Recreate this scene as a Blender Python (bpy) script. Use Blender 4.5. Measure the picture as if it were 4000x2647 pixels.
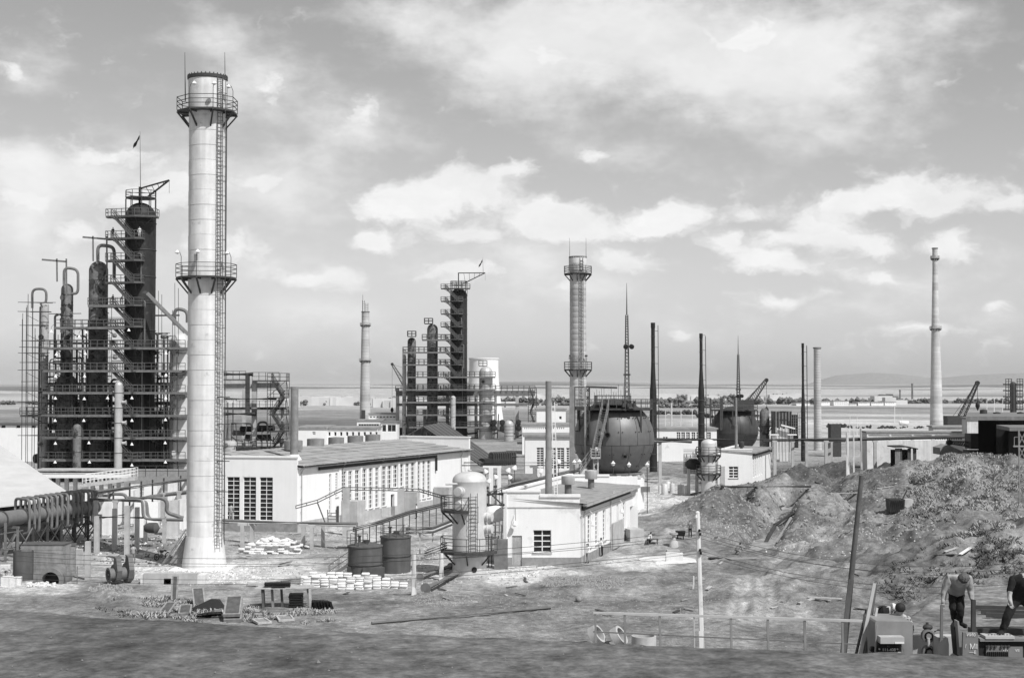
import bpy, bmesh, math, random
import numpy as np
from mathutils import Vector, Matrix, noise as mnoise
random.seed(7); np.random.seed(7)
for o in list(bpy.data.objects): bpy.data.objects.remove(o)
SC = bpy.context.scene
COL = SC.collection
# ------------------------------------------------------------------ camera
F = 5555.6            # focal length in photo pixels (50 mm on 36 mm, 4000 px wide)
H = 16.3              # eye height above the plain
PITCH = math.radians(1.8)
cd = bpy.data.cameras.new('camera'); cam = bpy.data.objects.new('camera', cd); COL.objects.link(cam)
cd.lens = 50; cd.sensor_width = 36; cd.clip_start = 0.5; cd.clip_end = 200000
cam.location = (0, 0, H); cam.rotation_euler = (math.pi/2 + PITCH, 0, 0)
SC.camera = cam
SC.render.resolution_x = 1024; SC.render.resolution_y = 677
CP, SP = math.cos(PITCH), math.sin(PITCH)
def ray(px, py):
 u = (px-2000)/F; v = (1323.5-py)/F
 dy = CP - v*SP; dz = SP + v*CP
 return u/dy, dz/dy
def P(px, py, Y):
 a, b = ray(px, py); return Vector((a*Y, Y, H+b*Y))
def G(px, py, z=0.0):
 a, b = ray(px, py); Y = (z-H)/b; return Vector((a*Y, Y, z))
def ZP(py, Y): return P(2000, py, Y).z
def M(px, Y): return px*Y/F
# ------------------------------------------------------------------ light
SUN_AZ = math.radians(40)     # to the right of straight behind the camera
SUN_EL = math.radians(52)
sdir = Vector((math.sin(SUN_AZ)*math.cos(SUN_EL), -math.cos(SUN_AZ)*math.cos(SUN_EL), math.sin(SUN_EL)))
sl = bpy.data.lights.new('sun', 'SUN'); sl.energy = 4.4; sl.angle = math.radians(0.53); sl.color = (1, 0.995, 0.99)
so = bpy.data.objects.new('sun', sl); COL.objects.link(so); so.location = sdir*300
so.rotation_euler = sdir.to_track_quat('Z', 'Y').to_euler()
SC.view_settings.view_transform = 'Standard'; SC.view_settings.look = 'None'
SC.view_settings.exposure = 0.0; SC.view_settings.gamma = 1.0; SC.view_settings.use_curve_mapping = False
# ------------------------------------------------------------------ sky (black-and-white: the sky's luminance, plus clouds)
W = bpy.data.worlds.new('World'); SC.world = W; W.use_nodes = True
wt = W.node_tree; wt.nodes.clear()
def wn(t, **k):
 n = wt.nodes.new(t)
 for a, b in k.items(): setattr(n, a, b)
 return n
def wl(a, b): wt.links.new(a, b)
def wm(op, a, b=None, c=None, clamp=False):
 n = wn('ShaderNodeMath', operation=op); n.use_clamp = clamp
 for i, q in enumerate((a, b, c)):
  if q is None: continue
  if isinstance(q, (int, float)): n.inputs[i].default_value = q
  else: wl(q, n.inputs[i])
 return n.outputs[0]
sky = wn('ShaderNodeTexSky'); sky.sky_type = 'NISHITA'; sky.sun_disc = False
sky.sun_elevation = SUN_EL; sky.sun_rotation = math.pi - SUN_AZ; sky.air_density = 1.0; sky.dust_density = 1.2; sky.ozone_density = 1.0
bw = wn('ShaderNodeRGBToBW'); wl(sky.outputs[0], bw.inputs[0])
tc = wn('ShaderNodeTexCoord'); sep = wn('ShaderNodeSeparateXYZ'); wl(tc.outputs['Generated'], sep.inputs[0])
az = wm('ARCTAN2', sep.outputs[0], sep.outputs[1])
hor = wm('SQRT', wm('ADD', wm('MULTIPLY', sep.outputs[0], sep.outputs[0]), wm('MULTIPLY', sep.outputs[1], sep.outputs[1])))
el = wm('ARCTAN2', sep.outputs[2], hor)
comb = wn('ShaderNodeCombineXYZ'); wl(az, comb.inputs[0]); wl(el, comb.inputs[1])
# wind-torn edges: warp the cloud coordinates with noise
def wnoise(vec, scale, detail, rough, stretch=(1, 1, 1)):
 mp = wn('ShaderNodeMapping'); mp.inputs['Scale'].default_value = stretch; wl(vec, mp.inputs[0])
 n = wn('ShaderNodeTexNoise'); n.inputs['Scale'].default_value = scale; n.inputs['Detail'].default_value = detail; n.inputs['Roughness'].default_value = rough
 wl(mp.outputs[0], n.inputs['Vector']); return n
w1 = wnoise(comb.outputs[0], 16, 6, 0.6, (1, 1.7, 1))
wv = wn('ShaderNodeVectorMath', operation='SUBTRACT'); wl(w1.outputs['Color'], wv.inputs[0]); wv.inputs[1].default_value = (.5, .5, .5)
ws = wn('ShaderNodeVectorMath', operation='MULTIPLY'); wl(wv.outputs[0], ws.inputs[0]); ws.inputs[1].default_value = (.06, .035, 0)
wa = wn('ShaderNodeVectorMath', operation='ADD'); wl(comb.outputs[0], wa.inputs[0]); wl(ws.outputs[0], wa.inputs[1])
# cloud banks: centre and half size given by where they stand in the sky (photo px -> azimuth, elevation)
SOFT = [(2150,110,820,270,1.0),(2750,210,780,350,1.1),(3150,270,340,280,.9),(3700,120,460,280,.6),(1560,60,260,150,.5),(3300,500,500,150,.35),
 (1000,320,270,210,.75),(1380,500,330,240,.6),(880,190,140,120,.5),(100,290,220,150,.5),(420,660,640,170,.95),(80,640,240,140,.6),(60,850,240,190,.6),(1080,770,460,190,.8),(2050,1000,620,160,.6),
 (2420,610,340,100,.5),(2250,1130,460,110,.5),(1050,1020,460,140,.6),(3900,1240,260,90,.6),(3350,1210,340,100,.5),(300,1030,460,150,.5),(2680,1300,300,80,.45),(1200,1230,560,110,.4),(2000,300,500,260,.5),(3500,1080,420,110,.5)]
CUMU = [(1760,720,150,85,1.0),(1640,760,160,80,.8),(1900,770,150,70,.7),(2120,850,170,90,1.0),(2260,880,190,80,.9),(2640,840,140,80,1.0),(2520,880,170,60,.7),(1440,920,110,60,.9),(1520,960,120,50,.6),
 (3560,740,200,80,.9),(3430,780,160,60,.7),(3180,880,150,75,.9),(3080,930,150,55,.6),(3900,800,110,70,.8),(2960,1030,170,60,.8),(3120,1060,170,50,.6),(2660,1300,80,35,.6),(1050,350,130,110,.5),(1400,430,110,110,.5),(420,600,260,70,.6),(80,280,120,60,.5),(3450,1080,180,40,.5),(3900,1210,110,40,.6),(2200,1110,190,40,.5),(2350,600,150,50,.5),(1250,1080,260,70,.6),(880,960,240,80,.5),(1800,1060,260,60,.6),(2450,1010,220,60,.6),(2820,960,170,60,.6),(3330,960,230,70,.7),(3720,960,180,60,.6),(3650,820,160,70,.8),(3300,800,160,60,.6),(2900,830,160,50,.5),(1980,690,170,60,.6),(1560,800,190,80,.8),(1820,900,240,70,.7),(300,900,200,80,.6),(560,760,240,80,.7),(120,760,200,80,.6),(3050,1180,260,50,.5),(3600,1290,240,40,.4),(2150,250,420,120,.4),(2900,150,420,150,.5),(700,690,240,60,.5),(1000,720,220,60,.6)]
def bank(lst, vec, k):
 acc = None
 for (px, py, rx, ry, w) in lst:
  a, b = ray(px, py); ca = math.atan(a); ce = math.atan(b*math.cos(ca))
  mp = wn('ShaderNodeMapping', vector_type='TEXTURE'); mp.inputs['Location'].default_value = (ca, ce, 0)
  mp.inputs['Scale'].default_value = (rx/F*1.45, ry/F*1.45, 1); wl(vec, mp.inputs[0])
  g = wn('ShaderNodeTexGradient', gradient_type='QUADRATIC_SPHERE'); wl(mp.outputs[0], g.inputs[0])
  acc = wm('MULTIPLY', g.outputs['Fac'], w*k) if acc is None else wm('MULTIPLY_ADD', g.outputs['Fac'], w*k, acc)
 return acc
def smooth(v, lo, hi):
 mr = wn('ShaderNodeMapRange', interpolation_type='SMOOTHSTEP'); wl(v, mr.inputs[0]); mr.inputs[1].default_value = lo; mr.inputs[2].default_value = hi; return mr.outputs[0]
n2 = wnoise(comb.outputs[0], 20, 10, 0.62, (1, 1.7, 1)); n3 = wnoise(comb.outputs[0], 7, 6, 0.58, (1, 2.2, 1)); n5 = wnoise(wa.outputs[0], 38, 10, 0.6, (1, 1.35, 1))
cen = lambda n, k: wm('MULTIPLY', wm('SUBTRACT', n.outputs['Fac'], .5), k)
# away from the view the same broken cloud goes on (the noise terms alone)
dA = wm('ADD', wm('ADD', bank(SOFT, wa.outputs[0], 1.2), cen(n2, 1.5)), cen(n3, 1.3)); mA = smooth(dA, .0, 1.15)
dB = wm('ADD', wm('ADD', bank(CUMU, wa.outputs[0], 2.5), cen(n5, 2.4)), cen(n2, 1.0)); mB = smooth(dB, .1, 1.15)
msk = wm('MAXIMUM', wm('MULTIPLY', mA, .86), mB)
CLOUD = 8.3; SKYGAIN = 1.0; SKYBASE = 0.15
n4 = wnoise(wa.outputs[0], 13, 7, 0.6, (1, 1.6, 1))
cv = wm('MULTIPLY_ADD', n4.outputs['Fac'], 4.2, CLOUD-2.1)
veil = wm('MULTIPLY', wm('EXPONENT', wm('MULTIPLY', wm('MAXIMUM', el, 0.0), -6.0)), 1.5)   # thin milky veil towards the horizon
skv = wm('ADD', wm('MULTIPLY_ADD', bw.outputs[0], SKYGAIN, SKYBASE), veil)
mx = wn('ShaderNodeMix'); mx.data_type = 'FLOAT'
wl(msk, mx.inputs[0]); wl(skv, mx.inputs[2]); wl(cv, mx.inputs[3])
bg = wn('ShaderNodeBackground'); bg.inputs[1].default_value = 0.108
wl(mx.outputs[0], bg.inputs[0])
wo = wn('ShaderNodeOutputWorld'); wl(bg.outputs[0], wo.inputs[0])
# ------------------------------------------------------------------ materials (monochrome film: every surface is a grey)
MATS = {}
def mat(name, v, rough=.85, amt=.25, scale=1.5, metal=0.0, streak=0.0, bump=0.0, patch=0.0, pv=.03, pscale=.8, detail=5, spec=.3):
 """grey surface: base value v, noise variation amt, vertical streaks, contrasting patches of value pv"""
 m = bpy.data.materials.new(name); m.use_nodes = True; t = m.node_tree; N = t.nodes; L = t.links
 b = N['Principled BSDF']; b.inputs['Roughness'].default_value = rough; b.inputs['Metallic'].default_value = metal
 b.inputs['Specular IOR Level'].default_value = spec
 geo = N.new('ShaderNodeNewGeometry')
 n = N.new('ShaderNodeTexNoise'); n.inputs['Scale'].default_value = scale; n.inputs['Detail'].default_value = detail; n.inputs['Roughness'].default_value = .6
 L.new(geo.outputs['Position'], n.inputs['Vector'])
 r = N.new('ShaderNodeMapRange'); L.new(n.outputs['Fac'], r.inputs[0])
 r.inputs[1].default_value = .25; r.inputs[2].default_value = .75; r.inputs[3].default_value = v*(1-amt); r.inputs[4].default_value = v*(1+amt)
 out = r.outputs[0]
 if streak:
  mp = N.new('ShaderNodeMapping'); mp.inputs['Scale'].default_value = (2.2, 2.2, .12); L.new(geo.outputs['Position'], mp.inputs[0])
  s = N.new('ShaderNodeTexNoise'); s.inputs['Scale'].default_value = 1.2; s.inputs['Detail'].default_value = 4; L.new(mp.outputs[0], s.inputs['Vector'])
  sr = N.new('ShaderNodeMapRange'); L.new(s.outputs['Fac'], sr.inputs[0]); sr.inputs[1].default_value = .3; sr.inputs[2].default_value = .7
  sr.inputs[3].default_value = 1-streak; sr.inputs[4].default_value = 1.0
  mm = N.new('ShaderNodeMath'); mm.operation = 'MULTIPLY'; L.new(out, mm.inputs[0]); L.new(sr.outputs[0], mm.inputs[1]); out = mm.outputs[0]
 if patch:
  p = N.new('ShaderNodeTexNoise'); p.inputs['Scale'].default_value = pscale; p.inputs['Detail'].default_value = 6; p.inputs['Roughness'].default_value = .65
  L.new(geo.outputs['Position'], p.inputs['Vector'])
  pr = N.new('ShaderNodeMapRange'); pr.interpolation_type = 'SMOOTHSTEP'; L.new(p.outputs['Fac'], pr.inputs[0]); pr.inputs[1].default_value = .62-patch*.2; pr.inputs[2].default_value = .72-patch*.2
  px = N.new('ShaderNodeMix'); px.data_type = 'FLOAT'; L.new(pr.outputs[0], px.inputs[0]); L.new(out, px.inputs[2]); px.inputs[3].default_value = pv
  out = px.outputs[0]
 L.new(out, b.inputs['Base Color'])
 if bump:
  bn = N.new('ShaderNodeTexNoise'); bn.inputs['Scale'].default_value = scale*4; bn.inputs['Detail'].default_value = 6; L.new(geo.outputs['Position'], bn.inputs['Vector'])
  bb = N.new('ShaderNodeBump'); bb.inputs['Strength'].default_value = bump; bb.inputs['Distance'].default_value = .08
  L.new(bn.outputs['Fac'], bb.inputs['Height']); L.new(bb.outputs[0], b.inputs['Normal'])
 MATS[name] = m; return m
mat('concrete_pale', .73, .9, .14, .8, streak=.2, patch=.12, pv=.5, pscale=.9)
mat('concrete', .46, .9, .18, 1.2, streak=.15)
mat('concrete_dark', .2, .9, .25, 1.2, streak=.2)
mat('whitewash', .82, .9, .04, .5, streak=.05, patch=.08, pv=.66, pscale=.45)
mat('plinth_grey', .26, .9, .25, 2)
mat('steel_black', .022, .6, .4, 1.5, patch=.15, pv=.06)
mat('steel_dark', .055, .6, .3, 2)
mat('steel_grey', .16, .6, .3, 2)
mat('steel_mid', .24, .6, .25, 1.5, streak=.15)
mat('steel_light', .45, .55, .2, 1.5)
mat('rail_grey', .1, .7, .2, 2)
mat('rail_dark', .06, .7, .2, 2)
mat('primer_mottled', .17, .75, .5, 1.3, patch=.5, pv=.03, pscale=.9)
mat('primer_pale', .42, .7, .3, .9, patch=.4, pv=.1, pscale=.9)
mat('silver_paint', .55, .42, .12, 1.2, metal=.25, streak=.15, patch=.05, pv=.3)
mat('silver_drum', .62, .5, .12, 1.2, metal=.15, streak=.1)
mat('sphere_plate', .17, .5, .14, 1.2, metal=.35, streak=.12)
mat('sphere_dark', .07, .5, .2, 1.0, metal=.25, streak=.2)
mat('roof_felt', .27, .95, .35, .9, streak=0, patch=.2, pv=.4, pscale=.5)
mat('roof_corr', .33, .9, .2, .8)
mat('roof_corr_dark', .1, .85, .25, .8)
mat('roof_corr_pale', .5, .85, .1, .5)
mat('glass_dark', .02, .15, .5, .8, spec=.5)
mat('glass_mid', .07, .3, .6, 1.2)
mat('paint_white', .75, .7, .05, 2)
mat('sack_white', .72, .95, .10, 6, bump=.3)
mat('stone_white', .66, .95, .15, 5, bump=.4)
mat('wood', .3, .85, .25, 3, streak=.3)
mat('wood_pale', .5, .85, .2, 3, streak=.3)
mat('wood_dark', .11, .85, .3, 3, streak=.3)
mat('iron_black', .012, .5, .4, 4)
mat('tank_rust', .11, .8, .25, .9, streak=.25)
mat('pipe_grey', .17, .6, .2, 1.4)
mat('fan_grey', .16, .65, .2, 1.5)
mat('skin', .4, .7, .1, 8)
mat('hair', .02, .7, .3, 30)
mat('hair_brown', .09, .7, .4, 40)
mat('cloth_dark', .018, .95, .3, 8)
mat('cloth_mid', .17, .95, .2, 8)
mat('cloth_grey', .3, .95, .2, 8)
mat('cloth_white', .7, .95, .08, 8)
mat('brick_far', .16, .9, .3, .2)
mat('leaf_dark', .06, .9, .4, 3)
mat('leaf_pale', .34, .9, .4, 3)
mat('trunk', .08, .9, .3, 2)
mat('leaf_far', .13, .9, .4, .2)
mat('town_white', .55, .9, .15, .05)
def ring_mat(name, v, pitch, dark):
 m = mat(name, v, .9, .12, .5, streak=.1); t = m.node_tree; N = t.nodes; L = t.links
 b = N['Principled BSDF']; src = b.inputs['Base Color'].links[0].from_socket
 g = N.new('ShaderNodeNewGeometry'); s = N.new('ShaderNodeSeparateXYZ'); L.new(g.outputs['Position'], s.inputs[0])
 d = N.new('ShaderNodeMath'); d.operation = 'DIVIDE'; L.new(s.outputs[2], d.inputs[0]); d.inputs[1].default_value = pitch
 f = N.new('ShaderNodeMath'); f.operation = 'FLOOR'; L.new(d.outputs[0], f.inputs[0])
 w = N.new('ShaderNodeTexWhiteNoise'); w.noise_dimensions = '1D'; L.new(f.outputs[0], w.inputs['W'])
 r = N.new('ShaderNodeMapRange'); L.new(w.outputs['Value'], r.inputs[0]); r.inputs[3].default_value = 1-dark; r.inputs[4].default_value = 1
 mm = N.new('ShaderNodeMath'); mm.operation = 'MULTIPLY'; L.new(src, mm.inputs[0]); L.new(r.outputs[0], mm.inputs[1]); L.new(mm.outputs[0], b.inputs['Base Color'])
 return m
ring_mat('chimney_ringed', .6, 2.5, .25)
# plaid shirt
m = mat('cloth_plaid', .35, .95, .1, 8); t = m.node_tree; N = t.nodes; L = t.links
g = N.new('ShaderNodeNewGeometry'); mp = N.new('ShaderNodeMapping'); mp.inputs['Scale'].default_value = (13, 13, 13); L.new(g.outputs['Position'], mp.inputs[0])
s = N.new('ShaderNodeSeparateXYZ'); L.new(mp.outputs[0], s.inputs[0]); acc_ = None
for ax in (0, 2):
 f = N.new('ShaderNodeMath'); f.operation = 'FRACT'; L.new(s.outputs[ax], f.inputs[0])
 c = N.new('ShaderNodeMath'); c.operation = 'GREATER_THAN'; L.new(f.outputs[0], c.inputs[0]); c.inputs[1].default_value = .75
 if acc_ is None: acc_ = c.outputs[0]
 else:
  a = N.new('ShaderNodeMath'); a.operation = 'MAXIMUM'; L.new(acc_, a.inputs[0]); L.new(c.outputs[0], a.inputs[1]); acc_ = a.outputs[0]
x = N.new('ShaderNodeMix'); x.data_type = 'FLOAT'; x.inputs[2].default_value = .16; x.inputs[3].default_value = .45; L.new(acc_, x.inputs[0]); L.new(x.outputs[0], N['Principled BSDF'].inputs['Base Color'])
# ------------------------------------------------------------------ mesh builder
def V(*a): return Vector(a)
def basis(d):
 d = d.normalized(); up = Vector((0, 0, 1)) if abs(d.z) < .95 else Vector((0, 1, 0))
 a = d.cross(up).normalized(); b = a.cross(d).normalized(); return a, b
class MB:
 def __init__(s): s.v = []; s.f = []
 def _add(s, vs, fs):
  o = len(s.v); s.v += [tuple(p) for p in vs]; s.f += [tuple(o+i for i in f) for f in fs]; return s
 def hexa(s, c8):
  return s._add(c8, [(0,3,2,1),(4,5,6,7),(0,1,5,4),(1,2,6,5),(2,3,7,6),(3,0,4,7)])
 def box(s, c, sx, sy, sz, rz=0, taper=1.0):
  """c is the centre of the BASE"""
  ca, sa = math.cos(rz), math.sin(rz); o = []
  for z, k in ((0, 1), (sz, taper)):
   for x, y in ((-1,-1),(1,-1),(1,1),(-1,1)):
    X, Y = x*sx/2*k, y*sy/2*k; o.append((c[0]+X*ca-Y*sa, c[1]+X*sa+Y*ca, c[2]+z))
  return s.hexa(o)
 def obox(s, O, u, n, s0, s1, d0, d1, z0, z1):
  """box in wall coordinates: along u, out along n (n points outward), up z"""
  o = []
  for z in (z0, z1):
   for a, d in ((s0,d1),(s1,d1),(s1,d0),(s0,d0)): o.append(O+u*a+n*d+Vector((0,0,z)))
  return s.hexa(o)
 def bar(s, p, q, w, h=None):
  p = Vector(p); q = Vector(q); h = h or w; a, b = basis(q-p); o = []
  for e in (p, q):
   for x, y in ((-1,-1),(1,-1),(1,1),(-1,1)): o.append(e+a*(x*w/2)+b*(y*h/2))
  return s.hexa(o)
 def tube(s, p, q, r0, r1=None, n=8, cap=True):
  p = Vector(p); q = Vector(q); r1 = r0 if r1 is None else r1; a, b = basis(q-p); vs = []
  for e, r in ((p, r0), (q, r1)):
   for i in range(n):
    t = 2*math.pi*i/n; vs.append(e+a*(math.cos(t)*r)+b*(math.sin(t)*r))
  fs = [(i, (i+1) % n, n+(i+1) % n, n+i) for i in range(n)]
  if cap: fs += [tuple(range(n-1, -1, -1)), tuple(range(n, 2*n))]
  return s._add(vs, fs)
 def path(s, pts, r, n=8, bend=0.0, seg=4, cap=True):
  pts = [Vector(p) for p in pts]
  if bend:
   q = [pts[0]]
   for i in range(1, len(pts)-1):
    a = (pts[i-1]-pts[i]); b = (pts[i+1]-pts[i]); ra = min(bend, a.length*.48); rb = min(bend, b.length*.48)
    A = pts[i]+a.normalized()*ra; B = pts[i]+b.normalized()*rb
    for k in range(seg+1):
     t = k/seg; q.append(A*(1-t)**2+pts[i]*(2*t*(1-t))+B*t*t)
   q.append(pts[-1]); pts = q
  rings = []; prev = None
  for i, p in enumerate(pts):
   d = (pts[min(i+1, len(pts)-1)]-pts[max(i-1, 0)]).normalized()
   if prev is None: a, b = basis(d)
   else:
    a = prev-d*prev.dot(d)
    a = a.normalized() if a.length > 1e-5 else basis(d)[0]
    b = a.cross(d).normalized()*-1
    b = d.cross(a).normalized()
   prev = a
   rr = r[i] if isinstance(r, (list, tuple)) else r
   rings.append([p+a*(math.cos(2*math.pi*k/n)*rr)+b*(math.sin(2*math.pi*k/n)*rr) for k in range(n)])
  vs = [x for g in rings for x in g]; fs = []
  for i in range(len(rings)-1):
   for k in range(n): fs.append((i*n+k, i*n+(k+1) % n, (i+1)*n+(k+1) % n, (i+1)*n+k))
  if cap: fs += [tuple(range(n-1, -1, -1)), tuple(range((len(rings)-1)*n, len(rings)*n))]
  return s._add(vs, fs)
 def lathe(s, c, prof, n=24, axis='z', cap=True, a0=0, a1=2*math.pi):
  c = Vector(c); full = abs(a1-a0-2*math.pi) < 1e-4; m = n if full else n+1; vs = []
  for r, z in prof:
   for i in range(m):
    t = a0+(a1-a0)*i/n; x, y = math.cos(t)*r, math.sin(t)*r
    if axis == 'z': vs.append(c+Vector((x, y, z)))
    elif axis == 'x': vs.append(c+Vector((z, x, y)))
    elif axis == 'y': vs.append(c+Vector((y, z, x)))
    else:
     A, B = basis(axis); vs.append(c+A*x+B*y+axis.normalized()*z)
  fs = []
  for j in range(len(prof)-1):
   for i in range(n): fs.append((j*m+i, j*m+(i+1) % m, (j+1)*m+(i+1) % m, (j+1)*m+i))
  if cap and full:
   if prof[0][0] > 1e-4: fs.append(tuple(range(m-1, -1, -1)))
   if prof[-1][0] > 1e-4: fs.append(tuple(range((len(prof)-1)*m, len(prof)*m)))
  return s._add(vs, fs)
 def ring(s, c, R, r, n=32, k=6, axis='z'):
  prof = [(R+r*math.cos(2*math.pi*i/k), r*math.sin(2*math.pi*i/k)) for i in range(k+1)]
  return s.lathe(c, prof, n, axis, cap=False)
 def prism(s, poly, z0, z1):
  n = len(poly); vs = [(p[0], p[1], z0) for p in poly]+[(p[0], p[1], z1) for p in poly]
  return s._add(vs, [tuple(range(n-1, -1, -1)), tuple(range(n, 2*n))]+[(i, (i+1) % n, n+(i+1) % n, n+i) for i in range(n)])
 def extr(s, poly, d):
  poly = [Vector(p) for p in poly]; d = Vector(d); n = len(poly)
  return s._add(poly+[p+d for p in poly], [tuple(range(n-1, -1, -1)), tuple(range(n, 2*n))]+[(i, (i+1) % n, n+(i+1) % n, n+i) for i in range(n)])
 def slab(s, a, b, c, d, th):
  """quad a b c d thickened downwards"""
  t = Vector((0, 0, -th)); q = [Vector(x) for x in (a, b, c, d)]
  return s.hexa([x+t for x in q]+q)
 def ell(s, c, rx, ry, rz, n=10, m=6):
  vs = []; fs = []
  for j in range(m+1):
   t = math.pi*j/m
   for i in range(n):
    a = 2*math.pi*i/n; vs.append((c[0]+rx*math.sin(t)*math.cos(a), c[1]+ry*math.sin(t)*math.sin(a), c[2]-rz*math.cos(t)))
  for j in range(m):
   for i in range(n): fs.append((j*n+i, j*n+(i+1) % n, (j+1)*n+(i+1) % n, (j+1)*n+i))
  return s._add(vs, fs)
 def rail(s, pts, h=1.1, step=1.3, r=.035, levels=(.5, 1.0), closed=False):
  pts = [Vector(p) for p in pts]
  if closed: pts = pts+[pts[0]]
  for a, b in zip(pts, pts[1:]):
   n = max(1, round((b-a).length/step))
   for i in range(n+1):
    if i == n and not (b is pts[-1] and not closed): continue
    q = a.lerp(b, i/n); s.bar(q, q+Vector((0, 0, h)), r*2)
   for l in levels: s.bar(a+Vector((0,0,h*l)), b+Vector((0,0,h*l)), r*2)
  return s
 def ladder(s, p, q, w, side, step=.35, r=.03, cage=None, cage_from=2.4, out=None):
  p = Vector(p); q = Vector(q); sd = Vector(side).normalized()*(w/2); n = max(2, int((q-p).length/step))
  s.bar(p-sd, q-sd, r*2); s.bar(p+sd, q+sd, r*2)
  for i in range(1, n): c = p.lerp(q, i/n); s.bar(c-sd, c+sd, r*1.4)
  if cage:
   out = Vector(out).normalized(); L_ = (q-p).length; k = int((L_-cage_from)/1.3); arcs = []
   for i in range(k+1):
    c = p.lerp(q, (cage_from+i*1.3)/L_); A = []
    for t in range(7):
     a = math.pi*t/6; A.append(c-sd*math.cos(a)*1.15+out*(math.sin(a)*cage))
    for a, b in zip(A, A[1:]): s.bar(a, b, r*1.2)
    arcs.append(A)
   for A, B in zip(arcs, arcs[1:]):
    for t in (1, 3, 5): s.bar(A[t], B[t], r*1.0)
  return s
 def build(s, name, material, parent=None, smooth=True, ang=.7, kind=None, label=None, loc=None):
  me = bpy.data.meshes.new(name)
  off = Vector((0, 0, 0))
  if parent is not None:
   q = parent
   while q is not None: off += q.location; q = q.parent
  elif loc is not None: off = Vector(loc)
  me.from_pydata([(a[0]-off.x, a[1]-off.y, a[2]-off.z) for a in s.v], [], s.f)
  if smooth and len(s.f):
   me.shade_smooth(); me.set_sharp_from_angle(angle=ang)
  me.materials.append(MATS[material] if isinstance(material, str) else material)
  o = bpy.data.objects.new(name, me); COL.objects.link(o)
  if parent is not None: o.parent = parent
  elif loc is not None: o.location = off
  if kind: o['kind'] = kind
  if label: o['label'] = label
  return o
def thing(name, label, cat, loc=(0, 0, 0), group=None):
 o = bpy.data.objects.new(name, None); COL.objects.link(o); o.location = loc; o.empty_display_size = .3
 o['label'] = label; o['category'] = cat
 if group: o['group'] = group
 return o
def single(mb, name, material, label, cat, loc, group=None, **k):
 o = mb.build(name, material, None, loc=loc, **k); o['label'] = label; o['category'] = cat
 if group: o['group'] = group
 return o
def struct(mb, name, material, **k):
 return mb.build(name, material, None, kind='structure', **k)
def dup(root, loc, rotz=0, label=None, group=None, scale=None):
 r = root.copy(); COL.objects.link(r); r.location = loc; r.rotation_euler = (0, 0, rotz)
 if scale: r.scale = (scale,)*3
 if label: r['label'] = label
 if group: r['group'] = group
 def rec(a, b):
  for ch in a.children:
   c = ch.copy(); COL.objects.link(c); c.parent = b; rec(ch, c)
 rec(root, r); return r
def inst(src, parent, off, name=None):
 """copy of a part (shares mesh) shifted by off"""
 c = src.copy(); COL.objects.link(c); c.parent = parent; c.location = src.location+Vector(off); return c
def text_part(txt, O, u, up, size, material, parent, name='lettering', depth=.01):
 cu = bpy.data.curves.new('lettering_curve', 'FONT'); cu.body = txt; cu.size = size; cu.align_x = 'CENTER'; cu.align_y = 'CENTER'; cu.extrude = depth
 ob = bpy.data.objects.new('tmp_text', cu); COL.objects.link(ob)
 me = bpy.data.meshes.new_from_object(ob.evaluated_get(bpy.context.evaluated_depsgraph_get()))
 bpy.data.objects.remove(ob); bpy.data.curves.remove(cu)
 u = Vector(u).normalized(); up = Vector(up).normalized(); n = u.cross(up)
 mb = MB(); mb.v = [tuple(Vector(O)+u*v.co.x+up*v.co.y+n*v.co.z) for v in me.vertices]; mb.f = [tuple(p.vertices) for p in me.polygons]
 bpy.data.meshes.remove(me)
 return mb.build(name, material, parent, smooth=False)
# ------------------------------------------------------------------ walls with real openings
def wall_holes(mb, O, u, n, L_, z0, z1, holes, th=.35):
 """solid wall of thickness th behind the face through O along u; holes = (s0, s1, za, zb)"""
 ss = sorted({0.0, L_}|{a for h in holes for a in h[:2]}); zs = sorted({z0, z1}|{a for h in holes for a in h[2:]})
 def solid(i, j):
  if i < 0 or j < 0 or i >= len(ss)-1 or j >= len(zs)-1: return False
  cs = (ss[i]+ss[i+1])/2; cz = (zs[j]+zs[j+1])/2
  return not any(h[0] < cs < h[1] and h[2] < cz < h[3] for h in holes)
 def pt(s_, z, d): return O+u*s_+n*d+Vector((0, 0, z))
 for i in range(len(ss)-1):
  for j in range(len(zs)-1):
   if not solid(i, j): continue
   a, b, c, d = ss[i], ss[i+1], zs[j], zs[j+1]
   mb._add([pt(a,c,0), pt(b,c,0), pt(b,d,0), pt(a,d,0)], [(0,1,2,3)])
   mb._add([pt(a,c,-th), pt(b,c,-th), pt(b,d,-th), pt(a,d,-th)], [(3,2,1,0)])
   if not solid(i-1, j): mb._add([pt(a,c,0), pt(a,d,0), pt(a,d,-th), pt(a,c,-th)], [(0,1,2,3)])
   if not solid(i+1, j): mb._add([pt(b,c,0), pt(b,c,-th), pt(b,d,-th), pt(b,d,0)], [(0,1,2,3)])
   if not solid(i, j-1): mb._add([pt(a,c,0), pt(a,c,-th), pt(b,c,-th), pt(b,c,0)], [(0,1,2,3)])
   if not solid(i, j+1): mb._add([pt(a,d,0), pt(b,d,0), pt(b,d,-th), pt(a,d,-th)], [(0,1,2,3)])
 return mb
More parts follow.
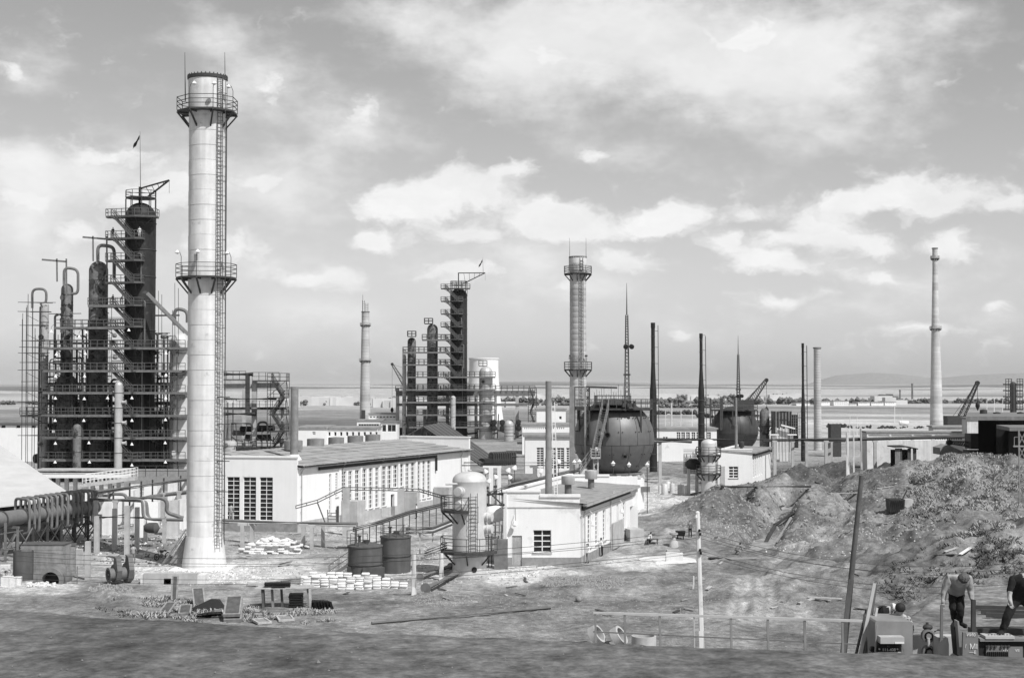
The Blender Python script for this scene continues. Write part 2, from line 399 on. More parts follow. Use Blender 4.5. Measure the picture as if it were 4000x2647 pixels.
def window(parent, O, u, n, s0, s1, z0, z1, nc, nr, glass='glass_dark', frame='paint_white', bar=.06, pane_objs=True, sill=True, deep=.14, skip=()):
 fb = MB(); d0, d1 = -deep-.06, -deep
 for i in range(nc+1):
  s_ = s0+(s1-s0)*i/nc; w = bar if 0 < i < nc else bar*1.3
  a, b = (max(s0, s_-w/2), min(s1, s_+w/2)); fb.obox(O, u, n, a, b, d0, d1, z0, z1)
 for j in range(nr+1):
  z_ = z0+(z1-z0)*j/nr; w = bar if 0 < j < nr else bar*1.3
  fb.obox(O, u, n, s0+.002, s1-.002, d0+.004, d1-.004, max(z0+.002, z_-w/2), min(z1-.002, z_+w/2))
 wo = fb.build('window', frame, parent, smooth=False)
 cells = [(i, j) for i in range(nc) for j in range(nr) if (i, j) not in skip]
 def pane(mb, i, j):
  a = s0+(s1-s0)*i/nc+bar/2; b = s0+(s1-s0)*(i+1)/nc-bar/2; c = z0+(z1-z0)*j/nr+bar/2; d = z0+(z1-z0)*(j+1)/nr-bar/2
  mb.obox(O, u, n, a, b, d0+.018, d0+.03, c, d)
 if pane_objs:
  q = MB(); pane(q, *cells[0]); first = q.build('pane', glass, wo, smooth=False)
  for (i, j) in cells[1:]:
   off = u*((s1-s0)/nc*(i-cells[0][0]))+Vector((0, 0, (z1-z0)/nr*(j-cells[0][1]))); inst(first, wo, off)
 else:
  q = MB()
  for c in cells: pane(q, *c)
  q.build('pane', glass, wo, smooth=False, kind='stuff' if len(cells) > 1 else None)
 if sill:
  q = MB(); q.obox(O, u, n, s0-.08, s1+.08, -.1, .1, z0-.1, z0-.003); q.build('sill', 'concrete', wo, smooth=False)
 return wo
# ------------------------------------------------------------------ people
def person(label, loc, J, R, tone, group=None, hairmat='hair', hair=True, hands=False, head_up=None, facing=None):
 """J: joint -> world point; one skinned surface; tone: material per limb"""
 edges = [('pelvis','chest'),('chest','neck'),('neck','head'),('head','crown'),
    ('chest','shl'),('shl','ell'),('ell','hal'),('hal','fil'),('chest','shr'),('shr','elr'),('elr','har'),('har','fir'),
    ('pelvis','hil'),('hil','knl'),('knl','anl'),('anl','tol'),('pelvis','hir'),('hir','knr'),('knr','anr'),('anr','tor')]
 names = ['pelvis','chest','neck','head','crown','shl','ell','hal','fil','shr','elr','har','fir','hil','knl','anl','tol','hir','knr','anr','tor']
 names = [n_ for n_ in names if n_ in J]; edges = [e for e in edges if e[0] in J and e[1] in J]
 rad = dict(pelvis=.15, chest=.165, neck=.06, head=.1, crown=.085, shl=.075, ell=.05, hal=.036, fil=.03, shr=.075, elr=.05, har=.036, fir=.03,
    hil=.1, knl=.065, anl=.045, tol=.045, hir=.1, knr=.065, anr=.045, tor=.045); rad.update(R or {})
 me = bpy.data.meshes.new('body'); me.from_pydata([tuple(Vector(J[n_])-Vector(loc)) for n_ in names], [(names.index(a), names.index(b)) for a, b in edges], [])
 ob = bpy.data.objects.new('tmp_body', me); COL.objects.link(ob)
 sk = ob.modifiers.new('s', 'SKIN'); sk.use_smooth_shade = True
 for i, n_ in enumerate(names):
  sv = me.skin_vertices[0].data[i]; r = rad[n_]; sv.radius = (r, r*(.8 if n_ in ('chest', 'pelvis') else 1)); sv.use_root = n_ == 'pelvis'
 sub = ob.modifiers.new('d', 'SUBSURF'); sub.levels = 3 if hands else 2; sub.render_levels = 3
 me2 = bpy.data.meshes.new_from_object(ob.evaluated_get(bpy.context.evaluated_depsgraph_get())); me2.name = 'body'
 bpy.data.objects.remove(ob)
 if hands:
  for v in me2.vertices: v.co += v.normal*(.016*mnoise.noise(v.co*9)+.009*mnoise.noise(Vector((v.co.x*26, v.co.y*26, v.co.z*12))))
 ks = sorted(set(tone.values())); me2.materials.clear()
 for k in ks: me2.materials.append(MATS[k])
 segs = []
 for a, b in edges:
  part = {'neck': 'head', 'head': 'head', 'crown': 'head'}.get(b, None)
  if part is None:
   part = 'arm' if b[:2] in ('el', 'sh') else 'fore' if b in ('hal', 'har') else 'hand' if b[:2] == 'fi' else 'shoe' if b[:2] == 'to' else 'leg' if b[:2] in ('hi', 'kn', 'an') else 'torso'
  segs.append((Vector(J[a])-Vector(loc), Vector(J[b])-Vector(loc), part))
 for p in me2.polygons:
  c = p.center; best = None
  for a, b, part in segs:
   d = b-a; t_ = max(0, min(1, (c-a).dot(d)/max(d.length_squared, 1e-9))); q = (c-a-d*t_).length
   if best is None or q < best[0]: best = (q, part)
  p.material_index = ks.index(tone[best[1]]); p.use_smooth = True
 root = thing('person', label, 'person', loc, group)
 bo = bpy.data.objects.new('body', me2); COL.objects.link(bo); bo.parent = root
 if hair and 'crown' in J:
  hd = Vector(J['head']); cr = Vector(J['crown']); ax = (cr-hd).normalized(); r = rad['head']
  back = Vector(facing).normalized()*-1 if facing is not None else Vector((0, 0, 0))
  q = MB(); q.ell((0, 0, 0), 1, 1, 1, *((34, 22) if hands else (14, 9))); nv = []
  A, B = basis(ax)
  for x, y, z in q.v:
   w = Vector((x, y, z)); d = A*w.x+B*w.y+ax*w.z
   k = 1.0+.06*mnoise.noise(d*4)+(.13*mnoise.noise(d*9) if hands else 0)
   if d.dot(ax)*.8+d.dot(back)*.9 < -.05: k *= .78
   nv.append(hd+ax*(r*.45)+back*(r*.14)+d*(r*1.16*k))
  q.v = [tuple(a) for a in nv]; q.build('hair', hairmat, root)
 if hands:
  for sd in 'lr':
   if 'ha'+sd not in J: continue
   ha = Vector(J['ha'+sd]); fi = Vector(J['fi'+sd]); d = (fi-ha).normalized(); A, B = basis(d); q = MB()
   tip = ha+d*.085
   for k, (o, ln) in enumerate(((-.033, .07), (-.011, .085), (.011, .08), (.033, .06))):
    b0 = tip+A*o; b1 = b0+d*ln*.5+B*.004; b2 = b1+d*ln*.35-B*.03; b3 = b2+d*ln*.1-B*.03
    q.path([b0-d*.03, b1, b2, b3], [.011, .0105, .009, .007], 6)
   b0 = ha+d*.02+A*-.035; q.path([b0, b0-A*.025+d*.035-B*.01, b0-A*.022+d*.07-B*.03], [.013, .011, .008], 6)
   q.build('fingers', 'skin', bo)
 return root
TONE = lambda top, leg, shoe='cloth_dark', fore=None: dict(head='skin', torso=top, arm=top, fore=fore or top, hand='skin', leg=leg, shoe=shoe)
def stand(loc, rz=0, h=1.72, walk=.0, lean=0, arms=(.1, .1), crouch=0.0):
 """joints of a figure at loc; local +y is the way it faces"""
 c, s_ = math.cos(rz), math.sin(rz); k = h/1.72
 def W_(x, y, z): return Vector(loc)+Vector((x*c-y*s_, x*s_+y*c, z))*k
 hz = .92-crouch*.55; lean_y = lean
 ch = hz+.42*math.cos(lean); cy = .42*math.sin(lean)*1.1
 nk = ch+.15*math.cos(lean); ny = cy+.15*math.sin(lean)
 J = dict(pelvis=W_(0,0,hz), chest=W_(0,cy,ch), neck=W_(0,ny,nk), head=W_(0,ny+.03+.08*math.sin(lean),nk+.12), crown=W_(0,ny+.05*math.sin(lean),nk+.22))
 for sd, x, a, wk in (('l', -1, arms[0], walk), ('r', 1, arms[1], -walk)):
  sh = (x*.2, cy+.02, ch+.06)
  J['sh'+sd] = W_(*sh); J['el'+sd] = W_(x*.27, sh[1]+a*.25, sh[2]-.29+a*.08); J['ha'+sd] = W_(x*.25, sh[1]+a*.55+.04, sh[2]-.52+a*.3); J['fi'+sd] = W_(x*.24, sh[1]+a*.65+.06, sh[2]-.62+a*.36)
  J['hi'+sd] = W_(x*.1, 0, hz-.07); J['kn'+sd] = W_(x*.12, wk*.5+crouch*.42, (hz-.07)*.52+crouch*.12); J['an'+sd] = W_(x*.12, wk-.03, .08); J['to'+sd] = W_(x*.13, wk+.16, .05)
 return J
# ------------------------------------------------------------------ value noise for terrain
_tab = np.random.RandomState(3).rand(256, 256)
def vnoise(x, y):
 xi = np.floor(x).astype(int); yi = np.floor(y).astype(int); fx = x-xi; fy = y-yi
 fx = fx*fx*(3-2*fx); fy = fy*fy*(3-2*fy)
 a = _tab[xi & 255, yi & 255]; b = _tab[(xi+1) & 255, yi & 255]; c = _tab[xi & 255, (yi+1) & 255]; d = _tab[(xi+1) & 255, (yi+1) & 255]
 return a*(1-fx)*(1-fy)+b*fx*(1-fy)+c*(1-fx)*fy+d*fx*fy
def fbm(x, y, o=4):
 s_ = 0; a = .5
 for i in range(o): s_ = s_+a*(vnoise(x*2**i+17.3*i, y*2**i+5.1*i)-.5)*2; a *= .5
 return s_
# ================================================================== GROUND
# spoil heaps and banks: (photo column, distance, height, half width x, half width y, rotation)
MOUNDS = [(2830,166,4.6,5.6,6.5,.3,1),(2740,172,3.0,4,5,0,1),(2985,177,3.9,3.4,6,.5,1),(3205,168,3.0,5.5,8,-.2,1),(3330,158,1.6,6,9,0,1),(3130,216,4.0,6,7,0,1),(3260,240,3.8,4.4,6,0,1),
 (3065,202,3.2,4,6,0,1),(3312,206,3.1,4.6,5,0,1),(3430,226,2.6,8,6,0,1),(3510,250,2.8,7,6,0,1),(2960,196,2.2,5,5,0,1),(2880,205,1.6,6,5,0,1),(2660,178,1.8,3,5,0,1),(2600,158,.9,5,6,0,1),
 (3720,192,5.6,13,20,0,0),(3560,196,2.6,10,16,.4,0),(3900,172,4.6,11,16,0,0),(3990,188,5.0,10,16,0,0),(3660,140,3.4,11,14,-.3,0),(3830,150,3.8,9,12,.2,0),(3960,116,3.8,9,13,0,0),(3720,113,2.2,8,9,0,0),(3520,112,1.0,7,7,0,0),
 (4200,135,3.2,12,18,0,0),(4300,170,4.5,14,26,0,0),(3420,176,1.6,5,6,0,1),(3620,170,1.6,4,5,0,0),(3540,126,1.5,5,4,0,0),(3850,105,2.2,5,6,0,0),
 (2270,113,.75,3.4,3.0,0,1),(2170,111,.5,2.0,2.2,0,1),(1720,108,.55,3.6,2.2,0,1),(2010,106,.3,3,2,0,1),(420,108,.8,1.6,1.4,0,1),(500,106,.45,2.2,1.4,0,1),(2560,118,.5,4,3.5,0,1),(2900,112,.6,6,5,0,1),(3150,110,.9,8,7,0,1),
 (2440,152,1.0,3.0,4.0,0,1),(2560,146,.8,4,3,0,1),(1050,114,.25,3,1.5,0,1)]
_r = random.Random(21)
for k in range(95):
 px = _r.uniform(2620, 3990); Y = 16.3*F/(_r.uniform(1850, 2330)-1498)
 if px < 2990 and Y < 140: continue
 h = _r.uniform(.25, 1.25)*(1 if Y > 130 else .55); MOUNDS.append((px, Y, h, h*_r.uniform(1.0, 2.2), h*_r.uniform(1.1, 2.6), _r.uniform(0, 3), 1))
MOUNDS = [(M(px-2000, Y), Y, h, rx, ry, ro, ty) for px, Y, h, rx, ry, ro, ty in MOUNDS]
# trenches and cut faces: polyline points (px, py on the flat), half width, depth
TRENCH = [([(3095,1960),(3070,2020),(3010,2080),(2940,2150)], 1.5, 1.6), ([(3290,1900),(3230,1990)], 1.2, .8), ([(3460,2140),(3620,2090)], 1.6, 1.0), ([(3560,2190),(3640,2165)], 1.2, .7)]
TRENCH += [([(3330+d,2050),(3190+d,2120),(3020+d,2190),(2900+d*1.3,2290),(2860+d*1.6,2420)], .3, .16) for d in (0, 26, 70, 98)]+[([(2500,2230+d),(2750,2255+d),(3000,2330+d),(3230,2440+d)], .25, .12) for d in (0, 14)]+[([(700,2330+d),(1300,2350+d*1.1),(1900,2330+d)], .25, .1) for d in (0, 22)]
TRENCH = [([tuple(G(*q)[:2]) for q in pts], w, d) for pts, w, d in TRENCH]
def hgt(x, y, fine=True):
 x = np.asarray(x, float); y = np.asarray(y, float)
 rough = np.clip((x-2)/14, 0, 1)*np.clip((330-y)/80, 0, 1)
 wx = x+1.4*fbm(x*.16, y*.16, 3)*1.4; wy = y+1.4*fbm(x*.16+40, y*.16+11, 3)*1.4
 z = np.zeros_like(x)
 for mx, my, h, rx, ry, ro, ty in MOUNDS:
  c, s = math.cos(ro), math.sin(ro); dx = (wx-mx); dy = (wy-my); a = (dx*c+dy*s)/rx; b = (-dx*s+dy*c)/ry
  d2 = a*a+b*b; g = np.exp(-d2*1.05) if ty == 0 else np.exp(-np.power(d2+1e-9, .75)*1.25)
  z = z+(h*g)**2.6
 z = z**(1/2.6)
 big = np.clip(z/2.0, 0, 1)
 z = z+rough*.42*fbm(x*.12, y*.12, 4)+(.16+.55*big+.16*rough)*fbm(x*.4, y*.4, 4)+(.07+.13*big)*fbm(x*1.5, y*1.5, 3)
 if fine: z = z-(.05+.5*big)*np.abs(fbm(x*.55+3, y*.3+8, 3))
 r2 = np.clip((x/np.maximum(y, 1)-.16)/.05, 0, 1)*np.clip((y-98)/12, 0, 1)*np.clip((262-y)/30, 0, 1)
 z = z+r2*(1.25*(.5-np.abs(fbm(x*.17+50, y*.1+9, 3))*1.6)+.7*(.4-np.abs(fbm(x*.42+5, y*.24, 3))*1.5))
 for pts, w, dp in TRENCH:
  dm = np.full_like(x, 1e9)
  for (ax, ay), (bx, by) in zip(pts, pts[1:]):
   ux, uy = bx-ax, by-ay; t = np.clip(((x-ax)*ux+(y-ay)*uy)/(ux*ux+uy*uy), 0, 1)
   dm = np.minimum(dm, np.hypot(x-ax-t*ux, y-ay-t*uy))
  z = z-dp*np.clip(1.5-dm/w, 0, 1)
 # levelled yards under the buildings stay flat
 yard = np.clip((1-x)/3+0.6, 0, 1)*.75
 z = z*(1-yard*np.clip(1-np.abs(z)/.6, 0, 1)*.5)
 edge = np.clip((310-y)/20, 0, 1)
 return z*edge
def sheet(name, vs, fs, tone, material, kind='structure', smooth=True):
 me = bpy.data.meshes.new(name); me.vertices.add(len(vs)); me.vertices.foreach_set('co', np.asarray(vs, np.float32).ravel())
 fs = np.asarray(fs, np.int32); n = len(fs); me.loops.add(n*4); me.polygons.add(n)
 me.loops.foreach_set('vertex_index', fs.ravel()); me.polygons.foreach_set('loop_start', np.arange(0, n*4, 4, dtype=np.int32)); me.polygons.foreach_set('loop_total', np.full(n, 4, np.int32))
 me.update(calc_edges=True); me.validate()
 at = me.attributes.new('tone', 'FLOAT', 'POINT'); at.data.foreach_set('value', np.asarray(tone, np.float32))
 me.shade_smooth(); me.materials.append(material)
 o = bpy.data.objects.new(name, me); COL.objects.link(o); o['kind'] = kind; return o
def gridfaces(nr, nc):
 i = np.arange(nr-1)[:, None]*nc+np.arange(nc-1)[None, :]; return np.stack([i, i+1, i+nc+1, i+nc], -1).reshape(-1, 4)
def ground_mat(name, fine=5.0, bump=.35, stones=True):
 m = bpy.data.materials.new(name); m.use_nodes = True; t = m.node_tree; N = t.nodes; L = t.links; b = N['Principled BSDF']
 b.inputs['Roughness'].default_value = .95; b.inputs['Specular IOR Level'].default_value = .1
 a = N.new('ShaderNodeAttribute'); a.attribute_name = 'tone'; g = N.new('ShaderNodeNewGeometry')
 def nz(sc, det, lo, hi, a0=.28, a1=.72):
  n = N.new('ShaderNodeTexNoise'); n.inputs['Scale'].default_value = sc; n.inputs['Detail'].default_value = det; n.inputs['Roughness'].default_value = .65
  L.new(g.outputs['Position'], n.inputs['Vector']); r = N.new('ShaderNodeMapRange'); L.new(n.outputs['Fac'], r.inputs[0])
  r.inputs[1].default_value = a0; r.inputs[2].default_value = a1; r.inputs[3].default_value = lo; r.inputs[4].default_value = hi; return n, r.outputs[0]
 def mul(x, y):
  q = N.new('ShaderNodeMath'); q.operation = 'MULTIPLY'; L.new(x, q.inputs[0]); L.new(y, q.inputs[1]); return q.outputs[0]
 n1, r1 = nz(.35, 6, .66, 1.32); n2, r2 = nz(1.7, 8, .5, 1.5); n3, r3 = nz(fine*2, 4, .65, 1.35)
 c = mul(mul(mul(a.outputs['Fac'], r1), r2), r3)
 if stones:
  v = N.new('ShaderNodeTexVoronoi'); v.inputs['Scale'].default_value = 1.3; L.new(g.outputs['Position'], v.inputs['Vector'])
  r = N.new('ShaderNodeMapRange'); L.new(v.outputs['Distance'], r.inputs[0]); r.inputs[1].default_value = .08; r.inputs[2].default_value = .16; r.inputs[3].default_value = 1.7; r.inputs[4].default_value = 1
  c = mul(c, r.outputs[0])
 mn = N.new('ShaderNodeMath'); mn.operation = 'MINIMUM'; L.new(c, mn.inputs[0]); mn.inputs[1].default_value = .72
 L.new(mn.outputs[0], b.inputs['Base Color'])
 bp = N.new('ShaderNodeBump'); bp.inputs['Strength'].default_value = bump; bp.inputs['Distance'].default_value = .25; L.new(n2.outputs['Fac'], bp.inputs['Height']); L.new(bp.outputs[0], b.inputs['Normal'])
 return m
GM = ground_mat('earth')
# ---- near terrain
pxs = np.arange(-950, 4960, 9.5); Ys = np.geomspace(46, 318, 430)
XX = (pxs[None, :]-2000)/F*Ys[:, None]; YY = np.repeat(Ys[:, None], len(pxs), 1); ZZ = hgt(XX, YY)
def hgrid(x, y):
 """height read off the terrain mesh"""
 x = np.asarray(x, float); y = np.asarray(y, float)
 i = np.clip(np.log(np.clip(y, 46.01, 317.9)/46)/math.log(318/46)*(len(Ys)-1), 0, len(Ys)-1.001); j = np.clip((2000+F*x/np.maximum(y, 1)-pxs[0])/9.5, 0, len(pxs)-1.001)
 a, b = i.astype(int), j.astype(int); f, g = i-a, j-b
 return np.where(y > 317.9, 0, ZZ[a, b]*(1-f)*(1-g)+ZZ[a+1, b]*f*(1-g)+ZZ[a, b+1]*(1-f)*g+ZZ[a+1, b+1]*f*g)
def hz(x, y): return float(hgrid(x, y))
def GT(px, py):
 """ground point seen at a photo pixel (marching the terrain)"""
 a, b = ray(px, py); g = G(px, py); Y = g.y
 ys = np.linspace(max(48, Y*.72), Y*1.02, 160); zz = hgrid(a*ys, ys); zr = H+b*ys
 k = np.where(zr <= zz)[0]
 y = ys[k[0]] if len(k) else Y
 return Vector((a*y, y, hz(a*y, y)))
PX = np.repeat(pxs[None, :], len(Ys), 0); PY = 1498+16.3*F/YY
tone = np.full_like(XX, .25)+.07*fbm(XX*.07, YY*.07, 3)
def zone(px, py, rx, ry, v, k=1.0, warp=.5):
 global tone
 d = np.hypot((PX-px)/rx, (PY-py)/ry)+warp*fbm(XX*.3, YY*.3, 4); w = np.clip((1.15-d)/.4, 0, 1)*k; tone = tone*(1-w)+v*w
zone(1500, 2150, 1500, 160, .34, .7); zone(830, 2240, 330, 40, .62); zone(500, 2180, 200, 30, .40); zone(2080, 2240, 190, 40, .66); zone(2480, 2200, 130, 34, .62); zone(2700, 2150, 120, 30, .40)
zone(1700, 2160, 330, 90, .45, .8); zone(1450, 2090, 240, 50, .42, .7); zone(2560, 1960, 190, 45, .6); zone(2600, 1900, 120, 30, .5); zone(2760, 1975, 90, 26, .5, .8)
zone(1150, 2210, 150, 40, .5, .8); zone(140, 2290, 190, 24, .55, .8); zone(700, 2330, 330, 50, .33, .8); zone(2700, 2330, 700, 80, .27, .8); zone(3000, 2240, 300, 60, .28, .8)
zone(2270, 2280, 190, 34, .15, .9, .35); zone(1720, 2350, 130, 26, .19, .8); zone(400, 2300, 90, 26, .13, .8)
zone(2990, 1960, 90, 95, .5, .9, .3); zone(2830, 2000, 170, 60, .2, .8); zone(3130, 1880, 240, 60, .17, .8); zone(3300, 1830, 260, 40, .13, .8); zone(3500, 1870, 300, 35, .12, .9); zone(3090, 1800, 250, 30, .15, .8)
zone(3250, 2080, 190, 60, .27, .7); zone(3620, 2020, 150, 60, .4, .7); zone(3560, 2140, 120, 30, .12, .9); zone(3700, 2190, 400, 50, .26, .8); zone(3750, 2110, 260, 35, .42, .8); zone(3850, 2010, 300, 60, .38, .7); zone(3900, 1960, 160, 40, .16, .7); zone(3850, 2270, 240, 70, .26, .8); zone(3600, 2080, 420, 130, .36, .45)
zone(2000, 1880, 700, 30, .4, .6); zone(420, 1960, 420, 70, .5, .7); zone(600, 2070, 240, 50, .36, .7); zone(3000, 1790, 1200, 20, .3, .5)
for pts, w_, d_ in TRENCH[4:]:
 for (ax, ay), (bx, by) in zip(pts, pts[1:]):
  ux, uy = bx-ax, by-ay; t_ = np.clip(((XX-ax)*ux+(YY-ay)*uy)/(ux*ux+uy*uy), 0, 1); w = np.clip(1.6-np.hypot(XX-ax-t_*ux, YY-ay-t_*uy)/w_/1.6, 0, 1)*.45; tone = tone*(1-w)+.42*w
tone = tone*(1+.55*fbm(XX*.22+5, YY*.16, 5))*(1+.35*fbm(XX*.9, YY*.6, 3))
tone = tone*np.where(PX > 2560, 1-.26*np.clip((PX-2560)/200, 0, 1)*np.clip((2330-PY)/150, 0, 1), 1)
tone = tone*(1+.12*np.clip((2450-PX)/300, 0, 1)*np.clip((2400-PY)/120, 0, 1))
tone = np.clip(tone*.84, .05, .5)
w = np.clip((YY-262)/50, 0, 1); tone = tone*(1-w)+.29*w
v_ = np.stack([XX, YY, ZZ], -1).reshape(-1, 3)
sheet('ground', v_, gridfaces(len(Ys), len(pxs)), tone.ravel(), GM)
# ---- the plain and the hills, all round to the horizon
ang = np.concatenate([np.linspace(-math.pi, -.5, 40, endpoint=False), np.linspace(-.5, .5, 300, endpoint=False), np.linspace(.5, math.pi, 41)])
rad = np.concatenate([[.5, 45], np.geomspace(322, 15500, 190), [19000, 26000, 40000, 70000, 110000]])
A_, R_ = np.meshgrid(ang, rad); x_ = np.sin(A_)*R_; y_ = np.cos(A_)*R_
q_ = 2000+F*np.tan(np.clip(A_, -1.2, 1.2)); n_ = fbm(A_*30, R_/3500, 3)
skyB = np.interp(q_, [-2000,0,900,1400,1850,2200,2490,2800,3200,4000,6000], [1506,1512,1511,1504,1490,1489,1493,1500,1501,1498,1500])
skyC = np.interp(q_, [-2000,3090,3200,3260,3400,3520,3650,3800,4000,4300,6000], [1520,1520,1484,1468,1457,1463,1478,1466,1458,1462,1490])
zB = 16.3+(1498-skyB)/F*9000; zC = 16.3+(1498-skyC)/F*12500
zf = np.maximum(zB+3*n_, 0)*np.exp(-((R_-9000)/1900)**2)+np.maximum(zC+6*n_, 0)*np.exp(-((R_-12500)/1500)**2)
zf = zf+np.clip((R_-900)/3000, 0, 1)*(6*fbm(x_/900, y_/900, 3))*np.exp(-((R_-4500)/3000)**2)
for rr, pyb, am, ww in ((3300, 1521, 5, 500), (4600, 1513, 6, 700), (6400, 1508, 6, 800)):
 zf = zf+np.maximum(16.3+(1498-pyb+am*fbm(A_*14+rr, R_*0+rr, 3)*1.6)/F*rr, 0)*np.exp(-((R_-rr)/ww)**2)
zf = np.where(R_ < 318, -1.2, zf-.03)
far_t = .25+.22*fbm(x_/500+3, y_/260, 3)
st = vnoise(x_/1500+9, np.log(np.maximum(y_, 100))*7); w = np.clip((R_-700)/500, 0, 1); far_t = far_t*(1-w)+w*np.interp(st, [.3, .42, .5, .6, .7], [.17, .2, .26, .34, .42])
PYf = 1498+16.3*F/np.maximum(R_, 100)
for lo, hi, v in ((1700, 1760, .34), (1655, 1700, .46), (1632, 1655, .55), (1612, 1622, .5), (1596, 1606, .30), (1586, 1594, .16)):
 w = np.clip(np.minimum(PYf-lo, hi-PYf)/6+.5, 0, 1)*np.clip((q_+200*n_-2350)/500, 0, 1)*.85; far_t = far_t*(1-w)+v*w
sheet('plain', np.stack([x_, y_, zf], -1).reshape(-1, 3), gridfaces(len(rad), len(ang)), np.clip(far_t*(1-np.clip((R_-7500)/2500, 0, 1))+.27*np.clip((R_-7500)/2500, 0, 1), .12, .5).ravel(), ground_mat('fields', .02, 0, False))
# ---- the earth bank the photograph is taken from, with the track behind its crest
pc = np.arange(-1500, 5500, 16.0)
bt = np.concatenate([np.linspace(12, 24, 12), np.linspace(24.2, 36, 70), np.linspace(36.2, 48, 60), np.linspace(48.5, 82, 50)])
Pp, Yb = np.meshgrid(pc, bt); Xb = (Pp-2000)/F*Yb
pyE = 2377+.0685*np.clip(Pp, -600, 4600)-6e-6*np.clip(Pp, -600, 4600)**2
Ye = 5.5*F/(pyE-1498)
Ye = Ye+.35*fbm(Pp*.004, Pp*.004+3, 2)
top = 10.8-.012*np.clip(Ye-2-Yb, 0, 30)+.03*fbm(Xb*.5, Yb*.5, 3)+.008*fbm(Xb*2.2, Yb*1.4, 4)
wp = np.clip((Pp-2050)/160, 0, 1)
ype = np.interp(Pp, [2050, 3400, 3500, 3700, 5000], [37.2, 37.4, 42, 49, 50])
plat = 9.25+.05*fbm(Xb*.6, Yb*.6, 3)+.12*np.clip((Pp-3700)/300, 0, 1)
low = -1.5
slope_r = plat-np.clip(Yb-ype, 0, 40)*.95
slope_l = 10.6-np.clip(Yb-Ye, 0, 60)*.75
back = np.where(wp > 0, slope_r*wp+slope_l*(1-wp), slope_l)
t_ = np.clip((Yb-Ye)/.9, 0, 1); t_ = t_*t_*(3-2*t_)
Zb = np.where(Yb < Ye, top, np.minimum(top*(1-t_)+np.minimum(back, 10.75)*t_, top)); Zb = np.maximum(Zb, low)
tb = np.where(Yb < Ye+.4, .12+.05*fbm(Xb*.25, Yb*.12, 3), .2+.08*fbm(Xb*.3, Yb*.3, 3))
BM = ground_mat('bank_earth', 3.0, .25, False)
t = BM.node_tree; N = t.nodes; L = t.links; b = N['Principled BSDF']; src = b.inputs['Base Color'].links[0].from_socket
g = N.new('ShaderNodeNewGeometry'); mp = N.new('ShaderNodeMapping'); mp.inputs['Scale'].default_value = (.8, .7, 1); mp.inputs['Rotation'].default_value = (0, 0, .25); L.new(g.outputs['Position'], mp.inputs[0])
n = N.new('ShaderNodeTexNoise'); n.inputs['Scale'].default_value = 1.6; n.inputs['Detail'].default_value = 7; n.inputs['Roughness'].default_value = .7; L.new(mp.outputs[0], n.inputs['Vector'])
r = N.new('ShaderNodeMapRange'); L.new(n.outputs['Fac'], r.inputs[0]); r.inputs[1].default_value = .3; r.inputs[2].default_value = .75; r.inputs[3].default_value = .75; r.inputs[4].default_value = 1.35
mm = N.new('ShaderNodeMath'); mm.operation = 'MULTIPLY'; L.new(src, mm.inputs[0]); L.new(r.outputs[0], mm.inputs[1]); L.new(mm.outputs[0], b.inputs['Base Color'])
sheet('embankment', np.stack([Xb, Yb, Zb], -1).reshape(-1, 3), gridfaces(len(bt), len(pc)), np.clip(tb, .06, .6).ravel(), BM)
def bank_z(px, Y): # height of the track behind the crest
 return 9.25+.12*max(0, min(1, (px-3700)/300))
# ---- haze: one closed box of pale air
hb = MB(); hb.box((0, 0, -4), 236000, 236000, 146); ho = hb.build('haze', 'concrete', None, smooth=False, kind='stuff')
hm = bpy.data.materials.new('haze'); hm.use_nodes = True; nt = hm.node_tree; nt.nodes.clear()
pv = nt.nodes.new('ShaderNodeVolumePrincipled'); pv.inputs['Density'].default_value = 2.6e-5; pv.inputs['Color'].default_value = (.98, .98, .98, 1); pv.inputs['Anisotropy'].default_value = 0
om = nt.nodes.new('ShaderNodeOutputMaterial'); nt.links.new(pv.outputs[0], om.inputs['Volume']); ho.data.materials.clear(); ho.data.materials.append(hm)
q = MB(); _r = random.Random(5)
for i in range(190):
 px = _r.uniform(-50, 4050); Y = _r.uniform(25.5, 31.5 if px > 800 else 33.5); x = (px-2000)/F*Y; s_ = _r.uniform(.008, .03) if i > 6 else _r.uniform(.04, .07); z = 10.8-.012*max(0, 29-Y)
 if px > 2600 and Y > 28.5: continue
 q._add([(x+s_*a*_r.uniform(.6, 1.3), Y+s_*b*_r.uniform(.6, 1.3), z+s_*c*_r.uniform(.5, 1)) for a, b, c in ((-1,0,-.3),(0,-1,-.3),(1,0,-.3),(0,1,-.3),(.1,.1,.9))], [(0,1,4),(1,2,4),(2,3,4),(3,0,4)])
q.build('pebbles', 'concrete_dark', None, smooth=False, kind='stuff')
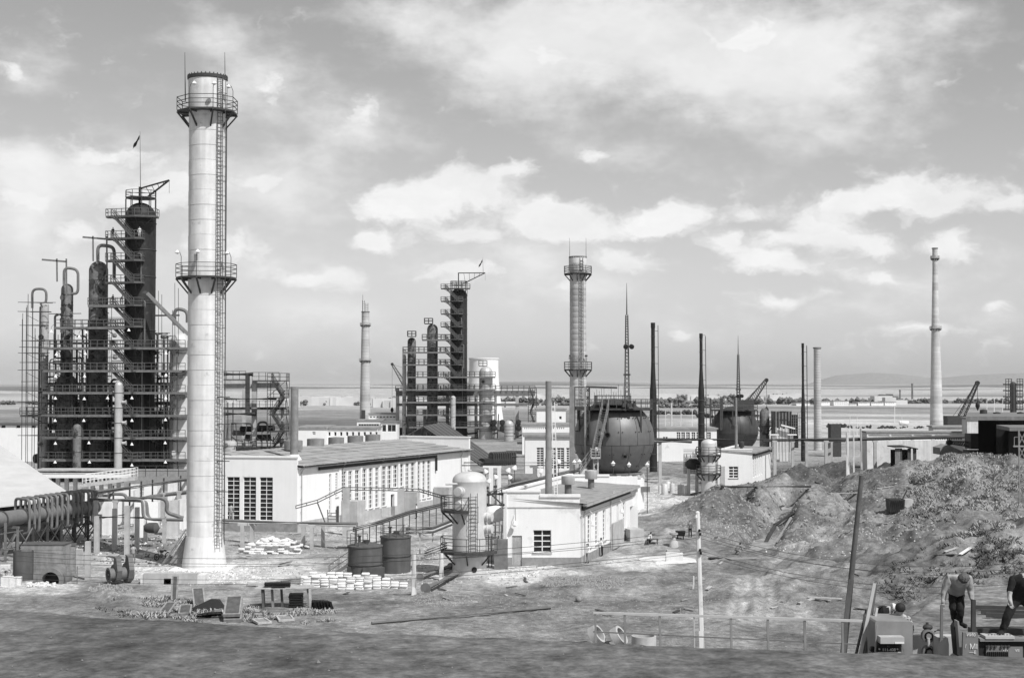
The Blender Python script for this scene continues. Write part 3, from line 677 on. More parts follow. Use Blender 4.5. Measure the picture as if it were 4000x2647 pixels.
# ================================================================== CONCRETE CHIMNEYS
def pole_lamp(mb_parent, base, h, lean, sz=.22):
 """lamp on a thin bent pole, a part of the platform it is bolted to"""
 q = MB(); top = Vector(base)+Vector((0, 0, h)); tip = top+Vector((lean, 0, .35)); q.path([base, top-Vector((0,0,.2)), top+Vector((lean*.4,0,.2)), tip], .03, 5)
 o = q.build('lamp_pole', 'rail_grey', mb_parent)
 q = MB(); q.lathe(tip+Vector((0,0,-sz)), [(.03, sz*1.1), (sz*.5, sz*.75), (sz*1.1, 0), (sz*.5,-sz*.35), (.02, -sz*.6)], 10); q.build('lamp_head', 'paint_white', o)
def ring_platform(parent, c, z, r_in, r_out, n=10, lamps=(), rail_mat='rail_dark', railh=1.15, brk=1.5, w=.05, rot=.2):
 q = MB(); pts = [Vector((c[0]+math.cos(rot+2*math.pi*i/n)*r_out, c[1]+math.sin(rot+2*math.pi*i/n)*r_out, z)) for i in range(n)]
 ins = [Vector((c[0]+math.cos(rot+2*math.pi*i/n)*r_in, c[1]+math.sin(rot+2*math.pi*i/n)*r_in, z)) for i in range(n)]
 for i in range(n): j = (i+1) % n; q.slab(ins[i], pts[i], pts[j], ins[j], .14)
 pl = q.build('platform', 'steel_dark', parent, smooth=False)
 q = MB(); q.rail(pts, railh, 1.6, w, (.34, .67, 1.0), closed=True); q.build('railing', rail_mat, pl, smooth=False)
 for i in range(n):
  a = pts[i]; b = Vector((c[0]+math.cos(rot+2*math.pi*i/n)*r_in*.98, c[1]+math.sin(rot+2*math.pi*i/n)*r_in*.98, z-brk))
  q = MB(); q.bar(a+Vector((0,0,-.16)), b, .13); q.bar(a+Vector((0,0,-.22)), Vector((b.x, b.y, z-.22)), .1); q.build('bracket', 'steel_dark', pl, smooth=False)
 for (k, h, l) in lamps: pole_lamp(pl, pts[k], h, l)
 return pl
def chimney_1():
 Y = 127.0; c = G(792, 2205); c = Vector((c.x, Y, 0)); s = Y/F
 c.x = P(803, 1500, Y).x
 root = thing('chimney', 'tall white concrete chimney in the left foreground with two round platforms and a caged ladder', 'chimney', c)
 zt = ZP(300, Y); R = 1.58
 z0 = ZP(2090, Y); k = 0
 # flared foot
 q = MB(); q.lathe(c, [(1.97, -.3), (1.96, .05), (1.92, .5), (R+.03, z0)], 28); q.build('foot', 'concrete_pale', root)
 # cast lifts, each with its own joint
 zc = ZP(460, Y); lifts = int((zc-z0)/1.3); dz = (zc-z0)/lifts
 for i in range(lifts):
  a = z0+i*dz; r = R+.015*((i*37) % 5-2)/2.0+.03*i/lifts; q = MB()
  q.lathe(c, [(r-.02, a), (r-.02, a+.025), (r, a+.03), (r, a+dz-.02), (r-.02, a+dz-.015), (r-.02, a+dz)], 36, cap=False); q.build('shaft_ring', 'concrete_pale', root, ang=.3)
 q = MB(); q.lathe(c, [(R, zc), (R+.06, zc+.25), (1.7, zc+.5), (1.7, zt-.9), (1.7, zt-.35)], 36, cap=False); q.build('crown', 'concrete_pale', root)
 q = MB(); q.lathe(c, [(1.7, zt-.35), (1.78, zt-.30), (1.8, zt-.02), (1.6, zt), (1.5, zt-.5)], 36, cap=False)
 for i in range(30): a = 2*math.pi*i/30; q.box((c.x+1.72*math.cos(a), c.y+1.72*math.sin(a), zt), .08, .08, .1)
 q.build('rim', 'steel_dark', root)
 ring_platform(root, c, ZP(1083, Y), R, 2.66, 10, lamps=((6, 1.9, -.35), (7, 1.9, .1), (9, 1.9, -.35)), w=.026)
 ring_platform(root, c, ZP(438, Y), R+.03, 2.7, 8, lamps=((5, 1.9, .4), (6, 1.9, .1), (7, 1.9, -.4)), w=.026, rot=.39)
 for px in (722, 878):
  q = MB(); b = P(px+2, 395, Y); q.tube(b, P(px, 205, Y), .055, .018, 6); q.bar(b+Vector((0,0,.6)), Vector((c.x+(1.6 if px > 800 else -1.6), Y, b.z+.6)), .04); q.build('lightning_rod', 'rail_dark', root)
 # ladder with cage on the right flank
 q = MB(); a = math.radians(-40); o = Vector((math.cos(a), math.sin(a), 0)); sd = Vector((-o.y, o.x, 0))
 q.ladder(c+o*(R+.5)+Vector((0,0,ZP(2130,Y))), c+o*(R+.22)+Vector((0,0,zt-.2)), .55, sd, .33, .028, cage=.75, out=o)
 q.build('ladder', 'rail_grey', root, smooth=False)
 q = MB(); o2 = Vector((math.cos(.15), math.sin(.15), 0)); b = c+o2*(R+.12)
 q.tube(b+Vector((0,0,2)), b+Vector((0,0,zt-.6)), .05, n=6)
 for z in np.arange(3, zt-1, 1.6): q.bar(b+Vector((0,0,z)), c+o2*R+Vector((0,0,z)), .05)
 for py in (1550, 1655, 1798, 1916, 2036): z = ZP(py, Y); q.bar(c+Vector((R*.8, -R*.6, z)), c+Vector((R+.8, -R*.6-.1, z)), .07)
 q.build('cable_pipe', 'rail_dark', root)
 q = MB(); d = P(792, 2216, Y-1.2); q.box((c.x, c.y-.4, -.25), 5.2, 4.6, .3); q.build('base_slab', 'whitewash', root)
 q = MB(); z = ZP(1010, Y); q.box((c.x-.55, c.y-R-.25, z-.3), .3, .2, .55, .3); q.build('junction_box', 'steel_grey', root)
 return root
chimney_1()
def chimney_simple(label, px, top, bot, w_top, w_bot, Y, plats, material='chimney_ringed', rods=True, lad=True, seg=28, cap=.0):
 c = Vector((P(px, (top+bot)/2, Y).x, Y, 0)); root = thing('chimney', label, 'chimney', c)
 zt = ZP(top, Y); rt = M(w_top/2, Y); rb = M(w_bot/2, Y); zb = 0.0
 q = MB(); n = 40; prof = []
 for i in range(n+1):
  z = zb+(zt-zb)*i/n; t = i/n; r = rb+(rt-rb)*min(1, t*1.15)
  prof += [(r, z), (r, z+(zt-zb)/n*.86), (r-.05, z+(zt-zb)/n*.9)] if i < n else [(r, z)]
 q.lathe(c, prof, seg); q.build('shaft', material, root)
 q = MB(); q.lathe(c, [(rt+.02, zt-.35), (rt+.16, zt-.3), (rt+.16, zt), (rt*.8, zt+.02), (rt*.75, zt-.6)], seg, cap=False); q.build('rim', 'steel_grey', root)
 for py in plats:
  z = ZP(py, Y); t = (z-zb)/(zt-zb); r = rb+(rt-rb)*min(1, t*1.15); ring_platform(root, c, z, r, r+(1.0 if Y < 260 else .55), 10, railh=1.2 if Y < 260 else .8, w=.04 if Y < 260 else .05, brk=1.3 if Y < 260 else .6, rail_mat='rail_dark' if Y < 260 else 'concrete')
 if rods:
  for sx in (-1, 1): q = MB(); q.tube(c+Vector((sx*rt, 0, zt-2)), c+Vector((sx*rt, 0, zt+3.2)), .06, .02, 5); q.build('lightning_rod', 'rail_dark', root)
 if lad:
  q = MB(); o = Vector((.34, -.94, 0)); q.ladder(c+o*(rb+.25)+Vector((0,0,2)), c+o*(rt+.2)+Vector((0,0,zt-.3)), .5, (.94, .34, 0), .5, .035, cage=.6, out=o); q.build('ladder', 'rail_grey', root, smooth=False)
 return root, c, zt
c2, cc, zz = chimney_simple('white concrete chimney with two railed platforms behind the large riveted sphere', 2258, 1002, 1880, 64, 66, 242, (1068, 1441))
q = MB(); q.lathe(cc, [(1.42, ZP(1068,242)+.3), (1.55, ZP(1068,242)+.6), (1.55, ZP(1004,242))], 24, cap=False); q.build('crown', 'concrete_pale', c2)
text_part('МВЕКИ', P(2246, 1400, 242-1.62), (1,0,0), (0,0,1), .62, 'steel_dark', c2)
text_part('—ОГО—', P(2248, 1033, 242-1.72), (1,0,0), (0,0,1), .5, 'steel_dark', c2)
for px in (2226, 2288, 2292):
 q = MB(); b = P(px, 1412, 240.6); q.tube(b, b+Vector((0,0,.9)), .04, n=5); q.ell(b+Vector((0,0,1)), .16, .16, .16, 8, 6); q.build('lamp_head', 'steel_dark', c2)
chimney_simple('pale ringed chimney far off behind the long white building, left of the second column group', 1427, 1216, 1640, 30, 44, 520, (1270, 1409), rods=False, lad=False)
q3 = [o for o in COL.objects if o.name.startswith('chimney')][-1]
q = MB(); c_ = Vector(q3.location); zt_ = ZP(1216, 520); q.ladder(c_+Vector((-.6, -1, zt_)), c_+Vector((-.6, -1, zt_+4)), .8, (1,0,0), .6, .07); q.ladder(c_+Vector((.6, -1, zt_)), c_+Vector((.6, -1, zt_+3)), .8, (1,0,0), .6, .07); q.bar(c_+Vector((-.9,-1,zt_)), c_+Vector((-.9,-1,zt_+6)), .12); q.build('scaffold_top', 'rail_dark', q3, smooth=False)
q = MB(); q.box(P(1419, 1640, 517.9), 1.4, .3, 3.6); q.build('flue_door', 'steel_dark', q3)
chimney_simple('slim white chimney standing right of the black stack', 3193, 1356, 1700, 27, 31, 350, (), rods=False, lad=False)
rr, cc, zz = chimney_simple('very tall tapering pale chimney at the right with a collar midway', 3655, 968, 1668, 20, 52, 440, (1010, 1284), rods=False, lad=False)
# ================================================================== BLACK STEEL STACKS
def stack(label, px, top, bot, wt, wb, Y, group='black steel stacks', shoulder=1520):
 c = Vector((P(px, bot, Y).x, Y, 0)); root = thing('steel_stack', label, 'stack', c, group); zt = ZP(top, Y); zs = ZP(shoulder, Y)
 rt = M(wt/2, Y); rb = M(wb/2, Y)
 q = MB(); q.lathe(c, [(rb, 0), (rb*.98, .2), (rb*.86, zs*.9), (rb*.84, zs), (rb*.7, zs+.8), (rt, zs+(zt-zs)*.4), (rt, zt-1.0), (rt*1.15, zt-.95), (rt*1.15, zt), (rt*.7, zt)], 20); q.build('shaft', 'steel_black', root)
 q = MB(); z = 1.0
 while z < zt-1:
  r = rb*.95 if z < zs else rt*1.05; q.ring(c+Vector((0,0,z)), r*.98, .07, 20, 5); z += 2.4
 q.build('stiffening_ring', 'steel_dark', root)
 q = MB(); q.ladder(c+Vector((rb+.3, -.2, 1)), c+Vector((rt+.55, -.2, zt-.5)), .45, (0,1,0), .6, .035)
 for z in np.arange(2, zt, 3.0): q.bar(c+Vector((rt*.8, -.2, z)), c+Vector((rb+.3-(rb-rt-.2)*z/zt, -.2, z)), .07)
 q.build('ladder', 'steel_dark', root, smooth=False)
 return root
stack('black steel stack just right of the large sphere, the tallest and leftmost of the three', 2552, 1260, 1716, 15, 31, 262, shoulder=1520)
stack('black steel stack between the two spheres', 2740, 1302, 1722, 12, 28, 285, shoulder=1522)
stack('thin black steel stack beside the boxy boiler, right of the small sphere', 3138, 1340, 1712, 9, 20, 300, shoulder=1600)
# ================================================================== DISTILLATION COLUMNS
def column(root_label, c, r, zt, zb=0.0, material='primer_mottled', skirt=None, dome=.5, name='column', manholes=6, bands=8, group=None):
 root = thing(name, root_label, 'column', c, group)
 q = MB(); rs = skirt or r; prof = [(rs, 0), (rs, zb+.01)] if skirt else [(r, 0)]
 prof += [(r, zb+.6), (r, zt-r*dome*2)] ; prof += [(r*math.cos(a), zt-r*dome*2+r*dome*2*math.sin(a)) for a in np.linspace(.15, math.pi/2-.02, 7)]
 q.lathe(c, prof, 28); q.build('shell', material, root)
 for i in range(bands):
  z = zb+1+(zt-zb-r-1)*(i+.5)/bands; q = MB(); q.ring(c+Vector((0,0,z)), r, .06, 28, 5); q.build('weld_band', 'steel_dark', root)
 for i in range(manholes):
  z = zb+1.5+(zt-zb-3)*(i+.5)/max(manholes, 1); a = -math.pi/2-.35+(i % 2)*.1; d = Vector((math.cos(a), math.sin(a), 0)); q = MB()
  q.lathe(c+d*(r-.1)+Vector((0,0,z)), [(.34, 0), (.34, .35), (.48, .36), (.48, .44)], 12, axis=d); q.build('manhole', 'steel_dark' if i % 3 else material, root)
 return root
def upipe(label, pts, r, material='pipe_grey', group=None):
 q = MB(); q.path(pts, r, 10, bend=r*3.2, seg=5)
 return single(q, 'overhead_pipe', material, label, 'pipe', pts[0], group)
def stairflight(mb, a, b, w, rail=True, r=.045, tr=.27):
 """a = upper end, b = lower end"""
 a = Vector(a); b = Vector(b); d = b-a; hd = Vector((d.x, d.y, 0)).normalized(); sd = Vector((-hd.y, hd.x, 0))*(w/2)
 for sg in (-1, 1): mb.bar(a+sd*sg, b+sd*sg, .07, .24)
 n = max(3, int(abs(d.z)/tr))
 for i in range(1, n): c = a.lerp(b, i/n); mb.bar(c-sd, c+sd, .26, .05)
 if rail:
  for sg in (-1, 1):
   for l in (.55, 1.05): mb.bar(a+sd*sg+Vector((0,0,l)), b+sd*sg+Vector((0,0,l)), r*1.8)
   k = max(2, int(d.length/1.2))
   for i in range(k+1): c = a.lerp(b, i/k)+sd*sg; mb.bar(c, c+Vector((0,0,1.05)), r*1.8)
def tower(label, px, top, Y, ppx, levels, tw, right_levels=(), w=.045, ladder_mat='rail_grey', jib='right', flag=True):
 """black fractionating tower with a balcony at each level and stair flights zigzagging between"""
 c = Vector((P(px, 1400, Y).x, Y, 0)); s = M(1, Y)*ppx; r = M(tw/2, Y); zt = ZP(top, Y)
 root = thing('fractionating_tower', label, 'tower', c)
 q = MB(); prof = [(r*1.02, 0), (r*1.02, 6), (r, 6.1), (r, zt-r)]; prof += [(r*math.cos(a), zt-r+r*math.sin(a)) for a in np.linspace(.1, math.pi/2-.02, 9)]
 q.lathe(c, prof, 36); q.build('shell', 'steel_black', root)
 for i in range(9):
  z = 7+(zt-r-8)*i/8; q = MB(); q.ring(c+Vector((0,0,z)), r+.02, .09, 36, 5); q.build('stiffening_ring', 'steel_dark', root)
 prev = None
 for i, py in enumerate(levels):
  z = ZP(py, Y); full = i in right_levels
  xr = 3.4 if full else 1.35
  poly = [(c.x-5.25, c.y-1.2), (c.x-5.25, c.y-2.6), (c.x-2.4, c.y-3.3), (c.x+.1, c.y-4.4), (c.x+xr, c.y-(3.4 if full else 3.9)), (c.x+xr, c.y-1.0), (c.x+r*.8, c.y-r*.55), (c.x, c.y-r*.98), (c.x-r*.8, c.y-r*.55), (c.x-r-.1, c.y-1.0)]
  q = MB(); q.prism(poly, z-.32, z); pl = q.build('platform', 'rail_grey', root, smooth=False)
  q = MB(); q.rail([(a[0], a[1], z) for a in poly[:6]], 1.15, 1.1, w, (.5, 1.0)); q.build('railing', ladder_mat, pl, smooth=False)
  q = MB()
  for (x, y) in (poly[1], poly[3], poly[4]): q.bar((x*.8+c.x*.2, y*.8+c.y*.2, z-.35), (c.x+(x-c.x)*.35, c.y-r*.9, z-1.7), .12)
  q.build('bracket', 'steel_dark', pl, smooth=False)
  if prev is not None:
   q = MB(); stairflight(q, (c.x-3.9, c.y-3.1, prev), (c.x-.3, c.y-3.7, z), .85, r=w); q.build('stair_flight', ladder_mat, root, smooth=False)
  prev = z
 # top ring frame on posts and the jib crane
 zr = zt+.7; q = MB(); pts = [Vector((c.x+r*1.0*math.cos(a), c.y+r*1.0*math.sin(a), zr)) for a in np.linspace(0, 2*math.pi, 11)[:-1]]
 for p in pts: q.bar((p.x, p.y, zt-r), p, .12)
 q.prism([(p.x, p.y) for p in pts], zr, zr+.16); tf = q.build('top_frame', 'steel_dark', root, smooth=False)
 q = MB(); q.rail([p+Vector((0,0,.15)) for p in pts], 1.15, 1.2, w, (.5, 1.0), closed=True); q.build('railing', 'rail_dark', tf, smooth=False)
 m0 = c+Vector((-.1, -.3, zr)); q = MB()
 if jib == 'right':
  q.bar(m0-Vector((0,0,1.2)), m0+Vector((0,0,2.0)), .34); tip = m0+Vector((5.1, -.3, 3.1)); a = m0+Vector((0,0,1.7)); b = m0+Vector((1.4, 0, .3))
 else:
  q.bar(m0-Vector((0,0,1.2)), m0+Vector((0,0,3.9)), .3); tip = m0+Vector((8.0, -.3, 3.8)); a = m0+Vector((0,0,3.8)); b = m0+Vector((1.2, 0, .5))
 q.bar(a, tip, .24); q.bar(b, tip, .26)
 for t in (.2, .4, .6, .8): q.bar(a.lerp(tip, t), b.lerp(tip, max(0, t-.08)), .1)
 q.bar(tip, tip-Vector((0,0,2.2)), .05); q.build('jib_crane', 'steel_black', root, smooth=False)
 if flag:
  q = MB(); fb = m0+Vector((.1, 0, 1.9)) if jib == 'right' else tip-Vector((.6, 0, 0)); ft = fb+Vector((-.15, 0, 9.6 if jib == 'right' else 4.6)); q.tube(fb, ft, .06, .025, 6); fp = q.build('flag_pole', 'rail_dark', root)
  q = MB(); nv, nu = 5, 9; A = []
  for j in range(nv):
   for i in range(nu):
    t = i/(nu-1); A.append(ft+Vector((-.1-1.1*t, .14*math.sin(t*7+j), -.6-1.9*t-.2*j*(1-.2*t)+.1*math.sin(t*9))))
  q._add(A, [(j*nu+i, j*nu+i+1, (j+1)*nu+i+1, (j+1)*nu+i) for j in range(nv-1) for i in range(nu-1)]); q.build('flag', 'cloth_dark', fp)
 q = MB()
 for dx, z0, z1 in ((.9, zt-14, zt-9), (1.6, zt-24, zt-17), (1.2, 8, 22)): q.path([(c.x+dx, c.y-r-.25, z0), (c.x+dx, c.y-r-.25, z1), (c.x+dx-.9, c.y-r*.9, z1)], .12, 8, bend=.4)
 q.build('riser_pipe', 'steel_grey', root)
 return root, c
LV = [850, 935, 1020, 1105, 1193, 1275, 1357, 1445, 1530, 1615, 1705, 1790]
T1, tc1 = tower('tall black tower with stair flights and a drooping flag, left of the big white chimney', 545, 792, 243, 1, LV, 119, (0,))
LV2 = [1127+49.3*i for i in range(11)]
T2, tc2 = tower('black tower with a lattice jib on top, standing before the white cooling tower', 1792, 1125, 425, 1, LV2, 66, (0,), w=.07, jib='lattice')
YA = 245
def colpx(label, px, w, top, Y, **k): return column(label, Vector((P(px, 1500, Y).x, Y, 0)), M(w/2, Y), ZP(top, Y), **k)
colpx('mottled primer column with a rounded top next to the black tower', 381, 73, 1020, YA, bands=10, manholes=8)
colpx('patchy slim column third from the left tower, wider in its lower half', 259, 46, 1108, YA, skirt=M(38, YA), zb=ZP(1480, YA), bands=8, manholes=7, material='primer_mottled')
colpx('narrow pale column at the left edge of the scaffolded tower group', 172, 31, 1178, YA-2, material='primer_pale', bands=5, manholes=3)
colpx('dark thin standpipe column hugging the narrow pale column on its left', 157, 12, 1195, YA-1, material='steel_dark', bands=3, manholes=0)
colpx('bright silver thin column with knobbly nozzles in front of the black tower', 464, 31, 1490, YA-7, material='silver_paint', bands=6, manholes=0)
colpx('short dark blotchy column in the lower part of the tower group', 303, 32, 1655, YA-8, material='primer_mottled', bands=3, manholes=0)
dr = colpx('wide pale drum column partly hidden by the big white chimney', 702, 76, 1300, YA-3, material='silver_drum', bands=6, manholes=0)
for i, (px, py) in enumerate([(683,1340),(683,1375),(708,1470),(683,1478),(722,1455),(682,1585),(681,1768),(680,1555),(697,1550),(718,1550)]):
 q = MB(); p = P(px, py, YA-5.6); q.lathe(p, [(.3,0),(.3,-.5),(.42,-.5),(.42,-.6)], 12, axis='y'); q.build('nozzle', 'steel_dark' if i != 6 else 'silver_drum', dr)
for py in (1640, 1720, 1800):
 s = [o for o in COL.objects if o.get('label', '').startswith('bright silver')][0]; q = MB(); p = P(486, py-70, YA-7.3); q.lathe(p, [(.25,-.4),(.25,.2),(.38,.2),(.38,.32)], 12, axis='x'); q.build('nozzle', 'silver_paint', s)
# overhead pipe loops and lifting beams
for lab, px0, px1, pt, p0, p1, r, Y in (('squared overhead pipe loop on the leftmost column', 126, 181, 1128, 1203, 1185, .22, 243), ('bent overhead pipe dropping from the second column from the left', 250, 305, 1044, 1115, 1145, .24, 243),
  ('thick bent overhead pipe beside the rounded column top, left of the black tower', 382, 446, 956, 1030, 1088, .3, 243), ('bent overhead pipe at the head of the pale drum column', 682, 732, 1204, 1270, 1260, .3, 243)):
 a = P(px0, p0, Y); b = P(px0, pt, Y); c_ = P(px1, pt+(8 if px1 > 300 else 0), Y); d = P(px1, p1, Y); q = MB()
 pts = [a, b, c_, d]+([P(px1-24, p1+2, Y)] if px1 < 440 else [])
 q.path(pts, r, 10, bend=1.0, seg=5); single(q, 'overhead_pipe', 'pipe_grey' if px1 > 300 else 'steel_grey', lab, 'pipe', a, 'overhead pipe loops on the columns')
for lab, x0, x1, y, px, pb in (('T shaped lifting beam over the second column from the left', 164, 260, 1014, 222, 1100), ('T shaped lifting beam over the rounded mottled column', 323, 418, 926, 363, 1020)):
 a = P(x0, y, 243); b = P(x1, y+8, 243); q = MB(); q.bar(a, b, .22, .3); root = thing('lifting_beam', lab, 'lifting beam', a, 'lifting beams on the column heads'); q.build('beam', 'steel_grey', root, smooth=False)
 for xx in (px, x1-1): q = MB(); q.bar(P(xx, y-4, 243), P(xx+1, pb if xx == px else pb+55, 243), .22); q.build('post', 'steel_grey', root, smooth=False)
# walkways tying the columns together
wk = thing('walkway_structure', 'railed walkways tying the left group of columns to the black tower, level above level', 'walkway', (P(460, 1400, 241).x, 241, 0))
WALK = [(1193, 358, 500), (1278, 228, 500), (1357, 186, 735), (1445, 184, 735), (1530, 182, 735), (1618, 95, 735), (1705, 180, 735), (1790, 180, 735)]
for py, x0, x1 in WALK:
 Y = 241; a = P(x0, py, Y); b = P(x1, py, Y); q = MB(); q.hexa([Vector((x, y, z)) for z in (a.z-.38, a.z) for x, y in ((a.x, Y-2.2), (b.x, Y-2.2), (b.x, Y+1.0), (a.x, Y+1.0))])
 w = q.build('walkway', 'steel_grey', wk, smooth=False)
 q = MB(); q.rail([(a.x, Y-2.2, a.z), (b.x, Y-2.2, a.z)], 1.2, 1.15, .045, (.5, 1.0)); q.build('railing', 'rail_grey', w, smooth=False)
 q = MB(); q.rail([(a.x, Y+1.0, a.z), (b.x, Y+1.0, a.z)], 1.2, 1.15, .045, (.5, 1.0)); q.build('railing', 'rail_dark', w, smooth=False)
 q = MB(); x = a.x+2
 while x < b.x: q.bar((x, Y-2.0, a.z-.4), (x+.7, Y+.8, a.z-1.3), .1); q.bar((x, Y-2.0, a.z-.4), (x, Y+1, a.z-.4), .12); x += 3.3
 q.build('bracket', 'steel_dark', w, smooth=False)
for px in (282, 322, 640, 655): q = MB(); q.bar(P(px, 1900, 240), P(px, 1280 if px < 400 else 1310, 240), .2); q.build('post', 'steel_dark', wk, smooth=False)
for px, pt in ((632, 1150), (619, 1135), (683, 1105), (697, 1125)): q = MB(); q.tube(P(px, 1390, 240), P(px, pt, 240), .045, n=5); q.build('rod', 'rail_dark', wk)
q = MB()
for a, b in (((575, 1145), (735, 1305)), ((590, 1170), (720, 1300))): q.bar(P(*a, 238.5), P(*b, 238.5), .5 if a[0] < 580 else .2)
q.build('inclined_duct', 'steel_mid', wk, smooth=False)
# pipes threading the structure
pr = random.Random(5)
for k in range(64):
 px = pr.choice([290, 300, 312, 318, 345, 420, 428, 436, 600, 615, 628, 215, 228, 338, 590, 655, 195]); y0 = pr.randint(1230, 1740); y1 = min(1830, y0+pr.randint(80, 330)); Y = 243+pr.uniform(-1, 4); dx = pr.choice([-38, -20, 22, 40]); q = MB()
 pts = [P(px+dx, y0, Y), P(px, y0, Y), P(px, y1, Y)]+([P(px-dx*.7, y1, Y)] if k % 2 else [])
 q.path(pts, pr.choice([.08, .1, .14, .2]), 7, bend=.5); q.build('riser_pipe', pr.choice(['steel_dark', 'steel_dark', 'steel_grey', 'rail_dark']), wk)
for k in range(44):
 x0 = pr.randint(160, 560); py = pr.choice([1240, 1320, 1400, 1485, 1570, 1655, 1740])+pr.randint(-22, 26); Y = 243+pr.uniform(-2, 4); q = MB(); q.tube(P(x0, py, Y), P(min(735, x0+pr.randint(50, 190)), py+pr.randint(-2, 2), Y), pr.choice([.05, .07, .1, .16]), n=6); q.build('cross_pipe', pr.choice(['steel_dark', 'rail_dark', 'steel_grey']), wk)
for k in range(26):
 px = 165+k*21+pr.randint(-5, 5); q = MB(); q.tube(P(px, 1840, 240.2), P(px+pr.randint(-3, 3), pr.randint(1180, 1500) if px < 480 or px > 600 else 1520, 240.2), .05, n=5); q.build('rod', 'rail_dark', wk)
for k in range(22):
 px = pr.choice([200, 262, 300, 330, 440, 600, 640, 420]); py = pr.randint(1300, 1800); q = MB(); c_ = P(px, py, 242); q.lathe(c_, [(.1,-.5),(.35,-.45),(.4,0),(.35,.45),(.1,.5)], 10, axis=Vector((pr.uniform(-1,1), pr.uniform(-1,0), pr.uniform(-.4,.4)))); q.build('valve', pr.choice(['steel_black', 'steel_dark', 'primer_mottled']), wk)
# timber and tube scaffold on the left
sf = thing('scaffold', 'spindly tube scaffold at the far left of the tower group', 'scaffold', (P(120, 1800, 240).x, 240, 0))
for px, pt in ((88, 1235), (104, 1190), (128, 1150), (137, 1280), (150, 1330), (111, 1150)):
 for Y in (238.5, 241): q = MB(); q.tube(P(px-4, 1860, Y), P(px+pr.randint(-1, 3), pt+pr.randint(-20, 30), Y), .05, n=5); q.build('standard', 'rail_dark', sf)
for i, py in enumerate((1180, 1216, 1270, 1330, 1355, 1378, 1415, 1445, 1490, 1525, 1570, 1612, 1700)):
 for Y in (238.5, 241): q = MB(); q.tube(P(68+pr.randint(0, 25), py, Y), P(185+pr.randint(0, 50), py+pr.randint(-2, 4), Y), .05, n=5); q.build('ledger', 'rail_dark', sf)
 if i % 2: q = MB(); a = P(112, py, 239); b = P(165, py+2, 239); q.hexa([Vector((x, y, z)) for z in (a.z-.08, a.z) for x, y in ((a.x, 238.4), (b.x, 238.4), (b.x, 240.4), (a.x, 240.4))]); q.build('board', 'wood_dark', sf, smooth=False)
for i in range(6): q = MB(); py = 1230+i*75; q.tube(P(104, py, 238.4), P(150, py+24, 238.4), .04, n=5); q.build('brace', 'rail_dark', sf)
# concrete table with its shade painted dark, pipe alley and exchangers under the columns
tb = thing('equipment_table', 'dark concrete table and pipework at the foot of the left columns', 'plant base', (P(450, 1850, 247).x, 247, 0))
a = P(150, 1842, 236); b = P(735, 1842, 236); q = MB(); q.hexa([Vector((x, y, z)) for z in (a.z-.9, a.z) for x, y in ((a.x, 236), (b.x, 236), (b.x, 256), (a.x, 256))]); q.build('deck', 'concrete_dark', tb, smooth=False)
q = MB(); q.hexa([Vector((x, y, z)) for z in (-.2, a.z-.9) for x, y in ((a.x+1, 239), (b.x, 239), (b.x, 255), (a.x+1, 255))]); q.build('base_wall', 'concrete_dark', tb, smooth=False)
for i in range(12):
 px = 175+i*47; q = MB(); z = ZP(1790-(i % 3)*38, 249); c_ = P(px, 1800, 249); c_.z = z; q.lathe(c_, [(.02,-2.1),(.7,-1.9),(.85,-1.5),(.85,1.5),(.7,1.9),(.02,2.1)], 14, axis='x'); q.build('exchanger', 'steel_dark', tb)
for i in range(18):
 px = 165+i*33; q = MB(); q.bar(P(px, 1842, 250), P(px, 1500+(i % 4)*45, 250), .38); q.build('frame_post', 'steel_dark', tb, smooth=False)
for py in (1500, 1575, 1660, 1740):
 for Y in (248.5, 252): q = MB(); q.bar(P(160, py, Y), P(735, py, Y), .4, .6); q.build('frame_beam', 'steel_dark', tb, smooth=False)
 q = MB(); a = P(165, py, 250); b = P(735, py, 250); q.hexa([Vector((x, y, z)) for z in (a.z-.15, a.z) for x, y in ((a.x+3, 249), (b.x, 249), (b.x, 256), (a.x+3, 256))]) if py > 1560 else q.bar(a, b, .3); q.build('floor_grating', 'steel_black', tb, smooth=False)
for i in range(10):
 px = 190+i*57; q = MB(); q.path([P(px, 1842, 246.5), P(px, 1700-(i % 3)*60, 246.5), P(px+45, 1700-(i % 3)*60, 246.5), P(px+45, 1660-(i % 3)*60, 248)], .2, 8, bend=.6); q.build('pipe', pr.choice(['steel_dark', 'steel_grey', 'primer_mottled']), tb)
q = MB(); a = P(172, 1842, 253); b = P(735, 1690, 253); q.hexa([Vector((x, y, z)) for z in (a.z, b.z) for x, y in ((a.x, 253), (b.x, 253), (b.x, 253.5), (a.x, 253.5))]); q.build('back_wall', 'steel_black', tb, smooth=False)  # black sheet stands in for the shaded structure behind the columns
for k in range(16):
 px = 190+k*33; q = MB(); c_ = P(px, pr.randint(1610, 1820), 248.5); r = pr.uniform(.4, .8); q.lathe(c_, [(.02,-1.6),(r*.9,-1.4),(r,-1.1),(r,1.1),(r*.9,1.4),(.02,1.6)], 12, axis=pr.choice(['x', 'z'])); q.build('exchanger', pr.choice(['steel_dark', 'steel_black', 'primer_mottled']), tb)
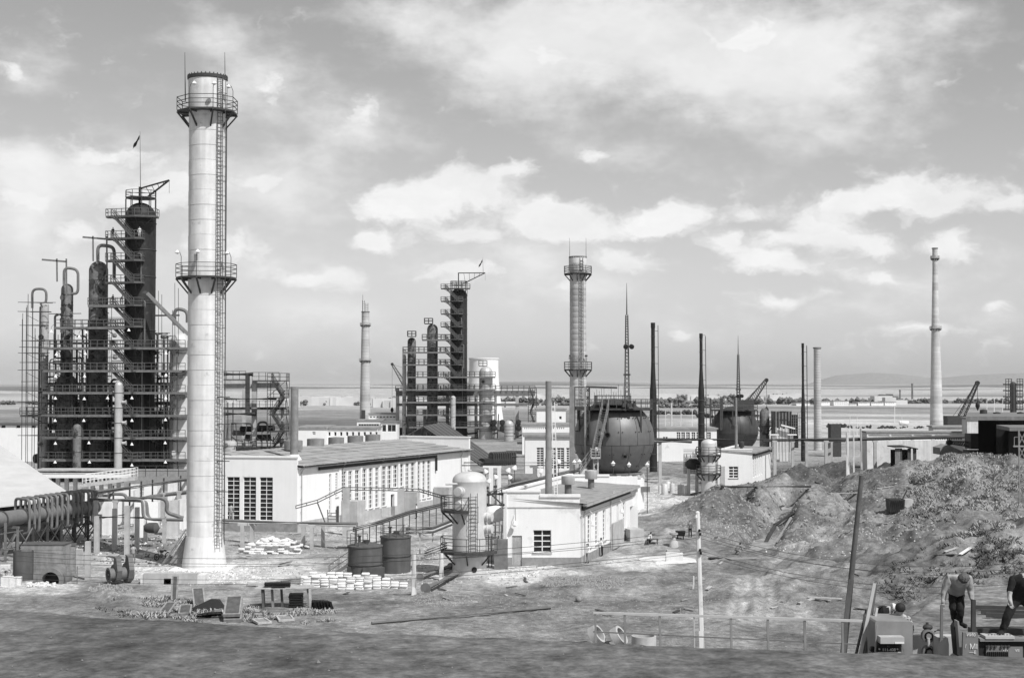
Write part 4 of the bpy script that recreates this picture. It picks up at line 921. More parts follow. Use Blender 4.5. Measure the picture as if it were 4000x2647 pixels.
# white lamps hung from the walkways
q = MB(); q.lathe((0,0,0), [(.04,.34),(.07,.25),(.12,.18),(.28,-.1),(.30,-.13),(.22,-.12)], 12, cap=False)
lampme = None
LAMPS = [(220,1385),(217,1470),(216,1556),(215,1643),(216,1732),(215,1805),(333,1382),(330,1470),(329,1558),(327,1643),(347,1730),(349,1805),(515,1555),(515,1643),(515,1735),(515,1817),(648,1380),(648,1465),(647,1555),(646,1640),(645,1730),(646,1805),(309,1315),(503,1290),(200,1295),(335,1298),(420,1555)]
LV_ = [1320, 1410, 1495, 1580, 1670, 1760, 1830]; LN = ['topmost', 'second', 'third', 'fourth', 'fifth', 'sixth', 'lowest']
def lab_(px, py):
 k = next(i for i, v in enumerate(LV_) if py < v); c = 'pale left standpipe' if px < 240 else 'mottled rounded column' if px < 440 else 'black tower' if px < 560 else 'pale drum column'
 return 'white bell lamp under the '+LN[k]+' lit walkway, beside the '+c+(', on its left' if px in (200, 309, 503) else '')
for i, (px, py) in enumerate(LAMPS):
 p = P(px, py, 238.6)
 row = 'top' if py < 1400 else 'bottom' if py > 1780 else 'middle'
 if lampme is None:
  lampme = thing('hanging_lamp', lab_(px, py), 'lamp', p, 'white bell lamps under the walkways')
  q.v = [(a[0]+p.x, a[1]+p.y, a[2]+p.z) for a in q.v]; q.build('shade', 'paint_white', lampme)
  q2 = MB(); q2.path([p+Vector((0,0,.4)), p+Vector((0,0,.75)), p+Vector((.2,0,1.0)), p+Vector((.6,0,1.3))], .03, 5); q2.build('arm', 'rail_dark', lampme)
 else: dup(lampme, p, 0, lab_(px, py))
for px, py in ((448,1310),(450,1395)):
 q = MB(); p = P(px, py, 238.6); q.lathe(p, [(.1,.4),(.25,.3),(.42,-.1),(.3,-.3),(.05,-.35)], 12, axis=Vector((.7,-.5,-.4))); q.path([p, p+Vector((-.4,0,.5)), p+Vector((-.9,0,.2)), p+Vector((-.9,0,-3))], .04, 5)
 single(q, 'floodlight', 'steel_grey', 'grey floodlight on a bent arm beside the black tower, '+('upper' if py < 1350 else 'lower')+' of two', 'lamp', p, 'grey floodlights by the black tower')
# second group of columns, the same plant further off
YB = 426
colpx('mottled column with rounded top left of the middle-distance black tower', 1689, 42, 1265, YB, bands=8, manholes=7)
colpx('blotchy column with a railed crow nest, second from the left in the middle-distance group', 1608, 33, 1318, YB, bands=6, manholes=6, skirt=M(19, YB), zb=ZP(1560, YB))
colpx('thin pale column at the left of the middle-distance group', 1579, 15, 1360, YB-2, material='primer_pale', bands=3, manholes=0)
colpx('wide silver drum column before the cooling tower', 1898, 53, 1430, YB-3, material='silver_paint', bands=7, manholes=3)
colpx('short silver drum column right of the wide one', 1988, 36, 1640, YB-20, material='silver_paint', bands=4, manholes=0)
colpx('small pale column in front of the middle-distance black tower', 1770, 20, 1545, YB-9, material='primer_pale', bands=3, manholes=0)
w2 = thing('walkway_structure', 'railed walkways tying the middle-distance columns to their black tower', 'walkway', (P(1700, 1450, YB-4).x, YB-4, 0))
for i, (py, x0, x1) in enumerate([(1325, 1650, 1760), (1374, 1575, 1760), (1422, 1575, 1760), (1470, 1592, 1935), (1519, 1592, 1935), (1568, 1575, 1935), (1617, 1592, 1935), (1665, 1600, 1935)]):
 Y = YB-4; a = P(x0, py, Y); b = P(x1, py, Y); q = MB(); q.hexa([Vector((x, y, z)) for z in (a.z-.45, a.z) for x, y in ((a.x, Y-2.2), (b.x, Y-2.2), (b.x, Y+1.0), (a.x, Y+1.0))])
 w = q.build('walkway', 'steel_grey', w2, smooth=False); q = MB(); q.rail([(a.x, Y-2.2, a.z), (b.x, Y-2.2, a.z)], 1.4, 1.5, .07, (.5, 1.0)); q.rail([(a.x, Y+1, a.z), (b.x, Y+1, a.z)], 1.4, 1.5, .06, (.5, 1.0)); q.build('railing', 'rail_dark', w, smooth=False)
for px, pt, pb in ((1607, 1292, 1312), (1673, 1244, 1262), (1886, 1410, 1428)):
 a = P(px-16, pb, YB-3); b = P(px+16, pb, YB-3); q = MB(); q.rail([a, b, b+Vector((0,3,0)), a+Vector((0,3,0))], 1.5, 1.3, .07, (.5, 1.0), closed=True); q.slab(a, b, b+Vector((0,3,0)), a+Vector((0,3,0)), .2); q.build('crow_nest', 'rail_dark', w2, smooth=False)
for px, pt in ((1553, 1515), (1660, 1600), (2020, 1545), (1860, 1545), (1935, 1545), (1748, 1545)):
 q = MB(); q.bar(P(px, 1760, YB+4), P(px, pt, YB+4), 1.0); q.build('concrete_post', 'concrete', w2, smooth=False)
for x0, x1, py, wd in ((1548, 2090, 1536, 1.6), (1550, 2060, 1580, .8)): q = MB(); q.bar(P(x0, py, YB+4), P(x1, py, YB+4), 1.2, wd); q.build('concrete_beam', 'concrete_dark', w2, smooth=False)
a = P(1545, 1527, YB+3); b = P(2090, 1527, YB+3); q = MB(); q.rail([a, b], 1.6, 1.7, .08); q.build('railing', 'rail_dark', w2, smooth=False)
for k in range(4):
 px = 1930+k*32; q = MB()
 for py in (1650, 1672): c_ = P(px, py, YB-6); q.lathe(c_, [(.02,-1.6),(.75,-1.5),(.85,-1),(.85,3),(.02,3.2)], 14, axis='y')
 q.build('exchanger', 'steel_black', w2)
for k in range(14): q = MB(); px = 1560+k*38; q.bar(P(px, 1760, YB+2), P(px+pr.randint(-20, 20), 1640+pr.randint(-30, 30), YB+2), .3); q.bar(P(px, 1690+pr.randint(-20, 20), YB+1), P(px+40, 1690, YB+1), .5); q.build('pipe', 'steel_dark', w2, smooth=False)
# stair tower of thin steel at its right
def stair_tower(label, px0, px1, pt, pb, Y, w, nf=3):
 x0 = P(px0, 1600, Y).x; x1 = P(px1, 1600, Y).x; zt = ZP(pt, Y); zb = ZP(pb, Y); D = 3.0; root = thing('stair_tower', label, 'stair tower', ((x0+x1)/2, Y, 0))
 for x in (x0, x1):
  for y in (Y, Y+D): q = MB(); q.bar((x, y, zb), (x, y, zt), w*2.2); q.build('post', 'rail_dark', root, smooth=False)
 dz = (zt-zb)/nf
 for i in range(nf):
  za = zt-i*dz; q = MB(); stairflight(q, (x0+.6, Y+.6, za), (x1-.6, Y+.6, za-dz), .9, r=w) if i % 2 == 0 else stairflight(q, (x1-.6, Y+2.2, za), (x0+.6, Y+2.2, za-dz), .9, r=w); q.build('stair_flight', 'rail_dark', root, smooth=False)
  q = MB(); q.hexa([Vector((x, y, z)) for z in (za-.15, za) for x, y in ((x0, Y), (x1, Y), (x1, Y+D), (x0, Y+D))] if i % 2 else [Vector((x, y, z)) for z in (za-.15, za) for x, y in ((x0, Y+1.2), (x1, Y+1.2), (x1, Y+D), (x0, Y+D))]); q.rail([(x0, Y, za), (x1, Y, za), (x1, Y+D, za)], 1.1, 1.0, w); q.build('landing', 'rail_dark', root, smooth=False)
  q = MB(); q.bar((x1, Y, za), (x0, Y, za-dz), w*1.8); q.bar((x1, Y, za), (x1, Y+D, za-dz), w*1.8); q.build('brace', 'rail_dark', root, smooth=False)
 return root
stair_tower('thin steel stair tower at the right end of the middle-distance plant', 2064, 2096, 1530, 1700, YB-3, .07, 4)
# cooling tower
c_ = Vector((P(1890, 1500, 640).x, 640, 0)); q = MB(); k = M(1, 640); zt = ZP(1398, 640); zb = ZP(1560, 640); prof = []
for i in range(25):
 t = i/24; z = t*zt; r = k*(57+25*max(0, (.86-t))**1.6); prof.append((r, z))
ct = thing('cooling_tower', 'white hyperbolic cooling tower behind the middle-distance columns', 'cooling tower', c_); q.lathe(c_, prof, 40, cap=False); q.build('shell', 'whitewash', ct)
q = MB(); q.lathe(c_, [(k*57, zt-.6), (k*59.5, zt-.5), (k*59.5, zt), (k*54, zt)], 40, cap=False); q.build('rim', 'whitewash', ct)
# ================================================================== LONG WHITE PUMP HOUSE
UP = Vector((0, 0, 1))
def downpipe(parent, O, u, n, s, z0, z1, r=.06, head=True):
 q = MB(); a = O+u*s+n*.12
 q.tube(a+UP*z0, a+UP*(z1-.6), r, n=6); q.path([a+UP*(z1-.6), a+n*.25+UP*(z1-.2), a+n*.3+UP*z1], r, 6)
 if head: q.box(tuple(a+n*.3+UP*(z1-.05)), .22, .22, .3)
 for z in np.arange(z0+.6, z1-.7, 1.4): q.obox(O, u, n, s-.1, s+.1, 0.0, .13, z, z+.05)
 return q.build('downpipe', 'concrete', parent, smooth=False)
def vent_drum(c, r, h, label, group, post=.6, mat_='steel_mid', neck=None):
 root = thing('roof_ventilator', label, 'ventilator', c, group); q = MB(); q.lathe(c, [(neck or r*.5, 0), (neck or r*.5, post+.1)], 16); q.build('neck', 'steel_grey', root)
 q = MB(); q.lathe(c, [(r*.96, post), (r, post+.03), (r, post+h), (r*.95, post+h+.02), (.02, post+h+.1)], 24); q.build('drum', mat_, root); return root
def pump_house():
 C = Vector((P(1160, 2075, 157).x, 157, 0)); d = Vector((.402, .9156, 0)); f = Vector((.9156, -.402, 0))*-1   # side wall direction, front wall direction (to the left)
 f = Vector((-.985, .17, 0)); nS = Vector((d.y, -d.x, 0)); nF = Vector((-.17, -.985, 0))
 Lf, Ls = 11.0, 44.0; ztop = ZP(1788, 157); zeave = ZP(1826, 157)
 root = thing('pump_house', 'long white pump house with tall windows, just right of the big chimney', 'building', C)
 # front wall
 O = C+f*Lf; u = -f; s0 = lambda px: (P(px, 2000, 157.8)-O).dot(u)
 wins = []
 for a, b in ((874, 926), (941, 993), (1008, 1061)): wins.append((Lf-(1160-a)*.02842, Lf-(1160-b)*.02842, ZP(2030, 158), ZP(1862, 158)))
 q = MB(); wall_holes(q, O, u, nF, Lf, .9, ztop, wins); q.build('front_wall', 'whitewash', root, smooth=False)
 q = MB(); q.obox(O, u, nF, -.02, Lf+.06, -.4, .06, -.5, .9); q.build('plinth', 'plinth_grey', root, smooth=False)
 q = MB(); q.obox(O, u, nF, -.1, Lf+.05, -.45, .12, ztop+.003, ztop+.2); q.build('parapet_coping', 'whitewash', root, smooth=False)
 for w in wins: window(root, O, u, nF, w[0], w[1], w[2], w[3], 2, 10, bar=.07)
 # side wall with the row of tall windows
 def sp(px): # distance along side wall for a photo column
  a, _ = ray(px, 1900); t = (C.x-a*C.y)/(a*d.y-d.x); return t
 cols = [(1286,1294,1850,2005,1),(1311,1320,1846,1940,1),(1335,1353,1840,1968,2),(1361,1376,1838,2003,2),(1387,1404,1834,1996,2),(1416,1432,1830,1990,2),(1441,1456,1827,1985,2),(1466,1480,1824,1980,2),(1492,1508,1820,1976,2),(1514,1530,1817,1906,2),(1537,1553,1814,1902,2),(1562,1576,1811,1898,2),(1584,1598,1808,1962,2),(1605,1620,1805,1957,2),(1631,1642,1801,1950,2),(1650,1661,1798,1946,2),(1669,1682,1796,1942,2)]
 hs = []
 for a, b, t, bt, nc in cols:
  s_, e_ = sp(a), sp(b); Y = C.y+d.y*(s_+e_)/2; hs.append((s_, e_, max(1.3, ZP(bt, Y)), ZP(t, Y), nc, bt < 1930))
 door = (sp(1527), sp(1541), .05, 2.6)
 zmid = 1.1
 holes = [h[:4] for h in hs]+[(door[0], door[1], zmid, 2.6)]
 q = MB(); wall_holes(q, C, d, nS, Ls, zmid, zeave, holes); q.build('side_wall', 'whitewash', root, smooth=False)
 q = MB(); q.obox(C, d, nS, .02, door[0], -.4, .07, -.5, zmid); q.obox(C, d, nS, door[1], Ls, -.4, .07, -.5, zmid); q.build('plinth', 'concrete', root, smooth=False)
 q = MB(); q.obox(C, d, nS, door[0]-.1, door[1]+.1, -.5, -.42, 0, 2.7); q.build('door_opening', 'iron_black', root, smooth=False)
 for i, h in enumerate(hs): window(root, C, d, nS, h[0], h[1], h[2], h[3], h[4], 5 if h[5] else 9, glass='glass_mid', bar=.09, pane_objs=False, skip=())
 # pilasters between the windows
 for px in (1326, 1409, 1486, 1556, 1625): s_ = sp(px); q = MB(); q.obox(C, d, nS, s_-.22, s_+.22, .002, .12, zmid, zeave-.3); q.build('pilaster', 'whitewash', root, smooth=False)
 # roof sheets: single slope up from this eave to the ridge at the far side
 Wd = 10.6; rz = ztop-.15; e0 = C+nS*.75
 sheets, rows = 16, 6
 def rp(s_, k): return C+d*s_+nS*(.75*(1-k))+(-nS)*(Wd*k)+UP*(zeave+.12+(rz+.35-zeave)*k)
 for i in range(sheets):
  for r_ in range(rows):
   a, b = Ls*i/sheets, Ls*(i+1)/sheets-.04; q = MB(); n = 6; k0, k1 = r_/rows, (r_+1)/rows+.02; lift = random.uniform(0, .03); vs = []
   for k, up in ((k0, .10), (k1, 0)):
    for j in range(n+1): vs.append(rp(a+(b-a)*j/n, k)+UP*(up+lift+.03*(j % 2)))
   fs = [(j, j+1, n+1+j+1, n+1+j) for j in range(n)]; m_ = len(vs); q._add(vs+[v-UP*.07 for v in vs], fs+[tuple(m_+x for x in f_[::-1]) for f_ in fs]+[(0, m_, m_+1, 1)]+[(j, m_+j, m_+j+1, j+1) for j in range(1, n)])
   q.build('roof_sheet', 'roof_corr' if random.random() < .8 else 'roof_felt', root, smooth=False)
 q = MB(); q.obox(C, d, nS, 0, Ls, -.3, .35, zeave-.12, zeave-.004); q.build('eaves_board', 'concrete', root, smooth=False)
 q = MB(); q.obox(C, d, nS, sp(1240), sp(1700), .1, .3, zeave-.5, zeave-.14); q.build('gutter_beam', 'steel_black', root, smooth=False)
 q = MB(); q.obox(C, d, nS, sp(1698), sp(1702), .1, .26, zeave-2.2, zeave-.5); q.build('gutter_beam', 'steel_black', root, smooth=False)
 # far end parapet and back wall
 E = C+d*Ls; q = MB(); q.obox(E, -nS, d, -.15, Wd, -.35, .1, -.5, rz+.85); q.build('end_wall', 'whitewash', root, smooth=False)
 q = MB(); q.obox(E, -nS, d, -.25, Wd, -.45, .2, rz+.853, rz+1.0); q.build('parapet_coping', 'whitewash', root, smooth=False)
 B = C-nS*Wd; q = MB(); q.obox(B, d, -nS, 0, Ls, -.3, 0, -.5, rz+.1); q.build('back_wall', 'whitewash', root, smooth=False)
 for px in (1169, 1337, 1487, 1628, 1800): downpipe(root, C, d, nS, sp(px)+(.35 if px < 1200 else 0), .1, zeave+.1)
 for px, w in ((1332, 1.7), (1567, .6), (1694, .9)): # concrete porches in front of doors
  s_ = sp(px); q = MB(); q.obox(C, d, nS, s_-.2, s_+w, .13, 2.3, -.4, 2.75 if px != 1570 else 3.4); q.build('porch', 'concrete', root, smooth=False)
 q = MB(); q.obox(C, d, nS, sp(1313), sp(1320), .08, .14, 0, 2.2); q.build('door', 'steel_dark', root, smooth=False)
 # stack and ventilators standing on it
 p = P(1149, 1778, 163); st = thing('flue_stack', 'plain grey flue stack rising from the near end of the long white pump house', 'stack', p); q = MB(); q.lathe(p, [(M(16, 163), -1.2), (M(15.5, 163), ZP(1510, 163)-p.z), (M(14, 163), ZP(1510, 163)-p.z), (M(14, 163), ZP(1530, 163)-p.z)], 24); q.build('shaft', 'steel_mid', st)
 q = MB(); q.lathe(p, [(M(30, 163), -.5), (M(17, 163), .12)], 20); q.build('flashing', 'whitewash', st)
 lv = ('leftmost and half hidden by the flue stack', 'second from the flue stack', 'middle one', 'next to the last', 'the furthest right')
 for i, (px, w) in enumerate(((1146, 72), (1233, 68), (1313, 62), (1388, 62), (1456, 59))):
  Y = 171+i*9.5; pt = (1720, 1713, 1708, 1702, 1697)[i]; pb = (1756, 1748, 1743, 1734, 1729)[i]; z1 = ZP(pt, Y); z0 = ZP(pb, Y)
  vent_drum(Vector((P(px, 1730, Y).x, Y, z0-1.6)), M(w/2, Y), z1-z0, 'grey ventilator drum behind the long pump house, '+lv[i], 'row of roof ventilator drums', post=1.6, neck=M(w*.27, Y))
 # cable tray across the side wall on concrete posts
 ct = thing('cable_tray', 'dark cable tray running across the side of the long white pump house', 'cable tray', C+nS*3)
 pts = [P(1155, 1985, 152), P(1240, 1962, 153), P(1340, 1913, 154), P(1480, 1914, 157), P(1640, 1919, 161), P(1745, 1950, 150)]
 for a, b in zip(pts, pts[1:]):
  q = MB(); q.bar(a, b, .05, .1); q.bar(a+UP*.28, b+UP*.28, .05, .1); k = int((b-a).length/.9)
  for i in range(k): c_ = a.lerp(b, i/k); q.bar(c_, c_+UP*.28, .06)
  q.build('tray_run', 'rail_grey', ct, smooth=False)
 for px, pt, pb in ((1352, 1905, 2035), (1566, 1910, 2010)): q = MB(); p = P(px, pb, 154); q.box((p.x, p.y, -.3), .75, .5, ZP(pt, 154)+.3); q.build('post', 'concrete', ct, smooth=False)
 q = MB(); q.bar(P(1240, 1962, 153), P(1270, 2040, 152), .1); q.build('post', 'rail_grey', ct, smooth=False)
 q = MB(); q.ladder(P(1298, 2040, 152), P(1296, 1990, 152.6), .9, (1,0,0), .3, .05); lt = single(q, 'step_ladder', 'steel_dark', 'small dark step ladder against the side of the long white pump house', 'ladder', P(1298, 2040, 152), smooth=False)
pump_house()
# ================================================================== NEAR WHITE PUMP HOUSE
def near_house():
 C = Vector((P(2265, 2205, 128).x, 128, 0)); d = Vector((.28, .96, 0)).normalized(); nS = Vector((d.y, -d.x, 0)); u = Vector((1, 0, 0)); nF = Vector((0, -1, 0))
 Lf = M(297, 128); Ls = 24.5; O = C-u*Lf; z1 = ZP(1921, 128); z2 = ZP(1938, 128); ze = ZP(1968, 128)
 root = thing('pump_house', 'small white pump house with a flat roof and grey plinth in the middle foreground', 'building', C)
 X = lambda px: M(px-1968, 128); Z = lambda py: ZP(py, 128)
 win = (X(2084), X(2154), Z(2156), Z(2069)); door = (X(2001), X(2040), .02, Z(2091)); pl = Z(2176)
 q = MB(); sx = X(2112)
 wall_holes(q, O, u, nF, Lf, pl, z2, [win, (door[0], door[1], pl, door[3])], th=.4); q.obox(O, u, nF, 0, sx, -.4, -.001, z2+.002, z1); q.build('front_wall', 'whitewash', root, smooth=False)
 q = MB(); q.obox(O, u, nF, -.02, door[0], -.4, .05, -.4, pl); q.obox(O, u, nF, door[1], Lf+.05, -.4, .05, -.4, pl); q.build('plinth', 'plinth_grey', root, smooth=False)
 q = MB(); q.obox(O, u, nF, -.1, sx+.02, -.45, .12, z1+.003, z1+.2); q.obox(O, u, nF, sx-.05, Lf+.06, -.45, .13, z2-.05, z2+.18); q.build('parapet_coping', 'whitewash', root, smooth=False)
 q = MB(); n = 7
 for i in range(n): a = door[0]+(door[1]-door[0])*i/n; q.obox(O, u, nF, a+.01, a+(door[1]-door[0])/n-.01, -.14, -.09, .02, door[3])
 q.build('door', 'concrete', root, smooth=False); window(root, O, u, nF, *win, 2, 4, bar=.09)
 q = MB(); q.obox(O, u, nF, .0, Lf, .002, .05, Z(1983), Z(1979)); q.build('conduit', 'concrete', root, smooth=False)
 q = MB(); q.obox(O, u, nF, X(2013), X(2016), .002, .04, Z(2040), Z(1982)); q.build('conduit', 'concrete', root, smooth=False)
 l0 = O+u*X(2011)+nF*.45+UP*Z(2043); q = MB(); q.lathe(l0, [(.02,.3),(.09,.25),(.14,.1),(.24,-.1),(.12,-.2),(.02,-.25)], 12); q.path([l0+UP*.3, l0+UP*.7-nF*.2, l0+UP*.7-nF*.45], .03, 6)
 lo = q.build('wall_lamp', 'paint_white', root)
 # side
 def sp(px):
  a, _ = ray(px, 2000); return (C.x-a*C.y)/(a*d.y-d.x)
 hs = []
 for a, b, t, bt in ((2295, 2308, 2011, 2145), (2325, 2337, 1999, 2125), (2355, 2366, 1990, 2110), (2409, 2416, 1968, 2075), (2434, 2443, 1960, 2065)):
  s_, e_ = sp(a), sp(b); Y = C.y+d.y*(s_+e_)/2; hs.append((s_, e_, max(1.2, ZP(bt, Y)), ZP(t, Y)))
 gate = (sp(2461), sp(2474), pl, 3.4)
 q = MB(); wall_holes(q, C, d, nS, Ls, pl, ze, hs+[gate], th=.4); q.build('side_wall', 'whitewash', root, smooth=False)
 q = MB(); q.obox(C, d, nS, .02, gate[0], -.4, .06, -.4, pl); q.build('plinth', 'plinth_grey', root, smooth=False)
 q = MB(); q.obox(C, d, nS, gate[0]-.1, gate[1]+.1, -.7, -.45, 0, 3.5); q.build('gateway', 'steel_dark', root, smooth=False)
 for h in hs: window(root, C, d, nS, *h, 2, 7, glass='glass_mid', bar=.08)
 for px in (2280, 2382): downpipe(root, C, d, nS, sp(px), .2, ze)
 q = MB(); q.obox(C, d, nS, sp(2389), sp(2430), .08, .2, 0, ZP(2045, 140)); q.build('sliding_door', 'concrete', root, smooth=False)
 q = MB(); a = C+nS*.15; q.path([a+UP*(ze-1.0), a+d*Ls*.97+UP*(ze-1.0)], .06, 6); q.path([a+UP*.2+d*.2, a+d*.2+UP*(ze-1.0)], .05, 6); q.build('conduit', 'concrete', root)
 for px, pt in ((2295, 2045), (2410, 1995)): s_ = sp(px); c_ = C+d*s_+nS*.5; c_.z = ZP(pt, c_.y); q = MB(); q.lathe(c_, [(.02,.3),(.1,.2),(.24,-.1),(.1,-.2)], 10); q.path([c_+UP*.3, c_+UP*.9, c_+UP*1.3-nS*.4], .03, 6); q.build('wall_lamp', 'paint_white', root)
 # roof slab, rough felt; low parapet along the far-left edge
 Wl = Lf-.3; R = [C+nS*.7+UP*(ze+.05), C+d*Ls+nS*.7+UP*(ze+.05), C+d*Ls-u*Wl+UP*(z2-.15), O+u*.3+UP*(z2-.15)]
 q = MB(); n1, n2 = 22, 10; vs = []
 for i in range(n1+1):
  for j in range(n2+1):
   a = R[0].lerp(R[1], i/n1); b = R[3].lerp(R[2], i/n1); p = a.lerp(b, j/n2); p.z += .03*mnoise.noise(p*1.3); vs.append(p)
 fs = [(i*(n2+1)+j, i*(n2+1)+j+1, (i+1)*(n2+1)+j+1, (i+1)*(n2+1)+j) for i in range(n1) for j in range(n2)]
 q._add(vs, fs); q._add([v-UP*.16 for v in vs], [f_[::-1] for f_ in fs]); q.build('roof', 'roof_felt', root)
 q = MB(); k = 60
 for i in range(k): s_ = Ls*i/k; q.obox(C, d, nS, s_+.03, s_+Ls/k*.62, .3, .74, ze-.22, ze+.03)
 q.build('eaves_corrugation', 'concrete', root, smooth=False, kind='stuff')
 q = MB(); q.obox(C, d, nS, .5, Ls*.88, .06, .26, ze-.62, ze-.24); q.build('eaves_shade_strip', 'steel_black', root, smooth=False)  # black strip stands in for the shade under the eaves
 q = MB(); q.obox(O, d, Vector((-d.y, d.x, 0)), .0, Ls, -.3, 0, -.4, z1); q.build('back_wall', 'whitewash', root, smooth=False)
 q = MB(); q.obox(O, d, Vector((-d.y, d.x, 0)), -.05, Ls, -.4, .1, z1+.003, z1+.18); q.build('parapet_coping', 'whitewash', root, smooth=False)
 E = C+d*Ls; q = MB(); q.obox(E-u*Lf, u, Vector((0, 1, 0)), .05, Lf+.4, -.3, .05, -.4, z1-.1); q.build('end_wall', 'whitewash', root, smooth=False)
 q = MB(); q.obox(E-u*Lf, u, Vector((0, 1, 0)), .0, Lf*.62, -.4, .1, z1-.09, z1+.1); q.build('parapet_coping', 'whitewash', root, smooth=False)
 p = P(2143, 1930, 131); p.z = z2-.2; st = thing('flue_stack', 'slender plain grey flue stack on the roof of the small white pump house', 'stack', p); q = MB(); q.lathe(p, [(M(13.5, 131), 0), (M(13.5, 131), 3.4), (M(12, 131), 3.5), (M(11.8, 131), ZP(1488, 131)-p.z), (M(10, 131), ZP(1488, 131)-p.z)], 20); q.build('shaft', 'steel_mid', st)
 q = MB(); b = P(2172, 1925, 131); q.ladder(Vector((b.x, 131, p.z)), P(2160, 1570, 131), .3, (1, 0, 0), .4, .035); q.build('ladder', 'paint_white', st, smooth=False)
 for i, (px, pb, pt, w, Y) in enumerate(((2219, 1918, 1857, 52, 134), (2309, 1886, 1834, 48, 143))):
  c_ = Vector((P(px, pb, Y).x, Y, z2-.3)); vent_drum(c_, M(w/2, Y), M(32, Y), 'pale mushroom ventilator on the small pump house roof, '+('the nearer one' if i == 0 else 'the further one'), 'mushroom ventilators on the small pump house', post=M(36-i*6, Y)+.1, mat_='concrete', neck=M(w*.26, Y))
near_house()
# ================================================================== OTHER WHITE BUILDINGS
def block(label, x0, x1, pt, pb, Y, depth, rows=(), roof='roof_felt', wall='whitewash', rot=0.0, name='building', roof_over=.3, plinth=False, grp=None, barw=.1):
 """simple rectangular building; rows = lists of (px0, px1, pyTop, pyBottom, cols, rows) openings"""
 a = P(x0, pb, Y); b = P(x1, pb, Y); zt = ZP(pt, Y); zb = min(0, ZP(pb, Y))-.3
 C0 = Vector((a.x, Y, 0)); u = Vector((math.cos(rot), math.sin(rot), 0)); n = Vector((math.sin(rot), -math.cos(rot), 0)); L_ = (b.x-a.x)/max(.3, math.cos(rot))
 root = thing(name, label, 'building', ((a.x+b.x)/2, Y, 0), grp)
 k = L_/(x1-x0); hs = [((r[0]-x0)*k, (r[1]-x0)*k, ZP(r[3], Y), ZP(r[2], Y)) for r in rows]
 q = MB(); wall_holes(q, C0, u, n, L_, zb, zt, hs, th=.3); q.build('front_wall', wall, root, smooth=False)
 q = MB(); q.obox(C0, u, n, 0, .3, -depth, -.302, zb, zt); q.obox(C0, u, n, L_-.3, L_, -depth, -.302, zb, zt); q.obox(C0, u, n, .302, L_-.302, -depth, -depth+.3, zb, zt); q.build('wall', wall, root, smooth=False)
 q = MB(); q.obox(C0, u, n, -roof_over, L_+roof_over, -depth-roof_over, roof_over, zt+.004, zt+.3); q.build('roof', roof, root, smooth=False)
 for h, r in zip(hs, rows): window(root, C0, u, n, *h, r[4], r[5], bar=barw, pane_objs=False, sill=False)
 return root
block('white building with three tall grid windows left of the large sphere', 2051, 2238, 1706, 1860, 205, 10, rows=[(2096, 2124, 1747, 1830, 2, 9), (2140, 2171, 1748, 1830, 2, 9), (2176, 2204, 1748, 1830, 2, 9), (2212, 2236, 1748, 1830, 2, 9)])
block('distant low white building behind the long pump house, with a row of slit windows', 1276, 1470, 1674, 1740, 300, 12, rows=[(x, x+9, 1686, 1702, 1, 1) for x in range(1282, 1470, 23)])
block('blank white gable end of the distant low building behind the ventilators', 1164, 1275, 1672, 1745, 298, 14, rows=[(1220, 1232, 1686, 1698, 2, 2)])
block('white building with a ribbon of small windows right of the far ringed chimney', 1440, 1545, 1617, 1662, 430, 10, rows=[(1444+i*13, 1453+i*13, 1625, 1631, 1, 1) for i in range(8)])
block('low white porch building under the far ringed chimney', 1394, 1490, 1643, 1700, 420, 10, rows=[(1400, 1480, 1655, 1663, 8, 1)])
block('low canopy building with open front left of the middle-distance columns', 1488, 1552, 1650, 1690, 415, 8, rows=[(1493, 1508, 1658, 1685, 1, 1), (1514, 1546, 1658, 1685, 2, 1)], roof='concrete_dark')
block('white block behind the slender flue stack, right of the middle-distance plant', 2096, 2210, 1600, 1660, 380, 14, rows=[(2184, 2194, 1625, 1637, 1, 1)])
block('low flat white hall with a shallow roof behind the slender flue stack', 2040, 2226, 1660, 1720, 330, 14, rows=[(2048+i*8, 2052+i*8, 1668, 1676, 1, 1) for i in range(20)])
block('long white workshop with grid windows behind the two black stacks', 2560, 2800, 1676, 1724, 300, 12, rows=[(2590, 2598, 1705, 1718, 1, 1), (2600, 2608, 1705, 1718, 1, 1)]+[(x, x+15, 1687, 1714, 2, 3) for x in (2643, 2661, 2680, 2701, 2720, 2762)])
block('white shed with small dark windows at the far left edge', -60, 150, 1660, 1720, 300, 12, rows=[(x, x+17, 1659.5, 1671, 1, 1) for x in (4, 62, 122)], roof='roof_corr_dark')
lh = block('long low white hall with a strip of windows at the right', 3387, 3785, 1690, 1765, 262, 4, rows=[(3392, 3475, 1697, 1719, 20, 2), (3482, 3562, 1697, 1719, 18, 2), (3570, 3640, 1697, 1719, 16, 2), (3652, 3778, 1698, 1719, 14, 2)], barw=.16, roof_over=.15, wall='concrete_pale')
block('upper white strip roof building behind the long low hall', 3645, 3776, 1668, 1690, 272, 3, rows=(), roof='roof_corr', wall='concrete_pale')
block('tall white block at the left side of the concrete bunkers', 3779, 3822, 1636, 1765, 258, 3, wall='concrete_pale')
